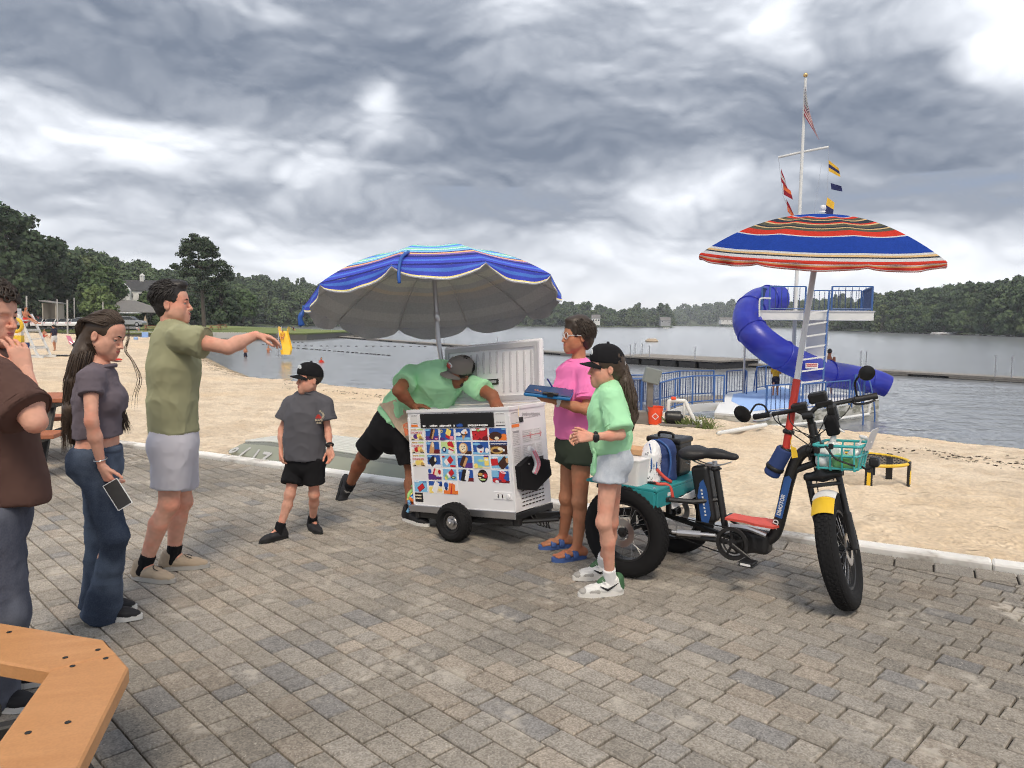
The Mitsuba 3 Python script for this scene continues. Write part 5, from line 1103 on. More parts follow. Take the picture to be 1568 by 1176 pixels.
pic(2, 2, 'sky', [('r', 'white', (.34, .42, .24, .34, -45)), ('r', 'red', (.60, .60, .26, .42, -45)), ('b', 'red', (.58, .05, .95, .2)), ('o', 'red', (.15, .85, .1, .06))])
pic(3, 2, 'blue', [('b', 'purple', (.4, 0, 1, .4)), ('r', 'brown', (.42, .5, .28, .85, -30)), ('r', 'tan', (.54, .46, .10, .7, -30)), ('o', 'sky', (.18, .85, .14, .07))])
pic(4, 2, 'sky', [('b', 'cream', (0, 0, 1, .15)), ('o', 'lime', (.45, .6, .2, .1)), ('r', 'yellow', (.80, .55, .22, .55, 4)), ('o', 'white', (.80, .68, .10, .08)), ('b', 'purple', (.66, .88, .96, 1)), ('o', 'yellow', (.15, .2, .12, .2)), ('o', 'lime', (.4, .15, .15, .1))])
pic(5, 2, 'sky', [('o', 'white', (.25, .85, .2, .08)), ('r', 'brown', (.72, .45, .34, .85, -48)), ('r', 'red', (.22, .52, .34, .42, 6)), ('o', 'tan', (.95, .66, .09, .2)), ('o', 'blue', (.92, .12, .1, .1))])
pic(1, 3, 'white', [('b', 'purple', (0, 0, .6, .5)), ('b', 'purple', (.6, .05, 1, .3)), ('r', 'red', (.52, .70, .16, .5, -25)), ('r', 'cream', (.64, .68, .16, .5, -25)), ('o', 'blue', (.15, .75, .12, .2)), ('o', 'red', (.88, .7, .1, .2)), ('b', 'maroon', (.62, .1, .95, .16))])
pic(2, 3, 'sky', [('r', 'yellow', (.22, .22, .14, .2, -52)), ('r', 'green', (.30, .34, .2, .18, -52)), ('r', 'white', (.42, .46, .22, .2, -52)), ('r', 'red', (.62, .66, .22, .44, -52)), ('o', 'dark', (.75, .28, .16, .1)), ('o', 'lime', (.75, .28, .1, .06))])
pic(3, 3, 'blue', [('b', 'maroon', (.55, 0, 1, .3)), ('r', 'dark', (.38, .5, .24, .95, -18)), ('r', 'white', (.60, .5, .18, .8, -18)), ('o', 'sky', (.15, .85, .12, .07))])
pic(4, 3, 'dark', [('o', 'gold', (.38, .62, .18, .12)), ('o', 'maroon', (.66, .55, .18, .24)), ('o', 'red', (.68, .52, .12, .16)), ('o', 'white', (.56, .52, .05, .07)), ('o', 'lime', (.5, .22, .2, .06)), ('o', 'cream', (.32, .36, .1, .06))], True)
pic(5, 3, 'blue', [('b', 'maroon', (.4, 0, 1, .2)), ('b', 'sky', (0, .45, .4, 1)), ('p', 'red', [(.38, .3), (.62, .2), (.80, .8), (.48, .9)]), ('o', 'white', (.66, .86, .18, .10, -15)), ('o', 'pink', (.66, .86, .13, .06, -15)), ('o', 'red', (.22, .2, .17, .18)), ('o', 'white', (.30, .12, .10, .1)), ('o', 'red', (.68, .2, .12, .14))])
pic(0, 4, 'sky', [('r', 'maroon', (.52, .40, .44, .36, 32)), ('r', 'red', (.52, .42, .40, .32, 32)), ('b', 'white', (.06, .84, .4, .92)), ('b', 'blue', (.7, .86, .95, .93))])
pic(1, 4, 'cream', [('b', 'blue', (0, .62, 1, 1)), ('b', 'yellow', (0, 0, .3, .5)), ('r', 'white', (.5, .5, .30, .85, -28)), ('b', 'navy', (.84, .6, .98, .85)), ('b', 'yellow', (.7, .2, 1, .4))])
pic(2, 4, 'white', [('o', 'blue', (.18, .72, .15, .24)), ('o', 'navy', (.18, .45, .1, .14)), ('b', 'orange', (0, 0, 1, .3)), ('r', 'orange', (.46, .45, .16, .8, -14)), ('r', 'red', (.60, .45, .08, .8, -14)), ('r', 'orange', (.70, .42, .14, .7, -8))])
p = ca(cab, 'small_sign', sheet(.018, .030, .100, .100, .003), INK['dark']); ca(p, 'marks', cat([sheet(.024 + .013 * i, z, .033 + .013 * i, z + .010, y=-.0032) for z in (.075, .052) for i in range(5)]), INK['cream'])
ca(cab, 'vent_plate', box(.165, .006, .055, (.885, -.003, .115), .002), 'cart_white'); ca(cab, 'vent_slot', box(.008, .002, .026, (.845, -.0068, .113)), INK['dark']); ca(cab, 'vent_slot', box(.008, .002, .026, (.882, -.0068, .113)), INK['dark']); ca(cab, 'knob', lathe([(0, .008), (.014, .008), (.018, 0)], 16, (.935, -.006, .113), (0, -1, 0)), 'cart_white')
# the right-hand end
def esheet(y0, z0, y1, z1, t=.0016, x=0.0): return box(t, y1 - y0, z1 - z0, (CWD + x + t / 2, (y0 + y1) / 2, (z0 + z1) / 2))
def paper_sheet(y0, z0, y1, z1, rows, head=False, x=.0):
    p = ca(cab, 'notice', esheet(y0, z0, y1, z1, x=x), 'paper'); n = rows; ms = [esheet(y0 + .006, z0 + (z1 - z0) * (i + .35) / n, y1 - .006 - .02 * g.random(), z0 + (z1 - z0) * (i + .35) / n + .0028, .0005, x + .0017) for i in range(n)]
    if head: ms.append(esheet(y0 + .01, z1 - .020, y1 - .012, z1 - .008, .0005, x + .0017))
    ca(p, 'print', cat(ms), 'ink_grey'); return p
p = ca(cab, 'notice', esheet(.012, .585, .105, .700), 'paper'); ca(p, 'strip', esheet(.014, .590, .103, .612, .0005, .0017), INK['orange']); ca(p, 'border', cat([esheet(.018, .690, .099, .693, .0005, .0017), esheet(.018, .618, .099, .621, .0005, .0017)]), 'ink')
ca(cab, 'lettering', cat([box(.0015, .0075, .016 + .008 * g.random(), (CWD + .001, .15 + .0125 * i, .672 - .001 * i)) for i in range(18)]), 'ink_grey')
ca(cab, 'end_lettering', cat([box(.0015, .007, .006, (CWD + .001, .17 + .012 * i, .645)) for i in range(14)]), 'ink_grey')
paper_sheet(.015, .462, .105, .570, 9, True); paper_sheet(.130, .470, .260, .560, 7); paper_sheet(.265, .470, .365, .560, 6); paper_sheet(.015, .340, .105, .452, 9); paper_sheet(.125, .350, .275, .455, 9); paper_sheet(.290, .360, .365, .455, 8)
ca(cab, 'red_line', cat([esheet(.135, .515, .365, .519, .0005, .0020), esheet(.22, .497, .228, .537, .0005, .0021), esheet(.345, .497, .353, .537, .0005, .0021)]), INK['red'])
ca(cab, 'magnet', esheet(.295, .300, .368, .352, .003), INK['dark']); ca(cab, 'magnet', esheet(.105, .620, .150, .655, .004, .0018), INK['dark'])
ca(cab, 'tape', cat([box(.006, .010, .075, (CWD + .005, .100, .700), .002)]), INK['cream'])
pk = ca(k, 'pouch', vnoise(prism(Polygon([(.03, .16), (.02, .32), (.16, .375), (.385, .315), (.392, .205), (.20, .125)]), .045, frame(x=(0, 1, 0), y=(0, 0, 1), o=(CWD + .001, 0, 0))).subdivide().subdivide(), .006, 14, 3), 'black_cloth', 50)
ca(pk, 'stud', sphere(.006, (CWD + .050, .12, .325), 1), 'steel')
solo('striped_bag', 'pink and white striped paper bag sticking out of the black pouch on the cart', 'bag', xf(cat([tube(spline([(CWD + .055, .165, .250), (CWD + .062, .20, .32), (CWD + .050, .165, .415), (CWD + .045, .140, .430)], 12), [.020] * 3 + [.022] * 7 + [.014] * 3 if False else .020, 8, flat=None)]), MC @ np.eye(4)), INK['white'], True)
ca(None, 'striped_bag__stripe', cat([tube(spline([(CWD + .068 + .003 * abs(j), .165 + j * .012, .252), (CWD + .076 + .003 * abs(j), .20 + j * .012, .32), (CWD + .066 + .003 * abs(j), .165 + j * .011, .412)], 10), .0062, 6) for j in (-1, 1)]), INK['pink'], True)
sl = []
for r in range(9):
    for c in range(7):
        y = .09 + c * .040 + .006 * (r % 2); z = .245 - r * .0265
        if y > .36 or (z > .17 and y < .16 + (z - .17) * .8): continue
        sl.append(box(.003, .027, .0085, (CWD + .0012, y, z), .0))
ca(cab, 'vent_grille', cat(sl), INK['dark'], kind='stuff', label='rows of dark vent slots in the white end of the cart')
# running gear
def fat_wheel(k, c, ax, R, w, tread=True, seed=0, spokes=0, rim_r=None, mat_rim='black_metal', disc=False):
    """wheel about the axis ax: tyre with knobs, rim, hub"""
    M = frame(z=ax, y=UPZ, o=c); rr = rim_r or R - w * .95; p = key_for(k + '__wheel'); t = w / 2
    pr = [(rr, -t * .62), (rr + (R - rr) * .25, -t * .95), (rr + (R - rr) * .6, -t), (rr + (R - rr) * .88, -t * .80), (R, -t * .45), (R, t * .45), (rr + (R - rr) * .88, t * .80), (rr + (R - rr) * .6, t), (rr + (R - rr) * .25, t * .95), (rr, t * .62), (rr - .004, 0), (rr, -t * .62)]
    add(p, 'tyre', xf(lathe(pr, 56), M), 'tyre_mat', 40)
    ms = []; n = int(2 * math.pi * R / .034)
    for i in range(n if tread else 0):
        a = 2 * math.pi * i / n
        for j, (zz, sz, dd) in enumerate(((-.30, .30, 0), (.0, .26, .5), (.30, .30, 0), (-.66, .26, .5), (.66, .26, .5))):
            b = a + dd * 2 * math.pi / n; r = R - (.001 if abs(zz) < .5 else (R - rr) * .085); m = box(.010, .018, sz * w / 2 * .9); tilt = 0 if abs(zz) < .5 else -np.sign(zz) * 38
            m.apply_transform(rot(tilt, (0, 1, 0))); m.apply_translation([r, 0, zz * t]); m.apply_transform(rot(math.degrees(b))); ms.append(m)
    if ms: add(p, 'tread', xf(cat(ms), M), 'tyre_mat', False)
    rm = add(p, 'rim', xf(lathe([(rr - .002, -t * .60), (rr - .016, -t * .56), (rr - .018, 0), (rr - .016, t * .56), (rr - .002, t * .60), (rr + .002, 0), (rr - .002, -t * .60)], 48), M), mat_rim, 40)
    hl = t * .9
    add(p, 'hub', xf(cat([lathe([(0, -hl * 1.25), (.012, -hl * 1.25), (.012, -hl), (.032, -hl * .9), (.030, -hl * .7), (.018, -hl * .6), (.018, hl * .6), (.030, hl * .7), (.032, hl * .9), (.012, hl), (.012, hl * 1.25), (0, hl * 1.25)], 20)]), M), 'steel' if not spokes else 'black_metal', 40)
    if spokes:
        ss = []
        for i in range(spokes):
            a = 2 * math.pi * i / spokes; s = (1 if i % 2 else -1); b = a + (.5 if (i // 2) % 2 else -.5)
            ss.append(tube([(.030 * math.cos(b), .030 * math.sin(b), s * hl * .8), ((rr - .016) * math.cos(a), (rr - .016) * math.sin(a), s * t * .2)], .0016, 4))
        add(p, 'spokes', xf(cat(ss), M), 'steel', True)
    else:
        add(p, 'disc', xf(lathe([(.0, -t * .35), (rr - .03, -t * .30), (rr - .016, -t * .45), (rr - .016, t * .45), (rr - .03, t * .30), (0, t * .35)], 40), M), mat_rim, 40)
        hs = [lathe([(0, t * .75), (.016, t * .75), (.020, t * .45), (.05, t * .40)], 16)] + [mv(lathe([(0, .008), (.006, .008), (.007, 0)], 8), .042 * math.cos(a), .042 * math.sin(a), t * .36) for a in np.arange(5) * 2 * math.pi / 5]
        add(p, 'hub_cap', xf(cat(hs), M), 'steel', 40)
    if disc: add(p, 'brake_disc', xf(lathe([(.05, hl * 1.02), (.09, hl * 1.02), (.09, hl * 1.06), (.05, hl * 1.06), (.05, hl * 1.02)], 36), M), 'steel', 40)
    return p
wn, wf = gp(695, 828), gp(770, 801); wr_ = .138
axd = nz(wn - wf)
fat_wheel(k, wn + UPZ * wr_, axd, wr_, .115, seed=1, rim_r=.075); fat_wheel(k, wf + UPZ * wr_, -axd, wr_, .115, seed=2, rim_r=.075)
add(k, 'axle', rod(wn + UPZ * wr_, wf + UPZ * wr_, .014, 10), 'black_metal', True)
HB = np.array([.953, 4.855, 0]); hx = np.array([.77717, -.62930, 0]); hy = np.array([.62930, .77717, 0]); MB = frame(x=hx, y=hy, o=HB)
bw = lambda x, y, z: (MB @ np.array([x, y, z, 1.0]))[:3]
add(k, 'tow_bar', cat([bar(cw(CWD - .25, CDP / 2, -.085), bw(-.12, .02, .33), .045, bev=.004), tube([cw(CWD - .05, .06, -.08), cw(CWD + .22, CDP / 2 - .02, -.07)], .014, 8), tube([cw(CWD - .05, CDP - .06, -.08), cw(CWD + .22, CDP / 2 + .02, -.07)], .014, 8)]), 'black_metal', 40)
gg = np.random.default_rng(4)
add(k, 'cable', cat([tube(spline([cw(CWD + .0, .16 + .05 * i, -.04), cw(CWD + .07, .17 + .04 * i, -.12 - .015 * i), cw(CWD + .15, .19 + .02 * i, -.06), bw(-.22, 0, .28 + .02 * i), bw(-.05, -.02, .36)], 28), .0040, 5) for i in range(4)]), 'black_plastic', True)
add(k, 'stand', cat([rod(cw(.06, .08, -.05), cw(.06, .08, -.12), .012, 8)]), 'black_metal', True)
# things that hang at the cart's left end
k2 = thing('wind_streamer', 'green yellow and blue ribbon streamer with orange tip at the left end of the cart', 'streamer')
add(k2, 'stick', tube([cw(-.025, .03, .0), cw(-.03, .03, .17)], .004, 6), 'pole_white', True)
for i, (mt, dx, dz, L) in enumerate((('print_green', -.030, .150, .11), ('print_yellow', -.04, .100, .09), ('print_blue', -.045, .085, .13), ('print_sky', -.060, .06, .13), ('print_orange', -.02, .06, .08))):
    ribbon = []
    for s in np.linspace(0, 1, 9): ribbon.append(cw(-.03 + dx * s * 1.3 + .008 * math.sin(9 * s + i), .02 + .02 * math.sin(6 * s + i), dz - L * s))
    m = tube(ribbon, .014, 6, flat=None); v = np.asarray(m.vertices); v += np.outer(-((v - np.repeat(np.array(ribbon), 6, 0).tolist() if False else 0) * 0).sum(1) if False else np.zeros(len(v)), [0, 0, 0]); add(k2, 'ribbon', m, mt, True)
# umbrella of the cart
k = thing('beach_umbrella', 'large blue striped beach umbrella with grey lining standing behind the cart', 'umbrella')
uc = at(667, 459, 6.1); un = nz([-.085, .215, .97])
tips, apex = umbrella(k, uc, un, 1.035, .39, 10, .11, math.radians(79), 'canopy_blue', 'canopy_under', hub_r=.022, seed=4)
pb = cw(.10, CDP + .04, -.05)
add(k, 'pole', tube([pb, at(671, 520, 6.18), apex - un * .05], [.020, .020, .018], 14), 'alu', True)
add(k, 'tilt_joint', tube([at(668.5, 478, 6.15), at(669.5, 492, 6.15)], .025, 14), 'steel', True)
add(k, 'finial', lathe([(0, .055), (.012, .05), (.016, .03), (.010, .012), (.024, 0)], 14, apex, un), 'black_plastic', True)
t0 = tips[np.argmin([abs(t[0] - at(562, 423, 5.3)[0]) + abs(t[1] - 5.3) for t in tips])]
e = (t0 - uc); add(k, 'strap', tube(spline([uc + e * .80 + un * .15 + [.06, -.01, 0], uc + e * .95 + un * .06 + [.055, -.02, 0], uc + e * 1.0 + un * -.06 + [.05, -.02, 0], uc + e * 1.0 + un * -.13 + [.05, -.02, 0]], 12), .012, 6), 'canopy_blue_strap' if False else 'print_blue', True)
tl = tips[np.argmin([t[0] for t in tips])]; add(k, 'tie', tube(spline([tl, tl + [-.01, 0, -.05], tl + [-.03, -.01, -.10], tl + [-.02, 0, -.16]], 10), [.012] * 4 + [.02] * 4 + [.026] * (len(spline([(0, 0, 0)] * 4, 10)) - 8), 6), 'print_blue', True)
# ================================================================== THE CARGO TRICYCLE
pri('frame_black', (.013, .013, .014), .38, clearcoat=.4); pri('teal', srgb(42, 138, 142), .5); pri('teal_wire', srgb(66, 172, 172), .45); pri('decal_blue', srgb(48, 88, 150), .4); pri('deck_red', srgb(206, 82, 70), .6)
pri('yellow_plastic', srgb(226, 186, 50), .4); pri('navy_fabric', srgb(46, 66, 118), .7); pri('saddle_black', (.020, .020, .022), .55); pri('clear_plastic', (.62, .66, .66), .25); pri('soap_green', srgb(120, 176, 120), .3); pri('box_green', srgb(112, 176, 96), .5)
k = TR = thing('cargo_tricycle', 'black electric fat-tyre cargo tricycle with teal rear deck and sharply turned front wheel', 'tricycle')
def ba(parent, name, m, mat, smooth=35, **kw): return add(parent, name, xf(m, MB), mat, smooth, **kw)
RW = .285
for y in (-.332, .332): fat_wheel(k, bw(-.03, y, RW), (hy if y > 0 else -hy), RW, .105, spokes=28, rim_r=.190, disc=True)
ba(k, 'rear_axle', cat([rod((-.03, -.33, RW), (-.03, .33, RW), .016, 10), lathe([(0, -.06), (.05, -.05), (.055, 0), (.05, .05), (0, .06)], 20, (-.03, .05, RW), (0, 1, 0))]), 'frame_black')
ba(k, 'rear_frame', cat([bar((-.30, y, .52), (.20, y, .50), .028, bev=.004) for y in (-.22, .22)] + [bar((x, -.30, .535), (x, .30, .535), .026, bev=.004) for x in (-.26, -.03, .16)] + [bar((-.03, y, .29), (-.03, y, .52), .03, bev=.004) for y in (-.24, .24)]
    + [tube([(.16, y, .50), (.30, y * .4, .48), (.43, 0, .50)], .016, 8) for y in (-.22, .22)] + [tube([(-.03, y, .30), (.25, y * .8, .27), (.52, y * .3, .26)], .017, 8) for y in (-.16, .16)]), 'frame_black')
dk = ba(k, 'cargo_deck', box(.51, .70, .018, (-.065, 0, .572), .004), 'teal')
ba(dk, 'skirt', box(.014, .68, .10, (.183, 0, .513), .004), 'teal'); ba(dk, 'skirt', box(.12, .012, .12, (.12, -.345, .50), .004), 'teal'); ba(dk, 'mudguard', prism(Polygon([(.03, .565), (.17, .565), (.185, .42), (.15, .40), (.13, .48), (.06, .52)]), .012, frame(x=(1, 0, 0), y=(0, 0, 1), o=(0, -.352, 0))), 'teal')
ba(dk, 'handle_strap', tube(spline([(.05, -.22, .583), (.07, -.22, .592), (.11, -.22, .592), (.13, -.22, .583)], 10), .007, 6), 'black_plastic'); ba(dk, 'label', box(.002, .06, .022, (.191, -.18, .53)), 'paper')
for x, y in ((-.28, -.31), (.15, -.31), (-.28, .31), (.15, .31)): ba(dk, 'bolt', lathe([(0, .006), (.008, .005), (.009, 0)], 8, (x, y, .581)), 'steel')
ba(k, 'shock_strut', cat([tube([(.22, -.20, .30), (.46, -.10, .30)], .012, 8), tube([(.25, -.19, .30), (.38, -.135, .30)], .020, 10)]), 'alu')
pl = []
ck = ba(k, 'checked_bar', bar((.20, -.17, .455), (.24, .16, .505), .012, .050, up=(0, 0, 1), bev=.003), 'paper')
for i in range(4): ba(ck, 'check', bar((.197 + .0095 * i + .001, -.155 + .08 * i, .457 + .0122 * i), (.197 + .0095 * i + .005, -.115 + .08 * i, .463 + .0122 * i), .014, .052, bev=.0), 'black_plastic')
# frame
st0, st1 = np.array([.480, 0, .33]), np.array([.405, 0, .70])
ba(k, 'seat_tube', tube([st0, st1], .021, 14), 'frame_black'); ba(k, 'seat_post', tube([st1 - (0, 0, .02), st1 + (st1 - st0) * .10], .0145, 12), 'steel'); ba(k, 'seat_clamp', cat([torus(.024, .007, 16, 8, sq=1.8, c=st1 - (0, 0, .01), axis=st1 - st0), rod(st1 + [.01, -.02, -.01], st1 + [.05, -.03, .0], .006, 6)]), 'frame_black')
dt = spline([(.56, 0, .268), (.70, 0, .285), (.785, 0, .345), (.825, 0, .50), (.852, 0, .66), (.893, 0, .80), (.945, 0, .865), (.985, 0, .865)], 42)
m = tube(dt, .034, 14); ba(k, 'down_tube', m, 'frame_black')
ba(k, 'strut_tube', tube(spline([(.885, 0, .74), (.95, 0, .775), (1.0, 0, .80)], 12), .020, 10), 'frame_black')
ba(k, 'motor', cat([sdf([cone((.60, -.05, .275), (.60, .05, .275), .075, .075, .02, cap=(True, True)), rbox((.68, 0, .285), (.17, .11, .135), None, .03, .03)], .008)]), 'black_metal', True)
ba(k, 'battery', sdf([rbox((.345, 0, .525), (.115, .10, .36), rot(11.5, (0, -1, 0))[:3, :3] @ np.eye(3), .025, .01)], .008), 'black_plastic', True)
R_ = rot(11.5, (0, -1, 0))
bk = ba(k, 'battery_decal', xf(prism(Polygon([(-.034, -.14), (.010, -.15), (.034, -.10), (.034, .06), (.020, .12), (-.006, .10), (-.034, .02)]), .003), frame(x=(math.cos(math.radians(11.5)), 0, math.sin(math.radians(11.5))), z=(0, -1, 0), o=(.352, -.0505, .50))), 'decal_blue', False)
ba(bk, 'lettering', xf(cat([mv(box(.010, .012, .002), 0, -.10 + .022 * i, .004) for i in range(8)]), frame(x=(math.cos(math.radians(11.5)), 0, math.sin(math.radians(11.5))), z=(0, -1, 0), o=(.352, -.0505, .50))), 'paper', False)
dd = nz([.852 - .815, 0, .66 - .47]); ML = frame(x=dd, z=(0, -1, 0), o=(.800, -.0355, .375))
tk = ba(k, 'tube_decal', xf(prism(Polygon([(.085, -.021), (.33, -.021), (.345, 0), (.33, .021), (.085, .021)]), .002), frame(x=dd, z=(0, -1, 0), o=(.800, -.0345, .375))), 'decal_blue', False)
ba(tk, 'lettering', xf(text('AD', .030, .002, True), frame(x=dd, z=(0, -1, 0), o=(.809, -.0368, .385))), 'paper', False); ba(tk, 'lettering', xf(text('DMOTOR', .021, .002, True), frame(x=dd, z=(0, -1, 0), o=(.826, -.0368, .470))), 'paper', False)
fb = prism(Polygon([(.51, -.065), (.62, -.055), (.70, -.080), (.80, -.078), (.815, -.02), (.815, .02), (.80, .078), (.70, .080), (.62, .055), (.51, .065)]).buffer(.008), .014, z=.398); ba(k, 'foot_board', fb, 'deck_red', 30)
ba(k, 'bash_guard', tube(spline([(.55, -.085, .37), (.66, -.085, .375), (.76, -.07, .35)], 12), .016, 8), 'alu')
# drive
cr = ba(k, 'chainring', cat([torus(.086, .010, 40, 8, sq=.7, c=(.58, -.115, .278), axis=(0, 1, 0)), torus(.060, .006, 32, 6, c=(.58, -.118, .278), axis=(0, 1, 0))] + [bar((.58, -.117, .278), (.58 + .082 * math.cos(a), -.117, .278 + .082 * math.sin(a)), .014, .008, up=(0, 1, 0)) for a in np.arange(5) * 2 * math.pi / 5 + .5] + [lathe([(0, -.012), (.026, -.010), (.026, .010), (0, .012)], 18, (.58, -.118, .278), (0, 1, 0))]), 'black_metal', 40)
ba(cr, 'chain_guard', lathe([(.080, -.004), (.100, -.004), (.100, .004), (.080, .004), (.080, -.004)], 40, (.58, -.132, .278), (0, 1, 0)), 'frame_black', 40)
for g_, an in ((-1, -28), (1, 152)):
    a = math.radians(an); e = np.array([.58 + .15 * math.cos(a), g_ * .15, .278 + .15 * math.sin(a)])
    cr_ = ba(k, 'crank', bar((.58, g_ * .142, .278), e, .022, .014, up=(0, 1, 0), bev=.004), 'frame_black'); ba(cr_, 'pedal', cat([box(.085, .085, .012, e + [0, g_ * .06, .008], .003), box(.085, .085, .012, e + [0, g_ * .06, -.008], .003), rod(e, e + [0, g_ * .10, 0], .007, 8)]), 'black_plastic'); ba(cr_, 'reflector', box(.06, .004, .012, e + [0, g_ * .104, 0]), 'paper')
ba(k, 'chain', cat([tube(spline([(.58, -.105, .192), (.35, -.06, .205), (.10, .02, .215), (-.03, .05, .235)], 24), .0045, 5), tube(spline([(.58, -.105, .364), (.35, -.06, .352), (.10, .02, .342), (-.03, .05, .335)], 24), .0045, 5)]), 'black_metal', True)
# saddle
sd = [cone((.25, -.055, .772), (.25, .055, .772), .050, .050, .03, flat=((0, 0, 1), .62)), cone((.27, 0, .772), (.40, 0, .785), .085, .045, .05, flat=((0, 0, 1), .45)), cone((.40, 0, .782), (.52, 0, .778), .046, .030, .03, flat=((0, 0, 1), .7)), cut((.4, 0, .735), (0, 0, -1))]
sk = ba(k, 'saddle', sdf(sd, .007), 'saddle_black', True); ba(sk, 'rails', cat([tube(spline([(.24, y, .735), (.32, y, .712), (.42, y, .712), (.50, y * .4, .742)], 14), .004, 6) for y in (-.025, .025)] + [box(.05, .06, .02, (.37, 0, .712), .004)]), 'steel'); ba(sk, 'spring', cat([tube([(.245 + .012 * math.cos(t), y + .012 * math.sin(t), .700 + .0055 * t / 1.6) for t in np.linspace(0, 18, 60)], .0025, 4) for y in (-.05, .05)]), 'steel')
# steering: everything here turns about the head axis
SA = nz([-.257, 0, 1]); SP = np.array([1.234, 0, 0]); STEER = -84
ax_ = lambda z: SP + SA * (z / SA[2])
MS = MB @ rot(STEER, SA, SP)
sa = lambda parent, name, m, mat, smooth=35, **kw: add(parent, name, xf(m, MS), mat, smooth, **kw)
sw = lambda p: (MS @ np.append(p, 1.0))[:3]
ba(k, 'head_tube', cat([tube([ax_(.775), ax_(.955)], .030, 18), torus(.030, .006, 20, 8, c=ax_(.775), axis=SA), torus(.030, .006, 20, 8, c=ax_(.955), axis=SA)]), 'frame_black')
RF = .325; fw = ax_(.325)
fat_wheel(k, sw(fw), MS[:3, :3] @ np.array([0, 1.0, 0]), RF, .108, spokes=32, rim_r=.222, disc=True)
def axo(z, y=0, f=0): return ax_(z) + np.array([0, y, 0]) + nz([1, 0, .257]) * f
fk = sa(k, 'fork', cat([tube([axo(.325, y), axo(.52, y)], [.021, .024], 12) for y in (-.082, .082)] + [tube([axo(.52, y), axo(.745, y)], .0175, 12) for y in (-.082, .082)]), 'frame_black')
sa(fk, 'crown', cat([sdf([cone(axo(.735, -.082), axo(.735, .082), .026, .026, .02), cone(axo(.735), axo(.775), .034, .032, .03)], .007), tube(spline([axo(.685, -.082, .02), axo(.690, -.05, .05), axo(.690, .05, .05), axo(.685, .082, .02)], 14), .012, 8)]), 'frame_black', True)
sa(fk, 'dropout', cat([box(.03, .012, .06, axo(.325, y), .004) for y in (-.082, .082)] + [rod(axo(.325, -.10), axo(.325, .10), .007, 8)]), 'black_metal'); sa(fk, 'caliper', box(.05, .03, .06, axo(.42, .075, -.05), .008), 'black_metal')
# fender: a short curved piece over the front of the tyre
def arc_shell(a0, a1, R, w, n=18, k_=9, crown=.022, th_=.004):
    V = []
    for s in (0, 1):
        for a in np.linspace(a0, a1, n):
            for b in np.linspace(-1, 1, k_): r = R - crown * b * b + (0 if s == 0 else -th_); V.append(fw + np.array([r * math.cos(a), b * w / 2, r * math.sin(a)]))
    V = np.array(V); N = n * k_; F = []
    for i in range(n - 1):
        for j in range(k_ - 1):
            a, b, c, d = i * k_ + j, i * k_ + j + 1, (i + 1) * k_ + j + 1, (i + 1) * k_ + j; F += [[a, c, b], [a, d, c], [N + a, N + b, N + c], [N + a, N + c, N + d]]
    ed = [(j, j + 1) for j in range(k_ - 1)] + [((n - 1) * k_ + j + 1, (n - 1) * k_ + j) for j in range(k_ - 1)] + [((i + 1) * k_, i * k_) for i in range(n - 1)] + [(i * k_ + k_ - 1, (i + 1) * k_ + k_ - 1) for i in range(n - 1)]
    for a, b in ed: F += [[a, b, N + b], [a, N + b, N + a]]
    return trimesh.Trimesh(V, F, process=False)
fe = sa(k, 'front_fender', arc_shell(math.radians(62), math.radians(88), RF + .018, .118), 'yellow_plastic', 40); sa(fe, 'edge', arc_shell(math.radians(84), math.radians(100), RF + .022, .124), 'paper', 40)
# cockpit
hz = 1.075
st = sa(k, 'stem', cat([tube([ax_(.955), ax_(1.03)], .024, 14), tube([ax_(1.02), axo(hz, 0, .035)], .020, 12), rod(axo(hz, -.03, .04), axo(hz, .03, .04), .024, 14)]), 'frame_black')
hbp = [axo(hz + .035, y, f) for y, f in ((-.34, -.13), (-.24, -.09), (-.14, .0), (-.06, .04))] + [axo(hz, 0, .04)] + [axo(hz + .035, y, f) for y, f in ((.06, .04), (.14, .0), (.24, -.09), (.34, -.13))]
hb_ = spline(hbp, 40); sa(k, 'handlebar', tube(hb_, .0125, 10), 'frame_black')
for g_ in (-1, 1):
    a, b = axo(hz + .035, g_ * .345, -.132), axo(hz + .035, g_ * .235, -.088)
    sa(k, 'grip', tube([a, a + (b - a) * .3, a + (b - a) * .7, b], [.019, .017, .0175, .019], 12), 'saddle_black'); e = axo(hz + .035, g_ * .22, -.078)
    sa(k, 'brake_lever', cat([tube(spline([e, e + [.035, g_ * .02, -.015], e + [.040, g_ * .08, -.02], e + [.012, g_ * .12, -.018]], 12), .0062, 6), box(.03, .04, .026, e, .006)]), 'steel' if g_ < 0 else 'black_metal')
    s0 = axo(hz + .045, g_ * .25, -.09); h_ = (.135 if g_ > 0 else .030); mp = s0 + np.array([.03, g_ * (.14 if g_ < 0 else .085), h_])
    ms_ = 1.0 if g_ < 0 else .78
    mk = sa(k, 'mirror', xf(lathe(np.array([(0, .012), (.045, .010), (.056, .002), (.054, -.008), (.03, -.016), (0, -.018)]) * ms_, 24), frame(z=nz([-.8, -g_ * .3, .1]), y=UPZ, o=mp)), 'black_plastic', 40)
    sa(mk, 'stalk', tube(spline([s0, s0 + [.005, g_ * .01, .04 + h_ * .35], s0 + [.02, g_ * .05, .05 + h_ * .6], mp - [0, g_ * .045, .004]], 16), .0058, 7), 'black_plastic', True)
sa(k, 'display', cat([box(.05, .085, .035, axo(hz + .055, -.035, .045), .006), box(.03, .05, .03, axo(hz + .03, -.02, .045), .004)]), 'black_plastic')
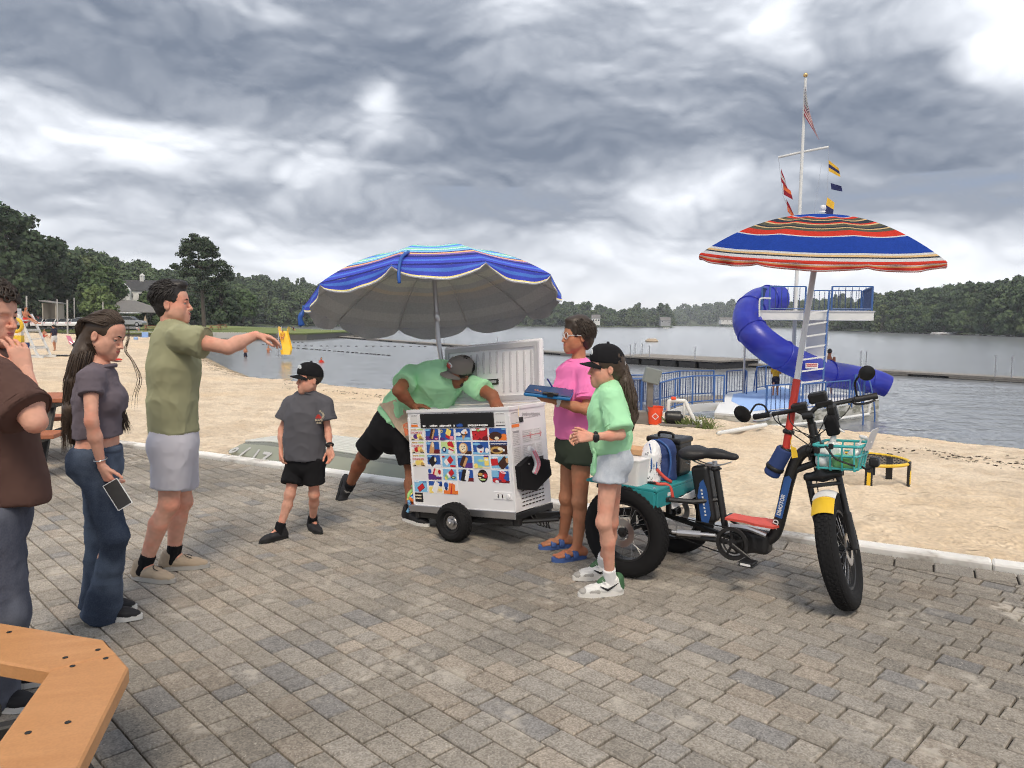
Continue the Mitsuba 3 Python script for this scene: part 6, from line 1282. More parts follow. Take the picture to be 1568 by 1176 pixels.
sa(k, 'phone_holder', cat([box(.05, .10, .06, axo(hz + .085, .07, .03), .010), box(.06, .05, .10, axo(hz - .01, .13, .03), .012), box(.02, .09, .03, axo(hz + .045, .10, .05), .005)]), 'black_plastic')
sa(k, 'head_bag', sdf([rbox(axo(hz - .075, .115, .05), (.07, .07, .11), None, .015, .01)], .007), 'black_cloth', True)
cb = []
for i, (y, f) in enumerate(((-.22, -.07), (.22, -.07), (-.10, .03), (.12, .03), (-.18, -.03))):
    a = axo(hz + .03, y, f); cb.append(tube(spline([a, a + [.06 + .01 * i, -y * .2, -.05], axo(.93 - .02 * i, .035 * (-1) ** i, .07), axo(.80, .03 * (-1) ** i, .03), axo(.70 - .1 * (i % 2), .05 * (-1) ** i, -.01)], 22), .0032, 5))
sa(k, 'cables', cat(cb), 'black_plastic', True)
# teal basket carried on the frame before the head tube
bx0, bx1, bz0, bz1 = 1.02, 1.265, .785, .920
def wire(pts, r=.0055, closed=False): return tube(pts, r, 6, closed)
def ring(x0, x1, w0, w1, z, t=.02):
    q = sbox(x0, -w0, x1, w0).buffer(-t).buffer(t, quad_segs=3); c = np.array(q.exterior.coords)[:-1]; c[:, 1] *= 1 + (w1 / w0 - 1) * (c[:, 0] - x0) / (x1 - x0); return np.c_[c, np.full(len(c), z)]
bs = []
for z, t in ((bz1, 0), (bz1 - .055, .012), (bz0 + .008, .025)):
    rg = ring(bx0 + t * .6, bx1 - t, .125 - t, .125 - t, z); rg[:, 2] += .06 * (rg[:, 0] - bx0); bs.append(wire(rg, .0085 if t == 0 else .0065, True))
for x in np.linspace(bx0 + .03, bx1 - .03, 4):
    for g_ in (-1, 1): dz = .06 * (x - bx0); bs.append(bar((x, g_ * .125, bz1 + dz), (x, g_ * .102, bz0 + dz), .016, .006))
    bs.append(bar((x, -.10, bz0 + .06 * (x - bx0)), (x, .10, bz0 + .06 * (x - bx0)), .012, .006))
for y in (-.06, 0, .06): bs += [bar((bx0 + .012, y, bz0), (bx1 - .015, y, bz0 + .015), .010, .006), bar((bx1, y, bz1 + .015), (bx1 - .022, y, bz0 + .015), .016, .006), bar((bx0, y, bz1), (bx0 + .014, y, bz0), .016, .006)]
bkk = ba(k, 'basket', cat(bs), 'teal_wire'); ba(bkk, 'strap', cat([tube(spline([(1.09, -.135, .925), (1.12, -.140, .89), (1.15, -.138, .86), (1.21, -.130, .84), (1.24, -.11, .83)], 14), .0055, 6), box(.03, .02, .035, (1.045, -.128, .895), .005), box(.025, .02, .03, (1.12, -.135, .925), .005)]), 'black_plastic')
ba(k, 'basket_bracket', cat([bar((.96, y, .85), (1.04, y, .86), .016, .010) for y in (-.04, .04)] + [bar((.99, -.06, .83), (.99, .06, .83), .02, .02)]), 'black_metal')
ba(k, 'front_plate', xf(prism(sbox(-.075, 0, .075, .125).buffer(-.02).buffer(.02), .004), frame(x=(0, -1, 0), y=nz([.28, 0, 1]), o=(1.275, 0, .905))), 'cart_grey', 30)
ba(k, 'head_light', cat([sdf([rbox((1.325, -.06, .855), (.05, .055, .05), None, .012, .01)], .006), tube(spline([(1.26, -.05, .82), (1.29, -.06, .81), (1.32, -.06, .83)], 8), .006, 6), tube([(1.325, -.06, .83), (1.325, -.065, .785)], .006, 6)]), 'black_plastic', True)
# tail of the loads
def bottle(lbl, x, y, z, hgt, mat, tilt):
    t = thing('pump_bottle', lbl, 'bottle', 'pump bottles in the teal basket'); Mq = MB @ frame(x=(1, 0, 0), z=nz(tilt), o=(x, y, z)); r = .040
    add(t, 'flask', xf(lathe([(0, 0), (r * .92, .002), (r, .012), (r, hgt * .62), (r * .75, hgt * .80), (.016, hgt * .92), (.014, hgt), (0, hgt)], 24), Mq), mat, 50)
    add(t, 'pump', xf(cat([lathe([(0, hgt + .028), (.008, hgt + .028), (.015, hgt + .024), (.017, hgt - .004), (.0, hgt - .004)], 16), rod((0, 0, hgt + .02), (0, 0, hgt + .062), .0052, 8), sdf([cone((-.008, 0, hgt + .066), (.016, 0, hgt + .068), .010, .010, .01), cone((.016, 0, hgt + .068), (.052, 0, hgt + .056), .0075, .005, .01)], .004)]), Mq), 'white_plastic', 45)
    return t
bottle('clear pump bottle at the rear of the teal basket', 1.085, -.02, .812, .135, 'clear_plastic', (.10, -.05, 1)); bottle('clear pump bottle at the front of the teal basket, lower', 1.195, .0, .815, .100, 'clear_plastic', (.30, .0, 1))
t = thing('wipes_pack', 'green soft pack lying in the teal bicycle basket', 'pack'); add(t, 'pack', xf(sdf([rbox((1.175, -.055, .835), (.13, .08, .085), None, .03, .02)], .007), MB), 'soap_green', True); add(t, 'label', xf(box(.06, .004, .035, (1.175, -.097, .84), .001), MB), 'box_green')
t = thing('plastic_bag', 'crumpled clear plastic bag in the rear corner of the teal basket', 'bag'); add(t, 'bag', xf(vnoise(sdf([ell((1.065, -.06, .84), (.045, .05, .055)), ell((1.09, .05, .87), (.05, .05, .05))], .008), .014, 28, 3), MB), 'clear_plastic', 30)
# umbrella of the tricycle
ub = bw(.842, .045, .60); ut = at(1246, 330, 4.40)
k = thing('beach_umbrella', 'red and blue striped beach umbrella clamped to the tricycle', 'umbrella')
un2 = nz([.0, -.145, .985]); uc2 = at(1253, 391, 4.40); ub = at(1203, 690, 4.30); ut = uc2 + un2 * .19; ub = ub - (ut - ub) * .03; ud = nz(ut - ub)
umbrella(k, uc2, un2, .684, .235, 8, .040, math.radians(-92), 'canopy_red', 'canopy_red_under', hub_r=.018, vmin=.02, seed=9)
zsplit = at(1211, 582, 4.25)[2]; tsp = (zsplit - ub[2]) / ud[2]
add(k, 'lower_pole', tube([ub, ub + ud * tsp], .0215, 16), 'pole_red', True); add(k, 'upper_pole', tube([ub + ud * tsp, uc2 + un2 * .19], .0165, 16), 'pole_white', True)
add(k, 'finial', lathe([(0, .040), (.014, .036), (.018, .018), (.010, .004), (.02, 0)], 14, uc2 + un2 * .245, un2), 'pole_white', True)
add(k, 'clamp', cat([torus(.026, .008, 18, 8, sq=1.6, c=ub + ud * .04, axis=ud), torus(.026, .008, 18, 8, sq=1.6, c=ub + ud * .15, axis=ud)]), 'black_plastic', True)
# carried things
k = thing('speaker_tube', 'dark blue fabric cylinder speaker strapped to the tricycle frame', 'speaker')
sa0, sa1 = bw(.762, -.035, .705), bw(.842, -.035, .872)
add(k, 'body', lathe([(0, 0), (.040, 0), (.047, .010), (.047, .172), (.040, .182), (0, .182)], 28, sa0, sa1 - sa0), 'navy_fabric', 40)
add(k, 'strap', torus(.048, .006, 28, 8, sq=2.2, c=sa0 + (sa1 - sa0) * .28, axis=sa1 - sa0), 'black_plastic', True); add(k, 'end_cap', lathe([(0, .188), (.030, .187), (.036, .181), (.0, .180)], 24, sa0, sa1 - sa0), 'black_plastic', True)
a = at(1213, 688, 4.18); solo('yellow_tag', 'small yellow key tag hanging below the handlebar', 'tag', cat([prism(Polygon([(0, 0), (.030, -.010), (.042, -.062), (.010, -.070)]), .006, frame(x=(.9, -.3, 0), y=(0, 0, 1), o=a - [.010, 0, -.02])), tube(spline([a + [0, 0, .01], a + [-.01, 0, .04], a + [-.004, 0, .07]], 8), .002, 5)]), 'yellow_plastic', 30)
# on the deck
k = thing('white_bin', 'white plastic bin with brown cardboard on top standing on the teal deck', 'bin')
def lp(x0, x1, y0, y1, z0, z1, t=1.0, r=.02):
    lo, hi = sbox(x0, y0, x1, y1).buffer(-r).buffer(r), affinity.scale(sbox(x0, y0, x1, y1).buffer(-r).buffer(r), t, t); a = np.array(lo.exterior.coords)[:-1]; b = np.array(hi.exterior.coords)[:-1]
    p = np.vstack([np.c_[a, np.full(len(a), z0)], np.c_[b, np.full(len(b), z1)]]); h = m3.Manifold.hull_points(p.astype(np.float32)); return to_tm(h)
ba(k, 'tub', lp(-.105, .055, -.345, -.185, .582, .735, 1.06), 'white_plastic', 40); ba(k, 'rim', lp(-.113, .063, -.353, -.177, .732, .742, 1.0), 'white_plastic', 40)
pri('cardboard', srgb(190, 150, 112), .85); ba(k, 'cardboard', box(.19, .15, .035, (-.10, -.13, .765), .003), 'cardboard', 30)
k = thing('backpack', 'small white backpack with navy stripes and zip on the teal deck', 'backpack')
ba(k, 'body', sdf([cone((-.0 + .035, -.15, .60), (-.0 + .035, -.15, .75), .078, .070, .03, flat=((.6, .8, 0), .75)), cone((-.0 + .035, -.15, .75), (.04, -.14, .795), .070, .050, .03, flat=((.6, .8, 0), .75)), cut((0, 0, .582), (0, 0, -1))], .007, wr=(.003, 18, 4)), 'cart_white', True)
pn = nz(np.array([.62, -.78, 0]) * [1, 1, 1]); mb = bw(-.0 + .035, -.15, 0)
fdir = nz(np.array([.10, -1, 0])); fl = np.linalg.inv(MB[:3, :3]) @ fdir; sd_ = np.cross(UPZ, fl)
for i in (-1, 0, 1): ba(k, 'stripe', tube(spline([np.array([-.0 + .035, -.15, 0]) + fl * f + sd_ * (.016 * i) + UPZ * z for f, z in ((.074, .675), (.072, .72), (.066, .76), (.050, .795), (.02, .825))], 14), .0052 if i else .004, 5), 'decal_blue' if i else 'navy_fabric', True)
ba(k, 'pocket', sdf([cone(np.array([-.0 + .035, -.15, .61]) + fl * .022, np.array([-.0 + .035, -.15, .655]) + fl * .02, .064, .060, .02, flat=(fl, .85)), cut((0, 0, .584), (0, 0, -1))], .007), 'cart_white', True)
gq = np.random.default_rng(3); dots = []
for i in range(60):
    z, s = gq.uniform(.60, .79), gq.uniform(-.06, .06); rr = .086 if z < .68 else .075 - .1 * max(0, z - .75)
    if abs(s) < .026 and z > .67: continue
    dots.append(sphere(.0042, np.array([-.0 + .035, -.15, z]) + fl * math.sqrt(max(1e-5, (rr * .86) ** 2 - (s * .86) ** 2)) + sd_ * s, 1, ))
ba(k, 'print', cat(dots), 'ink', True)
k = thing('dark_backpack', 'navy blue backpack with red straps leaning on the deck behind the saddle', 'backpack')
ba(k, 'body', sdf([cone((.055, -.03, .60), (.05, -.02, .76), .095, .080, .03, flat=(fl, .7)), ell((.05, -.01, .77), (.075, .07, .06), None, .03), cut((0, 0, .582), (0, 0, -1))], .008, wr=(.004, 14, 8)), 'navy_fabric', True)
ba(k, 'piping', tube(spline([(.135, -.105, .60), (.140, -.08, .70), (.115, -.07, .79), (.05, -.07, .835), (-.01, -.05, .83)], 24), .007, 6), 'decal_blue', True)
for p in ([(.035, -.17, .70), (.085, -.19, .685), (.12, -.165, .64), (.15, -.15, .612), (.165, -.12, .592)], [(.02, -.20, .600), (.04, -.19, .64), (.06, -.16, .66)], [(.06, -.19, .590), (.13, -.22, .588), (.17, -.19, .588), (.19, -.17, .56), (.20, -.16, .50)]): ba(k, 'strap', tube(spline(p, 14), .011, 6), 'deck_red', True)
k = thing('black_case', 'hard black case with handle on the far side of the teal deck', 'case')
ba(k, 'shell', sdf([rbox((.0, .17, .70), (.24, .20, .24), None, .03, .01)], .008), 'black_plastic', True); ba(k, 'lid', sdf([rbox((.0, .17, .815), (.25, .21, .04), None, .015, .01)], .007), 'black_plastic', True)
ba(k, 'handle', tube(spline([(-.05, .12, .83), (-.045, .115, .86), (.045, .115, .86), (.05, .12, .83)], 14), .009, 8), 'black_plastic', True)
ba(k, 'latch', cat([box(.03, .012, .05, (x, .065, .79), .003) for x in (-.06, .06)]), 'steel')
# ================================================================== BEACH, PLATFORM, SHORE
pri('white_paint', (.66, .67, .67), .5); pri('blue_paint', srgb(58, 94, 152), .45); pri('slide_blue', proc(lambda p, n, uv: mix(srgb(26, 36, 152), srgb(52, 68, 178), smoothstep(.45, .75, fbm(p.x * .9, p.y * .9, p.z * 2.6, 4)) * .6)), .34, clearcoat=.35); pri('rail_backlit', srgb(46, 64, 104), .5); pri('deck_blue', srgb(140, 170, 215), .7)
def hull_col(p, n, uv): return mix((.50, .49, .45), (.20, .20, .16), smoothstep(.42, .66, fbm(p.x * 2.2, p.y * 2.2, p.z * 7, 4)))
pri('hull_mat', proc(hull_col), .7)
def wood_col(p, n, uv): return mix((.13, .122, .110), (.22, .205, .19), fbm(p.x * 1.5 + p.y * 2, p.y * 9 - p.x * 3, p.z * 12, 3))
pri('old_wood', proc(wood_col), .9); pri('float_dark', (.022, .022, .024), .7); pri('bucket_orange', srgb(236, 82, 44), .45); pri('pvc', (.68, .68, .66), .4); pri('grey_box', srgb(120, 126, 124), .6)
DK = -1.1
dq = lambda px, py, z=DK: gp(px, py, z)
def railing(parent, pts, h, sp=.19, post_every=1, mat='blue_paint', r=.022, top=None):
    """railing over the points: posts at each, two rails and thin balusters between"""
    pts = [np.asarray(p, float) for p in pts]; bal = []
    for p in pts: add(parent, 'post', bar(p, p + UPZ * h, .05, bev=.004), mat)
    for a, b in zip(pts, pts[1:]):
        n = max(1, int(np.linalg.norm(b - a) / sp))
        for i in range(1, n): q = a + (b - a) * i / n; bal.append(bar(q + UPZ * .08, q + UPZ * (h - .03), .018))
    tp = np.array(pts); add(parent, 'top_rail', cat([bar(a + UPZ * h, b + UPZ * h, .055, .035) for a, b in zip(pts, pts[1:])]) if len(pts) < 3 else tube(tp + UPZ * h, .026, 6), top or mat, 40); add(parent, 'bottom_rail', tube(tp + UPZ * .09, .022, 6), mat, 40)
    if bal: add(parent, 'balusters', cat(bal), 'rail_backlit', False, kind='stuff', label='thin upright bars of the railing')  # backlit look of the thin bars painted as a darker blue
def hoop_rail(parent, a, b, d, h=.9, mat='blue_paint', down=.6):
    """bent ladder hand-rails at a and b that lead off in direction d"""
    for p in (a, b): add(parent, 'hand_rail', tube(spline([p, p + UPZ * h * .75, p + UPZ * h + d * .18, p + UPZ * h * .85 + d * .55, p + UPZ * -.05 + d * 1.05, p - UPZ * down + d * 1.10], 24), .024, 8), mat, True)
# ---- the swimming platform
A, B, C, D, E = dq(1094, 632), dq(1172, 639), dq(1346, 610), dq(1200, 589), dq(1108, 602)
k = thing('swim_platform', 'white moored swimming platform with pale blue deck, dirty hull and blue railings', 'platform')
def plate(pts, t, z): return prism(Polygon([p[:2] for p in pts]), t, z=z)
add(k, 'hull', vnoise(plate([A, B, C, D, E], .42, DK - .48).subdivide().subdivide(), .03, 2, 1), 'hull_mat', 30); add(k, 'deck', plate([A, B, C, D, E], .06, DK - .055), 'white_paint', False)
mid = (A + B + C + D + E) / 5; add(k, 'blue_deck', plate([mid + (p - mid) * .80 for p in (A * .5 + E * .5, B * .6 + A * .4, B * .4 + C * .6, D, E)], .006, DK + .006), 'deck_blue', False)
railing(k, [dq(1173, 634), dq(1221, 630)], .86); railing(k, [dq(1228, 629), dq(1263, 625), dq(1300, 620)], .84); railing(k, [dq(1308, 612), dq(1340, 608)], .9)
railing(k, [dq(1112, 604), dq(1140, 601)], .9); railing(k, [dq(1158, 597), dq(1172, 594), dq(1192, 592), dq(1225, 590)], .95)
dn = nz((B - E) * [1, 1, 0]); hoop_rail(k, dq(1143, 604), dq(1158, 602), nz((E - B) * [1, 1, 0]) * .5); hoop_rail(k, dq(1304, 624), dq(1322, 620), nz([.2, -1, 0]) * .55)
add(k, 'drain_pipe', tube([gp(1160, 655, LAKE + .3), gp(1240, 648, LAKE + .15), gp(1330, 634, LAKE + .12)], .05, 8), 'pvc', True); add(k, 'drain_pipe', tube([gp(1330, 634, LAKE + .12), gp(1332, 634, LAKE + .12) + UPZ * .5], .05, 8), 'pvc', True); add(k, 'drain_pipe', tube([on_sand(1100, 668) + UPZ * .05, on_sand(1172, 656) + UPZ * .08], .05, 8), 'pvc', True)
# ---- the slide on it
k = thing('water_slide', 'blue spiral tube slide with high railed deck and white ladder', 'slide')
YS = 27.6
sp_ = spline([at(*q) for q in ((1196, 458, 28.6), (1176, 459, 28.4), (1158, 465, 28.0), (1146, 480, 27.4), (1147, 500, 26.8), (1163, 520, 26.4), (1192, 541, 26.4), (1228, 560, 26.9), (1266, 572, 27.6), (1304, 578, 28.1), (1338, 584, 28.2), (1360, 592, 28.1))], 90)
n_ = len(sp_); rr_ = np.interp(np.arange(n_), [0, 8, n_ * .55, n_ - 8, n_ - 1], [.50, .53, .53, .45, .41])
tb = m3.Manifold; add(k, 'tube', tube(sp_, rr_, 24, cap=False), 'slide_blue', 60)
for f in (.10, .24, .40, .56, .72, .88):
    i = int(f * n_); add(k, 'flange', torus(rr_[i] + .012, .024, 32, 8, c=sp_[i], axis=sp_[i + 1] - sp_[i - 1]), 'slide_blue', True)
pl = [at(1164, 484, 26.6), at(1338, 486, 25.9), at(1325, 486, 29.0), at(1180, 484, 29.4)]; zt = at(1250, 477, 26.4)[2]
dk_ = add(k, 'high_deck', plate(pl, .30, zt - .30), 'white_paint', False); add(k, 'deck_edge', plate([p + (p - sum(pl) / 4) * .02 for p in pl], .05, zt - .02), 'cart_grey', False)
za = lambda p: np.array([p[0], p[1], zt])
a, b, c, d = [za(p) for p in pl]
railing(k, [a + (b - a) * .08, a + (b - a) * .40], .86); railing(k, [a + (b - a) * .63, a + (b - a) * .98], .86); railing(k, [b + (c - b) * .02 - (b - a) * .02, c - (c - d) * .03], .86); railing(k, [d + (a - d) * .1, d + (a - d) * .9], .86); railing(k, [c - (c - d) * .05, c - (c - d) * .6], .86)
add(k, 'column', plate([at(1233, 560, 27.2), at(1266, 560, 27.0), at(1264, 560, 27.9), at(1234, 560, 28.1)], zt - DK - .2, DK), 'white_paint', False)
l0, l1, r0, r1 = at(1222, 632, 25.0), at(1234, 452, 26.1), at(1257, 628, 25.0), at(1270, 446, 26.1)
for p0, p1 in ((l0, l1), (r0, r1)): add(k, 'ladder_rail', tube([p0, p1], .035, 8), 'blue_paint', True)
for i in range(9): t = .05 + .098 * i; add(k, 'rung', bar(l0 + (l1 - l0) * t, r0 + (r1 - r0) * t, .055, .05), 'white_paint')
s0 = l0 + (l1 - l0) * .40; add(k, 'warning_sign', xf(box(.42, .02, .18), frame(x=(1, 0, 0), z=UPZ, o=at(1243, 560, 25.4))), 'paper'); add(k, 'warning_mark', cat([xf(box(.36, .02, .03), frame(x=(1, 0, 0), z=UPZ, o=at(1243, 557.5 + 3 * i, 25.38))) for i in range(2)]), 'red_print')
add(k, 'rail_loop', tube(spline([at(1163, 485, 26.2), at(1163, 462, 26.2), at(1166, 457, 26.2), at(1180, 457, 26.3)], 16), .03, 8), 'white_paint', True)
# ---- thin lamp post on the platform
k = thing('lamp_post', 'thin grey post with small fitting left of the blue slide', 'post'); p0 = dq(1138, 603); add(k, 'pole', tube([p0, p0 + UPZ * 2.05], .04, 10), 'alu', True); add(k, 'fitting', sphere(.06, p0 + UPZ * 2.1, 2), 'grey_box', True)
# ---- flag pole
pri('flag_red', srgb(150, 30, 48), .8); pri('flag_white', (.50, .50, .50), .8); pri('flag_navy', srgb(38, 44, 92), .8); pri('flag_yellow', srgb(224, 178, 60), .8); pri('flag_orange', srgb(226, 110, 60), .8)
k = thing('flag_pole', 'tall white flag pole with crossarm and gold ball rising behind the red striped umbrella', 'flag pole'); YF = 29.0
ft = at(1233.5, 120, YF); fb_ = np.array([ft[0] - .05, YF, DK]); add(k, 'pole', tube([fb_, ft], [.085, .05], 12), 'white_paint', True); add(k, 'ball', sphere(.085, at(1233.5, 115, YF), 2), 'gold', True)
xa, xb = at(1192, 241, YF + .4), at(1269, 225, YF - .4); add(k, 'crossarm', tube([xa, at(1232, 232, YF), xb], .045, 8), 'white_paint', True)
add(k, 'halyard', cat([tube([xa, at(1199, 300, YF + .4), at(1212, 330, YF + .3)], .008, 4), tube([xb, at(1267, 300, YF - .4), at(1262, 330, YF - .3)], .008, 4), tube([at(1258, 250, YF - .3), at(1246, 330, YF - .2)], .006, 4)]), 'alu')
def flag(key, label, p_top, p_bot, L, mats, droop, seed, group=None, canton=False):
    """hanging flag between two points of its hoist, a strip of cloth per colour"""
    k = thing(key, label, 'flag', group); p_top, p_bot = np.asarray(p_top), np.asarray(p_bot); N = 22; n = len(mats); s = np.linspace(0, 1, N); dr_ = nz(np.array([.62, -.5, 0]))
    base = p_bot - p_top
    def P(u, v): a = droop * (1 - .25 * v); return p_top + base * v + (dr_ * math.cos(a) - UPZ * math.sin(a)) * L * u + np.array([.5, .86, 0]) * (.075 * L * math.sin(7 * u + 4 * v + seed) * u ** .5)
    for j, mt in enumerate(mats):
        g = [[P(u, v) for u in s] for v in np.linspace(j / n, (j + 1) / n, 4)]; V = np.array(g).reshape(-1, 3); F = []
        for r in range(3):
            for i in range(N - 1): a = r * N + i; F += [[a, a + 1, a + N + 1], [a, a + N + 1, a + N]]
        add(k, 'stripe', trimesh.Trimesh(V, F, process=False), mt, True)
    if canton:
        g = [[P(u, v) + np.array([-.3, -.5, 0]) * .02 for u in np.linspace(0, .42, 8)] for v in np.linspace(-.002, .54, 6)]; V = np.array(g).reshape(-1, 3); F = []
        for r in range(5):
            for i in range(7): a = r * 8 + i; F += [[a, a + 1, a + 9], [a, a + 9, a + 8]]
        add(k, 'canton', trimesh.Trimesh(V, F, process=False), 'flag_navy', True); add(k, 'stars', cat([sphere(.022, P(u, v) + np.array([-.3, -.5, 0]) * .05, 1) for v in np.linspace(.06, .48, 5) for u in np.linspace(.04, .38, 6)]), 'flag_white', kind='stuff', label='small white stars on the blue corner')
flag('national_flag', 'red and white striped flag with starred blue corner hanging at the top of the pole', at(1233, 132, YF - .1), at(1231, 176, YF - .1), 1.2, ['flag_red', 'flag_white'] * 6 + ['flag_red'], 1.38, 1, canton=True)
flag('signal_flag', 'top red and white pennant on the left halyard of the flag pole', at(1196, 258, YF + .4), at(1196, 278, YF + .4), .45, ['flag_red', 'flag_white', 'flag_red'], 1.2, 2)
flag('signal_flag', 'orange pennant second from the top on the left halyard', at(1199, 282, YF + .4), at(1200, 298, YF + .4), .42, ['flag_orange', 'flag_red'], .75, 3)
flag('signal_flag', 'lowest orange pennant on the left halyard just above the umbrella', at(1204, 304, YF + .4), at(1206, 324, YF + .4), .5, ['flag_red', 'flag_orange'], 1.1, 4)
flag('signal_flag', 'yellow and black flag at the right end of the crossarm', at(1269, 245, YF - .4), at(1269, 262, YF - .4), .50, ['flag_yellow', 'flag_navy', 'flag_yellow'], .75, 5)
flag('signal_flag', 'small dark navy pennant below the yellow and black flag', at(1272, 280, YF - .4), at(1273, 290, YF - .4), .42, ['flag_navy'], .4, 6)
flag('signal_flag', 'yellow and navy flag lowest on the right halyard', at(1267, 302, YF - .4), at(1263, 326, YF - .4), .34, ['flag_yellow', 'flag_navy'], .7, 7)
# ---- gangway
k = thing('gangway', 'curved white gangway with blue railings leading from the sand to the platform', 'gangway')
gn = [on_sand(962, 650) + UPZ * .25, dq(1003, 636, DK + .10), dq(1050, 621, DK + .12), dq(1108, 616, DK + .03)]; gf = [on_sand(938, 632) + UPZ * .25, dq(980, 621, DK + .12), dq(1040, 608, DK + .12), dq(1110, 605, DK + .03)]
gn, gf = spline(gn, 18), spline(gf, 18); V = np.vstack([gn, gf, gn - UPZ * .22, gf - UPZ * .22]); n_ = len(gn); F = []
for i in range(n_ - 1):
    for a, b, o in ((0, n_, 0), (3 * n_, 2 * n_, 0), (2 * n_, 0, 0), (n_, 3 * n_, 0)): F += [[a + i, a + i + 1, b + i + 1], [a + i, b + i + 1, b + i]]
add(k, 'walkway', trimesh.Trimesh(V, F, process=False), 'old_wood', 30); add(k, 'fascia', cat([bar(a - UPZ * .12 + [-.0, -.03, 0], b - UPZ * .12 + [0, -.03, 0], .05, .26) for a, b in zip(gn[5:], gn[6:])]), 'white_paint', 30)
pk_ = [on_sand(946, 655) + UPZ * .1] + [gn[i] for i in (3, 7, 10, 13, 16, 18)] ; railing(k, pk_, .92); railing(k, [on_sand(925, 640) + UPZ * .1] + [gf[i] for i in (4, 8, 12, 16)], .92)
# ---- things on the sand by the gangway
k = thing('control_post', 'wooden post carrying a grey electric box beside the gangway', 'post'); p0 = on_sand(994, 650); h_ = p0 - at(994, 573, p0[1]); H = -h_[2]
add(k, 'post', bar(p0 - UPZ * .2, p0 + UPZ * (H * .92), .13, bev=.01), 'old_wood'); add(k, 'box', xf(box(.36, .20, .34, bev=.02), rot(14, (0, 1, 0))).apply_translation(p0 + UPZ * (H * .97) + [.03, -.05, 0]), 'grey_box', 30); add(k, 'base', box(.34, .34, .34, p0 + [-.22, .1, .12], .01), 'old_wood')
k = thing('bucket', 'bright orange plastic bucket with white square mark on the sand', 'bucket'); p0 = on_sand(1003, 649); H = 27 / FOC * p0[1]
add(k, 'pail', lathe([(0, .01), (H * .36, .0), (H * .44, H * .97), (H * .47, H), (H * .43, H * .99), (H * .34, .04), (0, .03)], 24, p0 + UPZ * .0), 'bucket_orange', 40); add(k, 'handle', tube([p0 + [H * .46 * math.cos(t), -.03 - .06 * math.sin(t), H * (.9 - .34 * math.sin(t))] for t in np.linspace(0, math.pi, 12)], .006, 5), 'steel', True)
mk_ = prism(sbox(-.36, -.36, .36, .36).difference(sbox(-.26, -.26, .26, .26)), .06); mk_.apply_transform(np.diag([H * .4, H * .4, H * .1, 1]) @ rot(45)); add(k, 'mark', xf(mk_, frame(x=(.97, -.2, 0), z=(-.2, -.95, -.08), o=p0 + [-.03, -.44 * H, H * .48])), 'paper', False)
k = thing('pump', 'black pump with white plastic pipes on a wooden board on the sand', 'pump'); p0 = on_sand(1040, 652)
add(k, 'board', box(.95, .5, .05, p0 + UPZ * .03, .006), 'old_wood'); add(k, 'motor', cat([lathe([(0, 0), (.13, 0), (.14, .03), (.14, .30), (.11, .34), (0, .34)], 18, p0 + [.02, -.05, .20], (-1, .1, 0)), box(.34, .22, .20, p0 + [-.1, 0, .16], .03)]), 'black_plastic', 40)
add(k, 'pipe', tube(spline([p0 + np.array(q) for q in ((-.25, 0, .18), (-.25, 0, .50), (-.20, 0, .56), (.02, 0, .56), (.12, 0, .54), (.20, -.05, .36), (.32, -.12, .12))], 30), .045, 10), 'pvc', True); add(k, 'pipe', cat([tube([p0 + [.26, -.14, .10], p0 + [.46, -.16, .10]], .06, 10), tube([p0 + [.1, 0, .18], p0 + [.1, 0, .55]], .03, 8), tube([p0 + [-.62, .1, .14], p0 + [-.25, .05, .16]], .045, 10)]), 'pvc', True); add(k, 'valve', box(.10, .08, .06, p0 + [-.15, -.03, .62], .01), 'bucket_orange')
gq = np.random.default_rng(8); p0 = on_sand(1066, 655); bl = []
for i in range(260):
    q = p0 + [gq.normal() * .19, gq.normal() * .10, -.02]; h_ = gq.uniform(.10, .36); dv = np.array([gq.normal() * .09, gq.normal() * .09, h_]); w_ = np.array([.008, 0, 0]) * gq.uniform(.7, 1.5)
    bl.append((np.array([q - w_, q + w_, q + dv * .6 + w_ * .6, q + dv * [1.3, 1.3, 1]]), np.array([[0, 1, 2], [0, 2, 3]])))
pri('grass_blade', (.12, .16, .045), .8, two=True); k = thing('grass_tuft', 'tuft of tall green grass by the corner of the white platform', 'grass'); add(k, 'blades', cat(bl), 'grass_blade', False, kind='stuff', label='thin green grass blades')
# ---- round net game
k = thing('round_net', 'yellow-rimmed round net game with black legs standing on the sand', 'net game'); p0 = on_sand(1326, 740); Rn, Hn = .46, .30
add(k, 'rim', torus(Rn, .020, 40, 10, c=p0 + UPZ * Hn), 'yellow_plastic', True); mesh_ = []
for i in np.linspace(-.4, .4, 17): l = math.sqrt(max(0, (Rn - .02) ** 2 - i * i)); mesh_ += [tube([p0 + [i, -l, Hn], p0 + [i, l, Hn]], .004, 3), tube([p0 + [-l, i, Hn], p0 + [l, i, Hn]], .004, 3)]
add(k, 'net', cat(mesh_), 'float_dark', kind='stuff', label='black cords of the net')
for i in range(5):
    a = i * 2 * math.pi / 5 + .55; q = p0 + np.array([math.cos(a), math.sin(a), 0]) * (Rn + .01); lg = add(k, 'leg', bar(q - UPZ * .03, q + UPZ * (Hn + .03), .085, .03, up=(math.cos(a), math.sin(a), 0), bev=.01), 'black_plastic')
    add(lg, 'lettering', bar(q + [math.cos(a) * .017, math.sin(a) * .017, .06], q + [math.cos(a) * .017, math.sin(a) * .017, .22], .04, .004, up=(math.cos(a), math.sin(a), 0)), 'yellow_plastic')
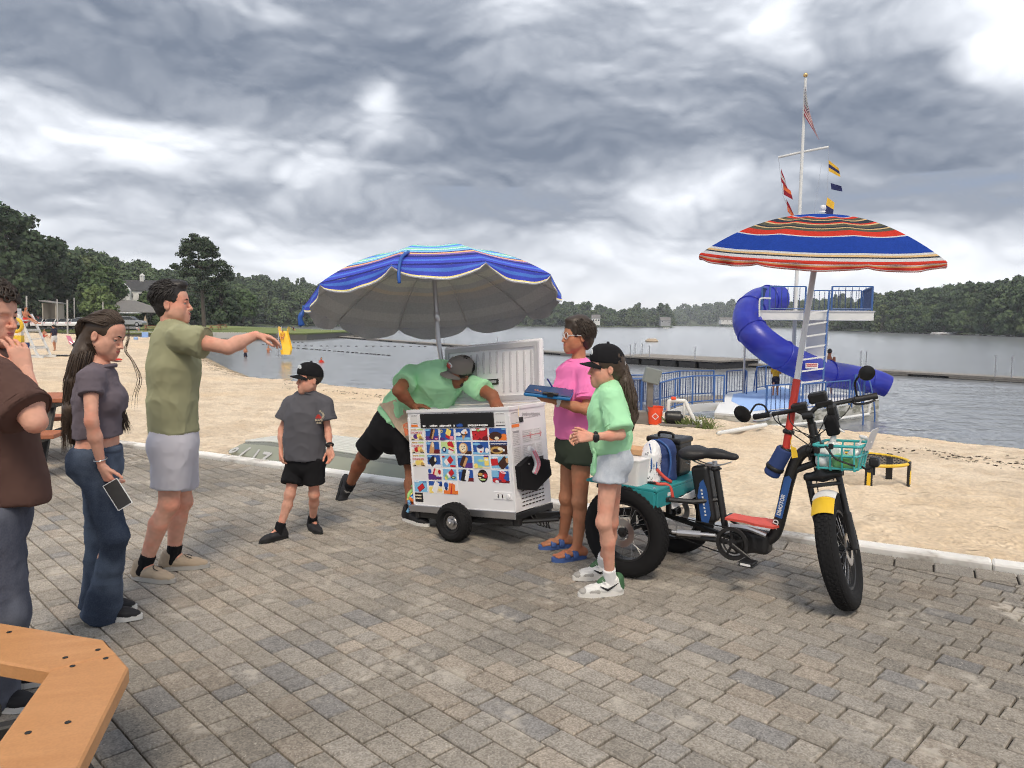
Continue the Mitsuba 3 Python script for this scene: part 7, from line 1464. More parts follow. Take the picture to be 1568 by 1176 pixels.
# ---- upturned metal boat behind the kerb
pri('boat_rib', srgb(206, 207, 200), .5); pri('boat_metal', srgb(112, 114, 106), .6); pri('boat_side', srgb(146, 150, 136), .6)  # shade in the gaps between ribs painted as a darker bottom
k = thing('rowing_boat', 'upturned ribbed aluminium rowing boat with painted letters lying along the kerb', 'boat')
b0, b1 = gp(302, 694, -.03), gp(668, 752, -.03); bx_ = nz((b1 - b0) * [1, 1, 0]); by_ = np.array([-bx_[1], bx_[0], 0]); b0 = b0 + by_ * .06; LB = np.linalg.norm((b1 - b0)[:2]); MBT = frame(x=bx_, y=by_, o=[b0[0], b0[1], -.06])
st_ = np.linspace(0, 1, 40); sec = []
for s in st_:
    wd_ = 1.28 * np.interp(s, [0, .05, .25, .7, 1], [.42, .56, .92, 1, .94]); hh_ = np.interp(s, [0, .07, .25, .8, .94, 1], [.03, .12, .20, .20, .17, .04]); c0 = .64
    yv = np.array([c0 - wd_ / 2, c0 - wd_ / 2 + .02, c0 - wd_ / 2 + .13, *(c0 + np.linspace(-1, 1, 25) * (wd_ / 2 - .17)), c0 + wd_ / 2 - .13, c0 + wd_ / 2 - .02, c0 + wd_ / 2]); rib = 0 * np.arange(25)
    sec.append(np.c_[np.full(len(yv), s * LB), yv, np.r_[-.1, .04 * hh_ / .2, hh_ * .92, hh_ + rib * (hh_ > .1), hh_ * .92, .04 * hh_ / .2, -.1]])
V = np.array(sec); nn_ = V.shape[1]; i, j = np.meshgrid(np.arange(39), np.arange(nn_ - 1), indexing='ij'); q = np.stack([i * nn_ + j, (i + 1) * nn_ + j, (i + 1) * nn_ + j + 1, i * nn_ + j + 1], -1).reshape(-1, 4)
fb2 = np.vstack([q[:, [0, 1, 2]], q[:, [0, 2, 3]]]); sd2 = (np.r_[j.ravel(), j.ravel()] < 2)
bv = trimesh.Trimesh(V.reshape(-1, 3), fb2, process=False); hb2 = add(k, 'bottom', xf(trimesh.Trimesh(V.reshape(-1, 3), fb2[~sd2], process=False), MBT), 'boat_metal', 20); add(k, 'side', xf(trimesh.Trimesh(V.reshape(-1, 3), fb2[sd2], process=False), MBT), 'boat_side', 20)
for c_ in np.linspace(-.78, .78, 10):
    rp = []
    for s in np.linspace(.07, .95, 16):
        wd_ = 1.28 * np.interp(s, [0, .05, .25, .7, 1], [.42, .56, .92, 1, .94]); rp.append((MBT @ np.array([s * LB, .64 + c_ * (wd_ / 2 - .15), np.interp(s, [0, .07, .25, .8, .94, 1], [.03, .12, .20, .20, .17, .04]) + .012, 1]))[:3])
    add(k, 'rib', tube(rp, .020, 6), 'boat_rib', True)
def on_side(s, z): w_ = 1.28 * np.interp(s, [0, .05, .25, .7, 1], [.42, .56, .92, 1, .94]); hh_ = np.interp(s, [0, .07, .25, .8, .94, 1], [.03, .12, .20, .20, .17, .04]); return (MBT @ np.array([s * LB, .64 - w_ / 2 + .02 + .11 * (z - .05) / max(hh_ * .92 - .05, .05) - .006, z, 1]))[:3]
GL_ = {'O': Point(.05, .06).buffer(.062).difference(Point(.05, .06).buffer(.030)), 'L': LineString([(.0, .0), (.05, .13)]).buffer(.019), 'I': LineString([(.03, 0), (.03, .13)]).buffer(.019), 'Z': LineString([(.0, .115), (.11, .115), (.03, .02), (.13, .02)]).buffer(.018)}
for s, ch in ((.055, 'O'), (.140, 'L'), (.225, 'I'), (.275, 'Z')):
    o_ = on_side(s, .02); ax1 = nz(on_side(s + .03, .02) - o_); az_ = nz(on_side(s, .15) - o_); add(k, 'letter', xf(prism(GL_[ch], .004), frame(x=ax1, y=az_, o=o_)), 'flag_white', False)
for i_, s in enumerate((.60, .665, .73, .80, .86)):
    o_ = on_side(s, -.10); ax1 = nz(on_side(s + .03, -.10) - o_); az_ = nz(on_side(s, .15) - o_); add(k, 'letter', xf(text('OOCOO'[i_], .19, .004, True), frame(x=ax1, y=az_, o=o_)), 'red_print', False)
# ---- floating docks
def dock(label, a, b, w, h=.27, n=None, posts=(), dark=.4, seed=0):
    k = thing('floating_dock', label, 'dock'); a, b = np.asarray(a, float), np.asarray(b, float); d = nz((b - a) * [1, 1, 0]); p = np.array([-d[1], d[0], 0]); L = np.linalg.norm((b - a)[:2]); g = np.random.default_rng(seed)
    add(k, 'deck', xf(box(L, w, .12, (L / 2, 0, h - .06)), frame(x=d, z=UPZ, o=[a[0], a[1], LAKE])), 'old_wood', False); n = n or int(L / 2.2)
    for i in range(n):
        if g.random() < dark or n < 5: add(k, 'float_block', xf(box(L / n * .82, w - .1, h - .10, (L * (i + .5) / n, 0, (h - .12) / 2 - .05)), frame(x=d, z=UPZ, o=[a[0], a[1], LAKE])), 'float_dark', False)
        else: add(k, 'fascia_board', xf(box(L / n * .98, w - .04, h - .14, (L * (i + .5) / n, 0, (h - .12) / 2 + .02)), frame(x=d, z=UPZ, o=[a[0], a[1], LAKE])), 'old_wood', False)
    for t, s in posts: q = a + d * L * t + p * w * s; q[2] = LAKE; add(k, 'pile', tube([q, q + UPZ * 1.5], .035, 6), 'alu', True)
    return k, d, p, L
dA, dB = gp(1600, 587, LAKE), gp(1290, 569, LAKE); dk1 = dock('long weathered floating dock on the right beyond the blue slide', dA, dB, 1.9, posts=((.12, .45), (.19, .45), (.83, .45), (.86, .45)), seed=1)
dC, dD = gp(1130, 563, LAKE), gp(955, 553, LAKE); dk2 = dock('wide dark floating dock section behind the girl with the cap', gp(1132, 564, LAKE), gp(962, 554, LAKE), 5.6, h=.62, n=6, posts=((.2, .45), (.6, .45), (.78, .45)), dark=1, seed=2)
hoop_rail(dk2[0], gp(972, 556, LAKE) + UPZ * .6, gp(983, 556, LAKE) + UPZ * .6, nz([-.4, -1, 0]) * .5, 1.0, 'steel')
dock('narrow floating dock joining the wide section and the blue slide platform', dB + [.3, 0, 0], gp(1128, 561, LAKE), 1.7, posts=((.5, .45), (.62, .45), (.75, .45)), seed=3)
dock('far floating dock running left behind the cart umbrella to the grassy spit', gp(962, 551, LAKE), gp(470, 513, LAKE), 2.0, n=36, posts=[(t, .45) for t in (.12, .2, .33, .41, .55, .63, .8, .86, .93)], dark=.7, seed=4)
gq = np.random.default_rng(2); bm = []
for (x0, y0), (x1, y1), n_ in (((448, 533), (600, 545), 22), ((452, 530), (660, 531), 18), ((400, 528), (470, 524), 10)):
    for i in range(n_): t = (i + gq.random() * .5) / n_; bm.append(sphere(.11, gp(x0 + (x1 - x0) * t, y0 + (y1 - y0) * t, LAKE) + UPZ * .02, 1, (1.6, 1, .7)))
k = thing('buoy_line', 'dark lines of small floats marking the swimming area', 'buoys'); add(k, 'floats', cat(bm), 'float_dark', kind='stuff', label='small dark floats on a line')
# ---- wrack along the water's edge
gq = np.random.default_rng(6); wm = []
for i in range(420):
    t = gq.random(); px_ = 1340 + 260 * t if i < 150 else 430 + 420 * gq.random(); py_ = np.interp(px_, [300, 400, 500, 600, 850, 1340, 1568, 1600], [548, 583, 597, 611, 640, 683, 712, 716]) + gq.normal() * 3.2
    p0 = on_sand(px_, py_) if i % 6 == 0 or i == 0 else p0 + np.array([gq.normal() * .12, gq.normal() * .10, 0]); q = np.array([p0[0], p0[1], beach_z(p0[0], p0[1])]) if i % 6 else p0
    m = trimesh.creation.icosphere(0, gq.uniform(.008, .026)); m.vertices = m.vertices * [1.6, 1, .4]; m.apply_transform(rot(gq.uniform(0, 180))); m.apply_translation(q + UPZ * .01); wm.append(m)
pri('wrack_mat', (.055, .042, .03), .9); k = 'wrack'; scene[k] = mikit.ply(cat(wm), 'wrack_mat'); labels[k] = {'kind': 'stuff', 'label': 'dark pebbles, bark and weed washed up along the water line'}
# ================================================================== TABLES
def plank_col(p, n, uv): return mix((.46, .215, .085), (.56, .285, .125), fbm(p.x * 3 + p.y, p.y * 30 - p.x * 8, p.z * 6, 3)) * (.95 + .1 * noise(p.x * 200, p.y * 200, p.z * 200))
pri('plank_orange', proc(plank_col), .42, spec=.4, bump=proc(lambda p, n, uv: fbm(p.x * 60, p.y * 60, p.z * 60, 2), .002), scale=.0012); pri('table_black', (.020, .019, .018), .55); pri('plank_red', srgb(158, 98, 70), .6)
k = thing('picnic_table', 'orange plastic six-sided picnic table seat with black frame in the near left corner', 'picnic table')
ZS_ = .45; s2 = lambda px, py, z=ZS_: gp(px, py, z)[:2]
P1, P2, I0 = s2(160, 979), s2(197, 1021), s2(75, 1027); dA_ = nz(s2(0, 953) - s2(160, 979)); dB_ = nz(s2(120, 1176) - s2(197, 1021)); LP = 1.15
mA = (P1 + P2) / 2
def plank(name, poly):
    pl_ = Polygon(poly).buffer(-.007, join_style=2); top = np.array(pl_.exterior.coords)[:-1]; lo_ = np.array(Polygon(poly).exterior.coords)[:-1]; V = np.vstack([np.c_[top, np.full(len(top), ZS_)], np.c_[lo_, np.full(len(lo_), ZS_ - .007)], np.c_[lo_, np.full(len(lo_), ZS_ - .050)]])
    return add(k, name, to_tm(m3.Manifold.hull_points(V.astype(np.float32))), 'plank_orange', 25)
iA, iB = I0 + dA_ * LP, I0 + dB_ * LP; e_ = nz(mA - I0); n_e = np.array([-e_[1], e_[0]]) * .0022; sA = 1 if (P1 - mA) @ n_e > 0 else -1
pA = plank('seat_plank', [P1 + dA_ * LP, P1, mA + n_e * sA, I0 + n_e * sA, iA]); pB = plank('seat_plank', [P2 + dB_ * LP, P2, mA - n_e * sA, I0 - n_e * sA, iB])
for p_, spots in ((pA, ((14, 968), (100, 1007), (150, 995))), (pB, ((162, 1008), (111, 1020), (104, 1106), (43, 1122)))):
    for sx, sy in spots: q = gp(sx, sy, ZS_ + .0006); add(p_, 'screw_hole', mv(affinity and prism(affinity.scale(Point(0, 0).buffer(.0085), 1, 1), .0012), *q), 'table_black', False)
inn = I0 - (mA - I0) * 0
for a_, b_, z_ in ((I0 + dA_ * .9 + (mA - I0) * .2, mA - (mA - I0) * .12, .375), (I0 + dB_ * .9, mA - (mA - I0) * .25, .375)): pass
cen = I0 + (dA_ + dB_) * .95
for f_ in (.12, .62):
    o_ = I0 + dB_ * f_ + (P2 - I0) * .80; c2 = o_ + (cen - o_) * .9; add(k, 'frame_beam', bar([*o_, ZS_ - .095], [*c2, ZS_ - .095], .045, .085, bev=.006), 'table_black'); add(k, 'leg', bar([*(o_ + (cen - o_) * .12), ZS_ - .13], [*(o_ - (cen - o_) * .02), .0], .09, .045, bev=.006), 'table_black')
o_ = I0 + dA_ * .45 + (P1 - I0) * .5; add(k, 'frame_beam', bar([*o_, ZS_ - .095], [*(o_ + (cen - o_) * 1.1), ZS_ - .095], .045, .085, bev=.006), 'table_black'); add(k, 'leg', bar([*(o_ + (cen - o_) * .2), ZS_ - .13], [*o_, .0], .09, .045, bev=.006), 'table_black')
add(k, 'brace', bar([*(I0 + dA_ * .25 + dB_ * .05), .30], [*(I0 + dB_ * .95 + dA_ * .2), .30], .09, .045, bev=.006), 'table_black')
def long_table(k, c, ang, L, planks=4, wood='plank_red', dark='table_black', s=1.0):
    M = T4 = frame(x=(math.cos(ang), math.sin(ang), 0), z=UPZ, o=c) @ np.diag([s, s, s, 1])
    for i in range(planks): add(k, 'table_plank', xf(box(L, .17, .045, (0, (i - (planks - 1) / 2) * .185, .74), .006), M), wood)
    for y in (-.68, -.86, .68, .86): add(k, 'seat_plank', xf(box(L, .165, .045, (0, y * .92, .44), .006), M), wood)
    for x in (-L / 2 + .25, L / 2 - .25):
        for g in (-1, 1): add(k, 'leg', xf(bar((x, g * .62, 0), (x, g * .20, .71), .05, .10, up=(1, 0, 0), bev=.004), M), dark)
        add(k, 'beam', xf(bar((x + .05, -.86, .39), (x + .05, .86, .39), .10, .05, up=(0, 0, 1), bev=.004), M), dark); add(k, 'beam', xf(bar((x + .05, -.36, .69), (x + .05, .36, .69), .08, .05, bev=.004), M), dark)
k = thing('picnic_table', 'reddish brown picnic table half hidden behind the left man and the young woman', 'picnic table'); q = gp(18, 722); long_table(k, [q[0] - .30, q[1] + .20, 0], math.radians(12), 1.75)
# ================================================================== FAR SHORE ON THE LEFT
def lawn_col(p, n, uv): return mix((.085, .115, .035), (.135, .155, .055), fbm(p.x * .4, p.y * .4, 0, 3))
pri('lawn_mat', proc(lawn_col), .95); pri('wall_pale', (.42, .41, .39), .85); pri('asphalt', (.11, .11, .11), .9); pri('rock_mat', (.10, .095, .085), .9); pri('roof_dark', (.055, .056, .06), .85); pri('roof_grey', (.17, .165, .16), .85); pri('house_white', (.62, .62, .60), .7); pri('house_tan', (.34, .31, .26), .8); pri('house_grey', (.30, .31, .32), .8); pri('pane', (.03, .035, .04), .1); pri('tan_fabric', srgb(176, 160, 140), .85)
LZ = -.45; w0, w1, w2 = gp(-260, 499, LZ), gp(200, 509.5, LZ), gp(470, 512, LZ - .2)
struct('lawn', prism(Polygon([tuple(w0[:2]), tuple(w1[:2]), tuple(w2[:2]), tuple(gp(560, 511, LZ - .7)[:2]), tuple(gp(500, 505, LZ)[:2]), tuple(gp(300, 497, LZ)[:2]), tuple(gp(-300, 493, LZ)[:2])]).buffer(.1), .22, z=LZ - .22), 'lawn_mat')
struct('bank', prism(Polygon([tuple(w0[:2]), tuple(w1[:2]), tuple(w2[:2]), tuple(gp(560, 511, LZ - .7)[:2]), tuple(gp(500, 505, LZ)[:2]), tuple(gp(300, 497, LZ)[:2]), tuple(gp(-300, 493, LZ)[:2])]), 2.3, z=LZ - 2.52), 'rock_mat')
struct('parking', prism(Polygon([tuple(gp(-200, 500.5, -.3)[:2]), tuple(gp(215, 503.5, -.3)[:2]), tuple(gp(215, 497.5, -.3)[:2]), tuple(gp(-200, 494, -.3)[:2])]), .5, z=LZ - .4), 'asphalt')
k = thing('retaining_wall', 'low pale concrete wall between the beach and the lawn', 'wall')
for t in np.linspace(0, 1, 9)[:-1]:
    a = gp(130 + 270 * t, 508.4 + 2.2 * t, LZ) - UPZ * .35 + [0, -.5, 0]; b = gp(130 + 270 * (t + .1245), 508.4 + 2.2 * (t + .1245), LZ) - UPZ * .35 + [0, -.5, 0]; add(k, 'block', bar(a, b, .5, .95, bev=.03), 'wall_pale')
k = thing('rock_bank', 'dark stones at the foot of the grassy spit', 'rocks'); gq = np.random.default_rng(9); rk = []
for i in range(260): px_ = gq.uniform(330, 560); q = gp(px_, np.interp(px_, [330, 400, 560], [513, 514, 514]) + gq.normal() * .8, LAKE + .1); rk.append(vnoise(sphere(gq.uniform(.25, .7), q, 1, (1.3, 1, .6)), .1, 2, i))
add(k, 'stones', cat(rk), 'rock_mat', kind='stuff', label='dark shore stones')
def pxh(px, py0, py1, y): return abs(at(px, py0, y)[2] - at(px, py1, y)[2])
# ---- trees
def tree(label, px, py_top, py_base, w_px, y, seed, col, n=3200, nb=44, size=.40, low=.12, name='tree', trunk=.3, group=None):
    base = at(px, py_base, y); h = pxh(px, py_top, py_base, y); w = w_px * y / FOC; k = thing(name, label, 'tree', group); tm, v, f, c = tree_mesh(h, w, seed, n, nb, size, trunk, col, low); M = frame(x=(1, 0, 0), z=UPZ, o=base)
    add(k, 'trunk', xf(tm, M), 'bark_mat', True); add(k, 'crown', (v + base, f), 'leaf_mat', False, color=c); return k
D_ = ((.028, .050, .028), (.065, .098, .046)); M_ = ((.046, .082, .036), (.100, .150, .060)); L_ = ((.085, .125, .045), (.16, .22, .080)); Y_ = ((.07, .085, .025), (.15, .16, .05))
tree('tallest dark tree at the left edge of the picture', 14, 308, 494, 118, 128, 301, D_, 5200, 60, .42); tree('second tall dark tree right of the tallest one at the left edge', 66, 350, 494, 92, 136, 302, D_, 4200, 52, .42)
tree('dark tree behind the shed with bare pale trunk', 104, 384, 492, 70, 150, 303, D_, 3600, 46, .42); tree('mid green tree behind the young woman, tallest of two', 158, 402, 494, 66, 138, 304, M_, 3800, 46, .34); tree('bright pale green bushy tree in front of the mid green tree', 152, 438, 497, 54, 128, 305, L_, 3000, 40, .26, .05)
tree('yellow-green small tree left of the shed', 40, 436, 494, 38, 132, 306, Y_, 2000, 30, .28, .08); tree('narrow dark conifer beside the shed', 57, 434, 494, 22, 134, 307, D_, 1600, 26, .28, .04); tree('dark tree between the white house and the pine', 232, 446, 494, 44, 150, 308, M_, 2200, 32, .36, .04); tree('dark bushy tree right of the pine trunk', 338, 440, 492, 62, 160, 309, D_, 2600, 36, .40, .04); tree('round dark tree right of the pine, further off', 372, 446, 490, 48, 178, 310, M_, 2200, 30, .42, .04); tree('low dark tree in front of the pine crown', 282, 448, 494, 48, 165, 311, D_, 2200, 30, .40, .04)
k = thing('pine_tree', 'tall pine with open crown and bare trunk standing on the lawn', 'tree'); yp = 128; pbs = at(313, 506, yp); Hp = pxh(313, 366, 506, yp); g = np.random.default_rng(77)
add(k, 'trunk', tube([pbs - UPZ * .4, pbs + [-.2, 0, Hp * .4], pbs + [-.9, 0, Hp * .95]], [.36, .28, .06], 9), 'bark_mat', True); lb, vs, fs, cs, o = [], [], [], [], 0
for i in range(84):
    t = g.random() ** .65; zz = Hp * (.30 + .69 * t); th = g.uniform(0, 6.28); L = (4.7 * math.sin(min(1, (1.05 - t) * 1.9) * 1.57) ** .75) * g.uniform(.35, 1) if t > .25 else g.uniform(1.5, 4.5) * (.9 if g.random() < .5 else .4)
    a = pbs + [-.9 * zz / Hp, 0, zz]; b = a + np.array([math.cos(th) * L, math.sin(th) * L, .3 + .5 * g.random()]); lb.append(tube([a, (a + b) / 2 - UPZ * .1, b], [.07, .05, .02], 4))
    if t > .20 or i % 3 == 0:
        C_ = np.array([b, b - (b - a) * .3 + g.normal(size=3) * .3]); v, f, kk, q_ = leaf_cloud(150, C_, np.array([.95, .75]), .20, 900 + i, .55, .2); vs.append(v); fs.append(f + o); o += len(v); cs.append(np.array([.032, .050, .030]) + np.array([.034, .046, .024]) * q_[:, None])
add(k, 'limbs', cat(lb), 'bark_mat', True); add(k, 'crown', (np.vstack(vs), np.vstack(fs)), 'leaf_mat', False, color=np.vstack(cs))
# ---- houses
def house(label, px, py, y, w, d, h, wall, roof, ang=0, pitch=.45, win=4, chim=False, dormer=False):
    k = thing('house', label, 'house'); o = at(px, py, y); M = frame(x=(math.cos(ang), math.sin(ang), 0), z=UPZ, o=o); add(k, 'wall', xf(box(w, d, h + 2, (0, 0, h / 2 - 1)), M), wall, False); rh = d * pitch
    rf = add(k, 'roof', xf(prism([(-d / 2 - .4, 0), (d / 2 + .4, 0), (0, rh)], w + .8, frame(x=(0, 1, 0), y=(0, 0, 1), o=(-w / 2 - .4, 0, h + .003))), M), roof, False)
    if chim: add(rf, 'cupola', xf(cat([box(.9, .9, 1.5, (w * .05, 0, h + rh + .3)), lathe([(.75, 0), (0, .7)], 4, (w * .05, 0, h + rh + 1.05))]), M), 'house_white', False)
    if dormer: add(k, 'gable', xf(prism([(-1.9, 0), (1.9, 0), (1.9, h * .98), (0, h + rh * .75), (-1.9, h * .98)], 1.6, frame(x=(1, 0, 0), y=(0, 0, 1), o=(-w * .30, -d / 2 + .1, 0))), M), 'house_white', False); add(k, 'gable_window', xf(lathe([(0, .05), (.75, .05), (.75, 0)], 20, (-w * .30, -d / 2 - 1.53, h * .72), (0, -1, 0)), M), 'pane', False)
    for i in range(win): f = add(k, 'window', xf(box(1.2, .10, 1.5, (-w / 2 + w * (i + .5) / win, -d / 2 - .06, h * .55)), M), 'house_white', False); add(f, 'pane', xf(box(.95, .06, 1.25, (-w / 2 + w * (i + .5) / win, -d / 2 - .10, h * .55)), M), 'pane', False)
house('white house with dark roof, round gable window and roof cupola above the trees', 216, 464, 190, 9.5, 6.5, 3.0, 'house_white', 'roof_dark', .12, .42, 4, True, True)
for lb_, px, py, y, w, wl, rf_, a_ in (('white house half hidden by trees behind the pine', 322, 478, 300, 11, 'house_white', 'roof_grey', -.2), ('long white house up the slope right of the pine', 338, 468, 330, 15, 'house_white', 'roof_grey', .1), ('tan house low on the shore left of the boathouses', 376, 472, 360, 11, 'house_tan', 'roof_dark', .3), ('small white house between trees above the marina', 396, 466, 420, 10, 'house_white', 'roof_dark', -.3),
    ('grey gabled house above the boathouse', 430, 478, 400, 13, 'house_grey', 'roof_grey', .4), ('pale house by the left tip of the cart umbrella', 462, 474, 440, 13, 'house_white', 'roof_grey', -.2), ('white shore house far right of the slide ladder', 1290, 494, 520, 10, 'house_white', 'roof_grey', .1), ('grey cottage under the trees on the right shore', 1378, 500, 420, 7, 'house_grey', 'roof_grey', .2), ('tiny white house on the far middle shore', 912, 494, 590, 6, 'house_white', 'roof_grey', 0), ('low grey house on the far shore right of the middle wood', 1018, 496, 690, 9, 'house_grey', 'roof_grey', 0), ('white far house left of the blue slide', 1112, 494, 900, 16, 'house_white', 'roof_grey', .1)):
    house(lb_, px, py, y, w, 7, 3.4, wl, rf_, a_, .4, 3)
k = thing('pavilion', 'open pavilion with wide grey roof beside the parked cars', 'pavilion'); o = at(196, 495, 140); add(k, 'roof', lathe([(8.2, 1.9), (8.2, 2.1), (1.6, 4.2), (0, 4.3)], 4, o), 'roof_grey', False)
for i in range(4): a = i * math.pi / 2; add(k, 'post', bar(o + [7.2 * math.cos(a), 7.2 * math.sin(a), -.6], o + [7.2 * math.cos(a), 7.2 * math.sin(a), 2.0], .3), 'old_wood')
k = thing('shed', 'small open-fronted grey shed with slanted roof under the trees', 'shed'); o = at(82, 488, 122); add(k, 'wall', cat([box(.15, 2.2, 2.6, o + [-1.05, 0, 1.2]), box(.15, 2.2, 2.6, o + [1.05, 0, 1.2]), box(2.1, .15, 2.5, o + [0, 1.0, 1.2])]), 'house_tan', False); add(k, 'roof', xf(box(3.0, 2.9, .14), frame(x=(1, 0, -.14), z=(.14, 0, 1), o=o + [0, 0, 2.65])), 'roof_grey', False)
for i, (lb_, px, py0, py1, y) in enumerate((('tall pale pole at the far left above the lifeguard chair', 41, 453, 500, 100), ('pale pole against the shed', 88, 458, 492, 120), ('nearest pale pole in front of the white cars', 103.5, 459, 511, 92), ('pale pole just right of the nearest one, further back', 114, 456, 488, 125), ('short pale pole over the young woman', 158, 462, 490, 118))):
    a, b = at(px, py1, y), at(px - .4, py0, y); solo('volleyball_pole', lb_, 'pole', tube([a, b], .09, 8), 'wall_pale', True)
# ---- cars
pri('car_white', (.66, .67, .68), .3, clearcoat=.8); pri('car_silver', (.40, .41, .43), .3, metal=.5, clearcoat=.6); pri('car_red', (.30, .03, .03), .3, clearcoat=.8); pri('tail_red', (.4, .02, .02), .3)
def car(label, px, py, y, ang, paint, L=4.5, Hh=1.48, suv=False):
    k = thing('parked_car', label, 'car', 'cars parked behind the beach'); M = frame(x=(math.cos(ang), math.sin(ang), 0), z=UPZ, o=at(px, py, y)) @ np.diag([L / 4.5, 1, Hh / 1.48, 1])
    low_ = [(-2.2, .30), (2.2, .30), (2.25, .55), (2.18, .78), (1.3, .92), (-2.05, .98), (-2.25, .75)]; gh = [(1.15, .90), (.35, 1.42), (-1.2 if not suv else -1.8, 1.46), (-2.0 if not suv else -2.15, .95)]
    ex = lambda p, w, b: xf(sdf_prism(p, w, b), M)
    add(k, 'body', ex(low_, 1.76, .12), paint, 40); add(k, 'cabin', ex(gh, 1.50, .10), paint, 40)
    gw = [(1.02, .95), (.33, 1.36), (-1.15 if not suv else -1.75, 1.39), (-1.75 if not suv else -2.0, .99)]
    for s in (-1, 1): add(k, 'side_window', xf(prism(gw, .02, frame(x=(1, 0, 0), y=(0, 0, 1), o=(0, s * .76 + (.01), 0))), M), 'pane', False)
    for nm, a, b in (('windscreen', (1.18, .90), (.40, 1.40)), ('rear_window', (-2.03 if not suv else -2.17, .97), (-1.25 if not suv else -1.85, 1.44))): add(k, nm, xf(bar((a[0], 0, a[1]), (b[0], 0, b[1]), 1.3, .03, up=(1, 0, .7)), M), 'pane')
    for x in (-1.35, 1.38):
        for s in (-1, 1): w = add(k, 'wheel', xf(lathe([(0, .10), (.30, .10), (.33, .06), (.33, -.08), (.30, -.10), (0, -.10)], 20, (x, s * .82, .33), (0, s, 0)), M), 'tyre_mat', 40); add(w, 'hub', xf(lathe([(0, .115), (.20, .11), (.21, .09)], 14, (x, s * .82, .33), (0, s, 0)), M), 'steel', 40)
    for s in (-1, 1): add(k, 'headlight', xf(box(.06, .32, .14, (2.19, s * .62, .66), .02), M), 'paper'); add(k, 'tail_light', xf(box(.06, .28, .16, (-2.20, s * .64, .78), .02), M), 'tail_red')
def sdf_prism(p, w, b):
    c = Polygon(p).buffer(-b).buffer(b, quad_segs=2); a = np.array(c.exterior.coords)[:-1]; i_ = np.array(Polygon(p).buffer(-b * .7).buffer(b * .3, quad_segs=2).exterior.coords)[:-1]
    V = np.vstack([np.c_[a[:, 0], np.full(len(a), s * (w / 2 - b)), a[:, 1]] for s in (-1, 1)] + [np.c_[i_[:, 0], np.full(len(i_), s * w / 2), i_[:, 1]] for s in (-1, 1)]); return to_tm(m3.Manifold.hull_points(V.astype(np.float32)))
car('leftmost parked car, silver', 42, 501, 124, 1.8, 'car_silver', suv=True); car('white car parked nearest to the shed', 64, 502, 122, 1.78, 'car_white'); car('white car second from the shed', 84, 502, 122, 1.74, 'car_white'); car('white car third from the shed behind the nearest pole', 104, 502, 122, 1.72, 'car_white'); car('white car at the right end of the row, half hidden by the young woman', 123, 502, 122, 1.7, 'car_white', 4.3); car('dark red car glimpsed between the white cars', 62, 498, 128, 2.4, 'car_red'); car('grey car with black windows behind the young woman', 138, 501, 124, .2, 'car_silver', 4.6, 1.6, True); car('large silver off-road car under the pavilion with a white board on its roof', 199, 500.5, 126, .05, 'car_silver', 4.9, 1.85, True)
solo('surf_board', 'long white board tied on the roof of the silver off-road car', 'board', sphere(1, at(199, 479.3, 126), 2, (2.0, .35, .09)), 'car_white', True)
k = thing('bicycle_rack', 'row of bicycles leaning before the white cars', 'bicycle rack'); o = gp(108, 506, LZ + .1)
for i in range(5): c = o + [i * .75 - 1.2, .2 * i, .45]; add(k, 'hoop', torus(.42, .035, 20, 6, c=c, axis=(.9, -.5, 0)), 'black_metal', True)
# ---- lifeguard chair and beach things
k = thing('lifeguard_chair', 'white wooden lifeguard chair with yellow life ring on the sand', 'lifeguard chair'); o = on_sand(48, 547); S_ = o[1] / 41; LX = lambda x, y, z: o + np.array([x, y, z]) * S_
for s in (-.55, .55):
    add(k, 'leg', bar(LX(.75, s, 0), LX(-.25, s, 2.35), .10 * S_, .09 * S_), 'white_paint'); add(k, 'leg', bar(LX(-.95, s, 0), LX(-.65, s, 2.35), .10 * S_, .09 * S_), 'white_paint'); add(k, 'side_rail', bar(LX(.55, s, .55), LX(-.9, s, .55), .08 * S_, .12 * S_), 'white_paint'); add(k, 'side_rail', bar(LX(.12, s, 1.45), LX(-.75, s, 1.45), .08 * S_, .12 * S_), 'white_paint'); add(k, 'runner', bar(LX(1.0, s, .05), LX(-1.3, s, .05), .10 * S_, .12 * S_), 'white_paint')
for z, x in ((.5, .56), (1.0, .34), (1.5, .12)): add(k, 'step', bar(LX(x, -.6, z), LX(x, .6, z), .12 * S_, .05 * S_), 'white_paint')
add(k, 'seat', box(.9 * S_, 1.2 * S_, .07 * S_, LX(-.45, 0, 2.0)), 'white_paint'); add(k, 'backrest', box(.06 * S_, 1.2 * S_, .6 * S_, LX(-.85, 0, 2.35)), 'white_paint'); add(k, 'life_ring', torus(.34 * S_, .09 * S_, 24, 8, c=LX(-.35, -.66, 1.75), axis=(0, 1, .1)), 'yellow_plastic', True); add(k, 'box', box(.5 * S_, .3 * S_, .5 * S_, LX(-.25, -.66, .95)), 'yellow_plastic'); add(k, 'cool_box', box(.35 * S_, .3 * S_, .45 * S_, LX(.1, -.66, .60)), 'navy_fabric')
cloth('bathing_red', srgb(200, 60, 50)); cloth('bathing_yellow', srgb(222, 172, 60)); cloth('white_shirt', (.62, .62, .62)); cloth('dark_swim', (.03, .03, .05))
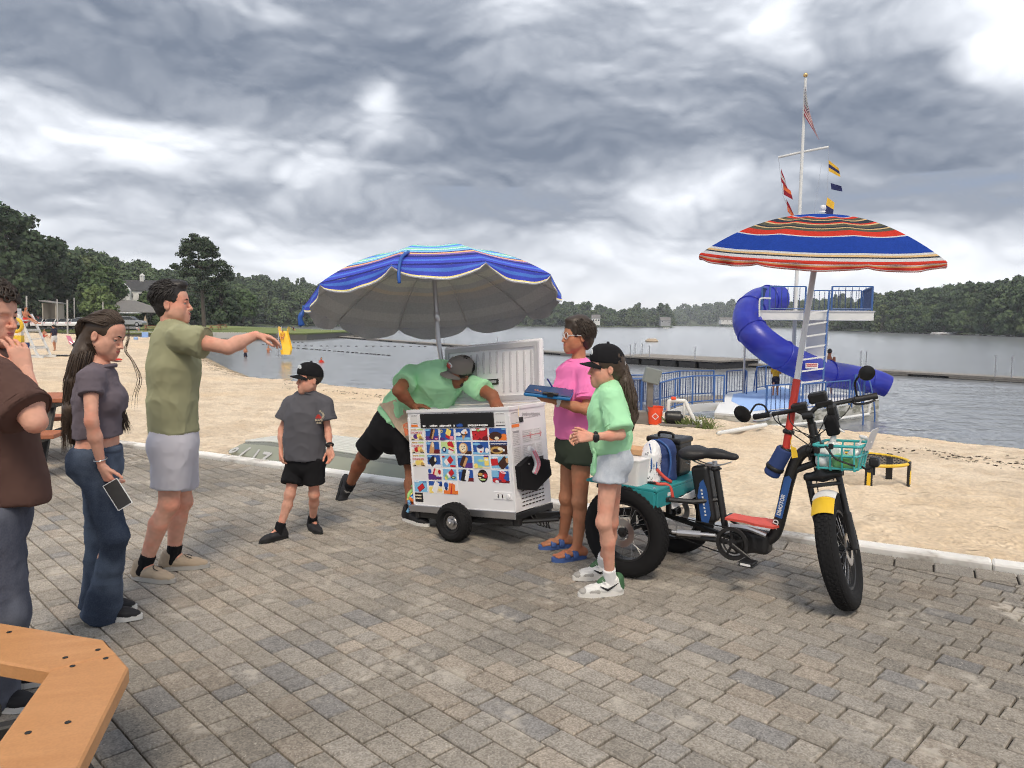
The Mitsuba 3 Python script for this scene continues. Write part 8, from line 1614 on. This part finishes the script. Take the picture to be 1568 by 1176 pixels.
def figure(label, foot, H, face, top=None, low=None, hair='hair_brown', pose='stand', sk='skin_tan', hat=None, cat_='person'):
    """a small figure far off: one body, hair, clothes"""
    s = H / 1.72; f = nz([*face, 0]); r = np.cross(f, UPZ); k = thing('person', label, cat_); P = lambda x, y, z: foot + (r * x + f * y + UPZ * z) * s; q = .02 * max(.7, s)
    z0 = 0 if pose != 'sit' else -.42
    hip, ch, nk, hd = P(0, 0, .92 + z0), P(0, .02, 1.22 + z0), P(0, .02, 1.44 + z0), P(0, .05, 1.60 + z0); o = [cone(hip, ch, .135 * s, .15 * s, .05, flat=(f, .75)), cone(ch, nk, .15 * s, .07 * s, .04, flat=(f, .75)), cone(nk, hd, .05 * s, .05 * s, .02), ell(hd, (.078 * s, .095 * s, .115 * s), np.stack([r, f, UPZ], 1), .02), ell(P(0, .155, 1.585 + z0), .018 * s, None, .02)]
    arms = {'stand': ((.20, .02, 1.12), (.21, .10, .90)), 'swim': ((.24, .1, 1.25), (.22, .3, 1.2)), 'sit': ((.22, .1, 1.18), (.17, .34, 1.05)), 'hold': ((.22, .02, 1.14), (.12, .24, 1.20))}[pose]
    for g in (-1, 1):
        el, wr = (P(g * a[0], a[1], a[2] + z0) for a in arms); sh = P(g * .175, 0, 1.39 + z0); o += [cone(sh, el, .048 * s, .038 * s, .02), cone(el, wr, .038 * s, .028 * s, .02), ell(wr + (wr - el) * .25, .042 * s, None, .02)]
        if pose == 'sit': kn, an = P(g * .11, .48, .50), P(g * .12, .85, .28)
        else: kn, an = P(g * .10, .03 + g * .06, .49), P(g * .11, -.02 + g * .12, .06)
        o += [cone(P(g * .09, 0, .90 + z0), kn, .082 * s, .055 * s, .03), cone(kn, an, .055 * s, .036 * s, .02), cone(an, an + f * .14 * s - UPZ * .03 * s, .035 * s, .03 * s, .02)]
    add(k, 'body', sdf(o, q), sk, True); add(k, 'hair', sdf([ell(hd + UPZ * .03 * s - f * .02 * s, np.array([.086, .098, .10]) * s, np.stack([r, f, UPZ], 1)), sub(ell(hd + f * .12 * s - UPZ * .04 * s, .085 * s))], q * .7), hair, True)
    if top: add(k, 'top', sdf([cone(P(0, 0, .95 + z0), ch, .155 * s, .170 * s, .05, flat=(f, .8)), cone(ch, P(0, .02, 1.40 + z0), .170 * s, .10 * s, .04, flat=(f, .8))] + [cone(P(g * .17, 0, 1.38 + z0), P(g * .20, .02, 1.22 + z0), .065 * s, .06 * s, .03) for g in (-1, 1)], q), top, True)
    if low: add(k, 'bottoms', sdf([cone(P(0, 0, .98 + z0), P(0, 0, .84 + z0), .155 * s, .165 * s, .04, flat=(f, .8))] + [cone(P(g * .09, 0, .86 + z0), P(g * .10, .02 if pose != 'sit' else .25, .62 if pose != 'sit' else .50), .10 * s, .095 * s, .03) for g in (-1, 1)], q), low, True)
    return k
def standing(label, px, py0, py1, foot, face, **kw): figure(label, foot, pxh(px, py0, py1, foot[1]), face, **kw)
standing('child in yellow top and dark shorts standing on the swimming platform', 1187, 554, 606, dq(1187, 606), (.3, .9), top='bathing_yellow', low='dark_swim', hair='hair_brown', pose='hold')
p_ = gp(1268, 606, DK); standing('bare-backed bather standing behind the blue slide tube', 1268, 533, 603, np.array([at(1268, 590, 29.2)[0], 29.2, DK]), (.5, .85), low='dark_swim')
standing('girl in dark top and white skirt walking across the sand', 84, 497, 537, on_sand(84, 537), (-.9, .3), top='dark_swim', low='white_shirt', hair='hair_black'); standing('bather in shallow water left of the yellow slide', 376, 530, 556, gp(376, 556, LAKE - .55), (.8, -.4), low='dark_swim', pose='hold')
figure('swimmer splashing near the yellow slide', gp(411, 552, LAKE - .8), 1.5, (.6, -.6), pose='swim', hair='hair_black'); figure('distant swimmer beside the boy in the cap', gp(492, 575, LAKE - 1.0), 1.4, (.5, -.8), pose='swim', top='bathing_red')
figure('lifeguard in red sitting high on the white chair with legs stretched out', LX(-.30, .1, 1.62), 1.5 * S_ if S_ > .9 else 1.5, (1, -.25), low='bathing_red', pose='sit', hair='hair_brown'); figure('bather sitting behind the lifeguard chair in the sun', on_sand(68, 520), 1.6, (.8, -.5), low='bathing_red', pose='sit'); figure('person in white shirt sitting on the grass by the closed parasol', gp(210, 506, LZ) - UPZ * .35, 1.6, (.8, -.5), top='white_shirt', low='decal_blue', pose='sit', sk='skin_fair'); figure('dark figure sitting at the tip of the grassy spit', gp(449, 506, LZ) - UPZ * .35, 1.6, (.8, -.5), top='dark_swim', low='dark_swim', pose='sit')
# yellow slide
k = thing('water_slide', 'small yellow slide with steps standing in the shallow water', 'slide'); ys = 64; a, b, c_ = at(433, 508, ys), at(437, 527, ys - 1), at(440, 546, ys - 2.4); ws = .42
path = spline([a + [-.1, 1.2, -.02], a, b, c_ + UPZ * .25, c_ + [.12, -.9, .2]], 24); V = np.array([p + np.array(o_) for p in path for o_ in ((-ws, 0, .38), (-ws * .8, 0, 0), (ws * .8, 0, 0), (ws, 0, .38))]); F = [[i * 4 + j, i * 4 + j + 1, i * 4 + j + 5] for i in range(len(path) - 1) for j in range(3)] + [[i * 4 + j, i * 4 + j + 5, i * 4 + j + 4] for i in range(len(path) - 1) for j in range(3)]
add(k, 'chute', trimesh.Trimesh(V, F, process=False), 'yellow_plastic', 30)
for s in (-.5, .5): add(k, 'leg', tube([at(428 + s * 4, 548, ys + .6), at(429 + s * 4, 500, ys + 1.2)], .05, 6), 'alu', True)
for i in range(6): p_ = at(428.5, 544 - i * 6.5, ys + .7 + .08 * i); add(k, 'step', bar(p_ - [.3, 0, 0], p_ + [.3, 0, 0], .06), 'alu')
figure('child in yellow sliding down the small yellow slide', at(433, 516, ys - .3) - UPZ * .40, 1.3, (.15, -1), top='bathing_yellow', low='bathing_red', pose='sit')
# chairs, umbrellas and far tables on the beach
k = thing('beach_chair', 'pink folding beach chair on the sand', 'chair'); o = on_sand(112, 531); pri('chair_pink', srgb(214, 130, 150), .8)
add(k, 'seat', bar(o + [-.1, 0, .25], o + [.55, -.1, .28], .6, .05), 'chair_pink'); add(k, 'backrest', bar(o + [-.1, 0, .25], o + [-.45, .1, .95], .6, .05, up=(1, 0, .4)), 'chair_pink'); add(k, 'frame', cat([tube([o + [.5, s, 0], o + [-.15, s, .5]], .02, 6) for s in (-.3, .3)] + [tube([o + [-.3, s, 0], o + [.5, s, .3]], .02, 6) for s in (-.3, .3)]), 'steel')
solo('beach_bag', 'dark beach bag beside the pink folding chair', 'bag', vnoise(sphere(.35, on_sand(120, 533) + UPZ * .25, 2, (1.4, .8, .8)), .06, 3, 2), 'float_dark', True)
solo('folded_umbrella', 'closed tan parasol on the lawn near the red tables', 'umbrella', cat([lathe([(.04, 0), (.04, .9), (.42, .92), (.34, 1.5), (.10, 2.5), (0, 2.6)], 12, gp(223, 506, LZ)), rod(gp(223, 506, LZ), gp(223, 506, LZ) + UPZ * 2.8, .03, 6)]), 'tan_fabric', True)
solo('flying_disc', 'red flying disc lying on the sand in front of the young woman', 'disc', lathe([(0, .10), (.30, .10), (.42, .05), (.42, 0), (0, 0)], 20, on_sand(175, 553) + UPZ * .05), 'bathing_red', True)  # flat red flying disc
solo('beach_towel', 'dark towel lying flat on the sand right of the lifeguard chair', 'towel', vnoise(box(1.6, .8, .05, on_sand(88, 545) + UPZ * .04, .01).subdivide().subdivide(), .02, 3, 1), 'float_dark', 30)
solo('folding_chair', 'pale blue folding chair with bags in front of the concrete wall', 'chair', cat([box(.8, .5, .08, on_sand(221, 521) + UPZ * .4), box(.8, .08, .7, on_sand(221, 521) + [0, .25, .7]), box(.5, .4, .45, on_sand(221, 521) + [-1.1, 0, .2], .1)]), 'deck_blue', 30)  # folding chair with a bag beside it
for lb_, px, py, an in (('red picnic table under the closed parasol', 232, 506.5, .2), ('red picnic table on the lawn left of the pine trunk', 292, 505, -.2), ('red picnic table on the lawn far right of the pine trunk', 340, 502.5, .1), ('brown picnic table on the lawn near the pine', 330, 505.5, 0)): k = thing('picnic_table', lb_, 'picnic table'); q = gp(px, py, LZ); long_table(k, [q[0], q[1], LZ], an, 2.0, 3, 'plank_red', 'plank_red', 1.15)
# ---- boats and boathouses
def boat(label, px, py, L, ang, mat, y=None, spray=False, cabin=True):
    k = thing('motor_boat', label, 'boat'); o = gp(px, py, LAKE) if y is None else at(px, py, y); M = frame(x=(math.cos(ang), math.sin(ang), 0), z=UPZ, o=[o[0], o[1], LAKE]) @ np.diag([L / 6, L / 6, L / 6, 1])
    add(k, 'hull', xf(to_tm(m3.Manifold.hull_points(np.array([(-3, y_, z) for y_ in (-1, 1) for z in (-.2, .75)] + [(1.2, y_, .8) for y_ in (-1.05, 1.05)] + [(1.0, y_ * .6, -.2) for y_ in (-1, 1)] + [(3.2, 0, 1.0), (2.5, 0, 0)], np.float32))), M), mat, 20); add(k, 'deck', xf(box(2.2, 1.7, .12, (-1.6, 0, .70)), M), 'float_dark', False)
    if cabin: add(k, 'windscreen', xf(prism([(.9, .78), (.35, 1.35), (.25, 1.35), (.7, .78)], 1.5, frame(x=(1, 0, 0), y=(0, 0, 1), o=(0, .75, 0))), M), 'pane', False); add(k, 'canopy', xf(cat([box(2.0, 1.7, .08, (-.8, 0, 1.9)), rod((-1.6, -.8, .7), (-1.6, -.8, 1.9), .04, 5), rod((-1.6, .8, .7), (-1.6, .8, 1.9), .04, 5), rod((.1, -.8, .7), (.1, -.8, 1.9), .04, 5), rod((.1, .8, .7), (.1, .8, 1.9), .04, 5)]), M), 'navy_fabric', False)
    if spray:
        g = np.random.default_rng(4); sp = [sphere(g.uniform(.15, .5), (M @ np.array([-3 - 9 * g.random() ** 1.5, g.normal() * .9, .25 + .5 * g.random() ** 2, 1]))[:3], 1, (1.6, 1, .7)) for _ in range(120)]; add(k, 'spray', cat(sp), 'flag_white', kind='stuff', label='white wash thrown up by the boat')
boat('dark motor boat far out before the middle shore', 1008, 499.8, 9, .1, 'float_dark'); boat('small pale boat right of the dark motor boat', 1021, 503.2, 5, .4, 'house_white', cabin=False); boat('white speed boat throwing spray on the right of the lake', 1473, 512.8, 6.5, .25, 'house_white', spray=True); boat('white boat under the right shore beneath the slide deck', 1283, 504.8, 6, 1.2, 'house_white'); boat('small white boat moored right of the shore cottage', 1362, 506.8, 6, .8, 'house_white')
solo('swim_raft', 'small orange raft floating out on the lake', 'raft', cat([torus(.9, .28, 20, 8, c=gp(998, 523.5, LAKE) + UPZ * .15), box(1.6, .5, .5, gp(998, 523.5, LAKE) + UPZ * .35, .1)]), 'tan_fabric', True)
k = thing('boat_house', 'long low boathouse roof on posts at the left marina', 'boathouse'); o = gp(404, 491.2, LAKE); add(k, 'roof', box(17, 6, .5, o + UPZ * 3.2), 'house_white', False)
for x in np.linspace(-8, 8, 7): add(k, 'post', bar(o + [x, -2.6, -.3], o + [x, -2.6, 3.0], .25), 'house_white')
add(k, 'pier', box(20, 7, .4, o + UPZ * .3), 'old_wood', False)
for lb_, px, a_, mt in (('white boat at the left end of the boathouse', 392, 1.2, 'house_white'), ('white boat with blue top in the middle of the boathouse', 404, 1.4, 'house_white'), ('white boat at the right end of the boathouse', 417, 1.0, 'house_white'), ('dark covered boat moored beside the marina', 443, .3, 'navy_fabric'), ('pale boat moored right of the dark covered one', 456, .8, 'house_white'), ('small red boat moored left of the boathouse', 366, .2, 'car_red')): boat(lb_, px, 491.6, 6.5, a_, mt)
for lb_, px, py, y in (('bare grey trunk standing among the dark trees at left', 79, 484, 140), ('pale bare trunk on the right shore below the wood', 1411, 505, 395)): p_ = at(px, py, y); solo('dead_trunk', lb_, 'tree trunk', tube([p_ - UPZ, p_ + [.2, 0, 5], p_ + [0, 0, 9.5]], [.45, .32, .12], 7), 'wall_pale', True)
# ------------------------------------------------------------------ the air over the lake
scene['haze'] = {'type': 'cube', 'to_world': T().translate([0, 1450, 28]).scale([2500, 1650, 33]), 'bsdf': {'type': 'null'}, 'interior': {'type': 'ref', 'id': 'air'}}
labels['haze'] = {'kind': 'stuff', 'label': 'thin summer haze over the lake'}
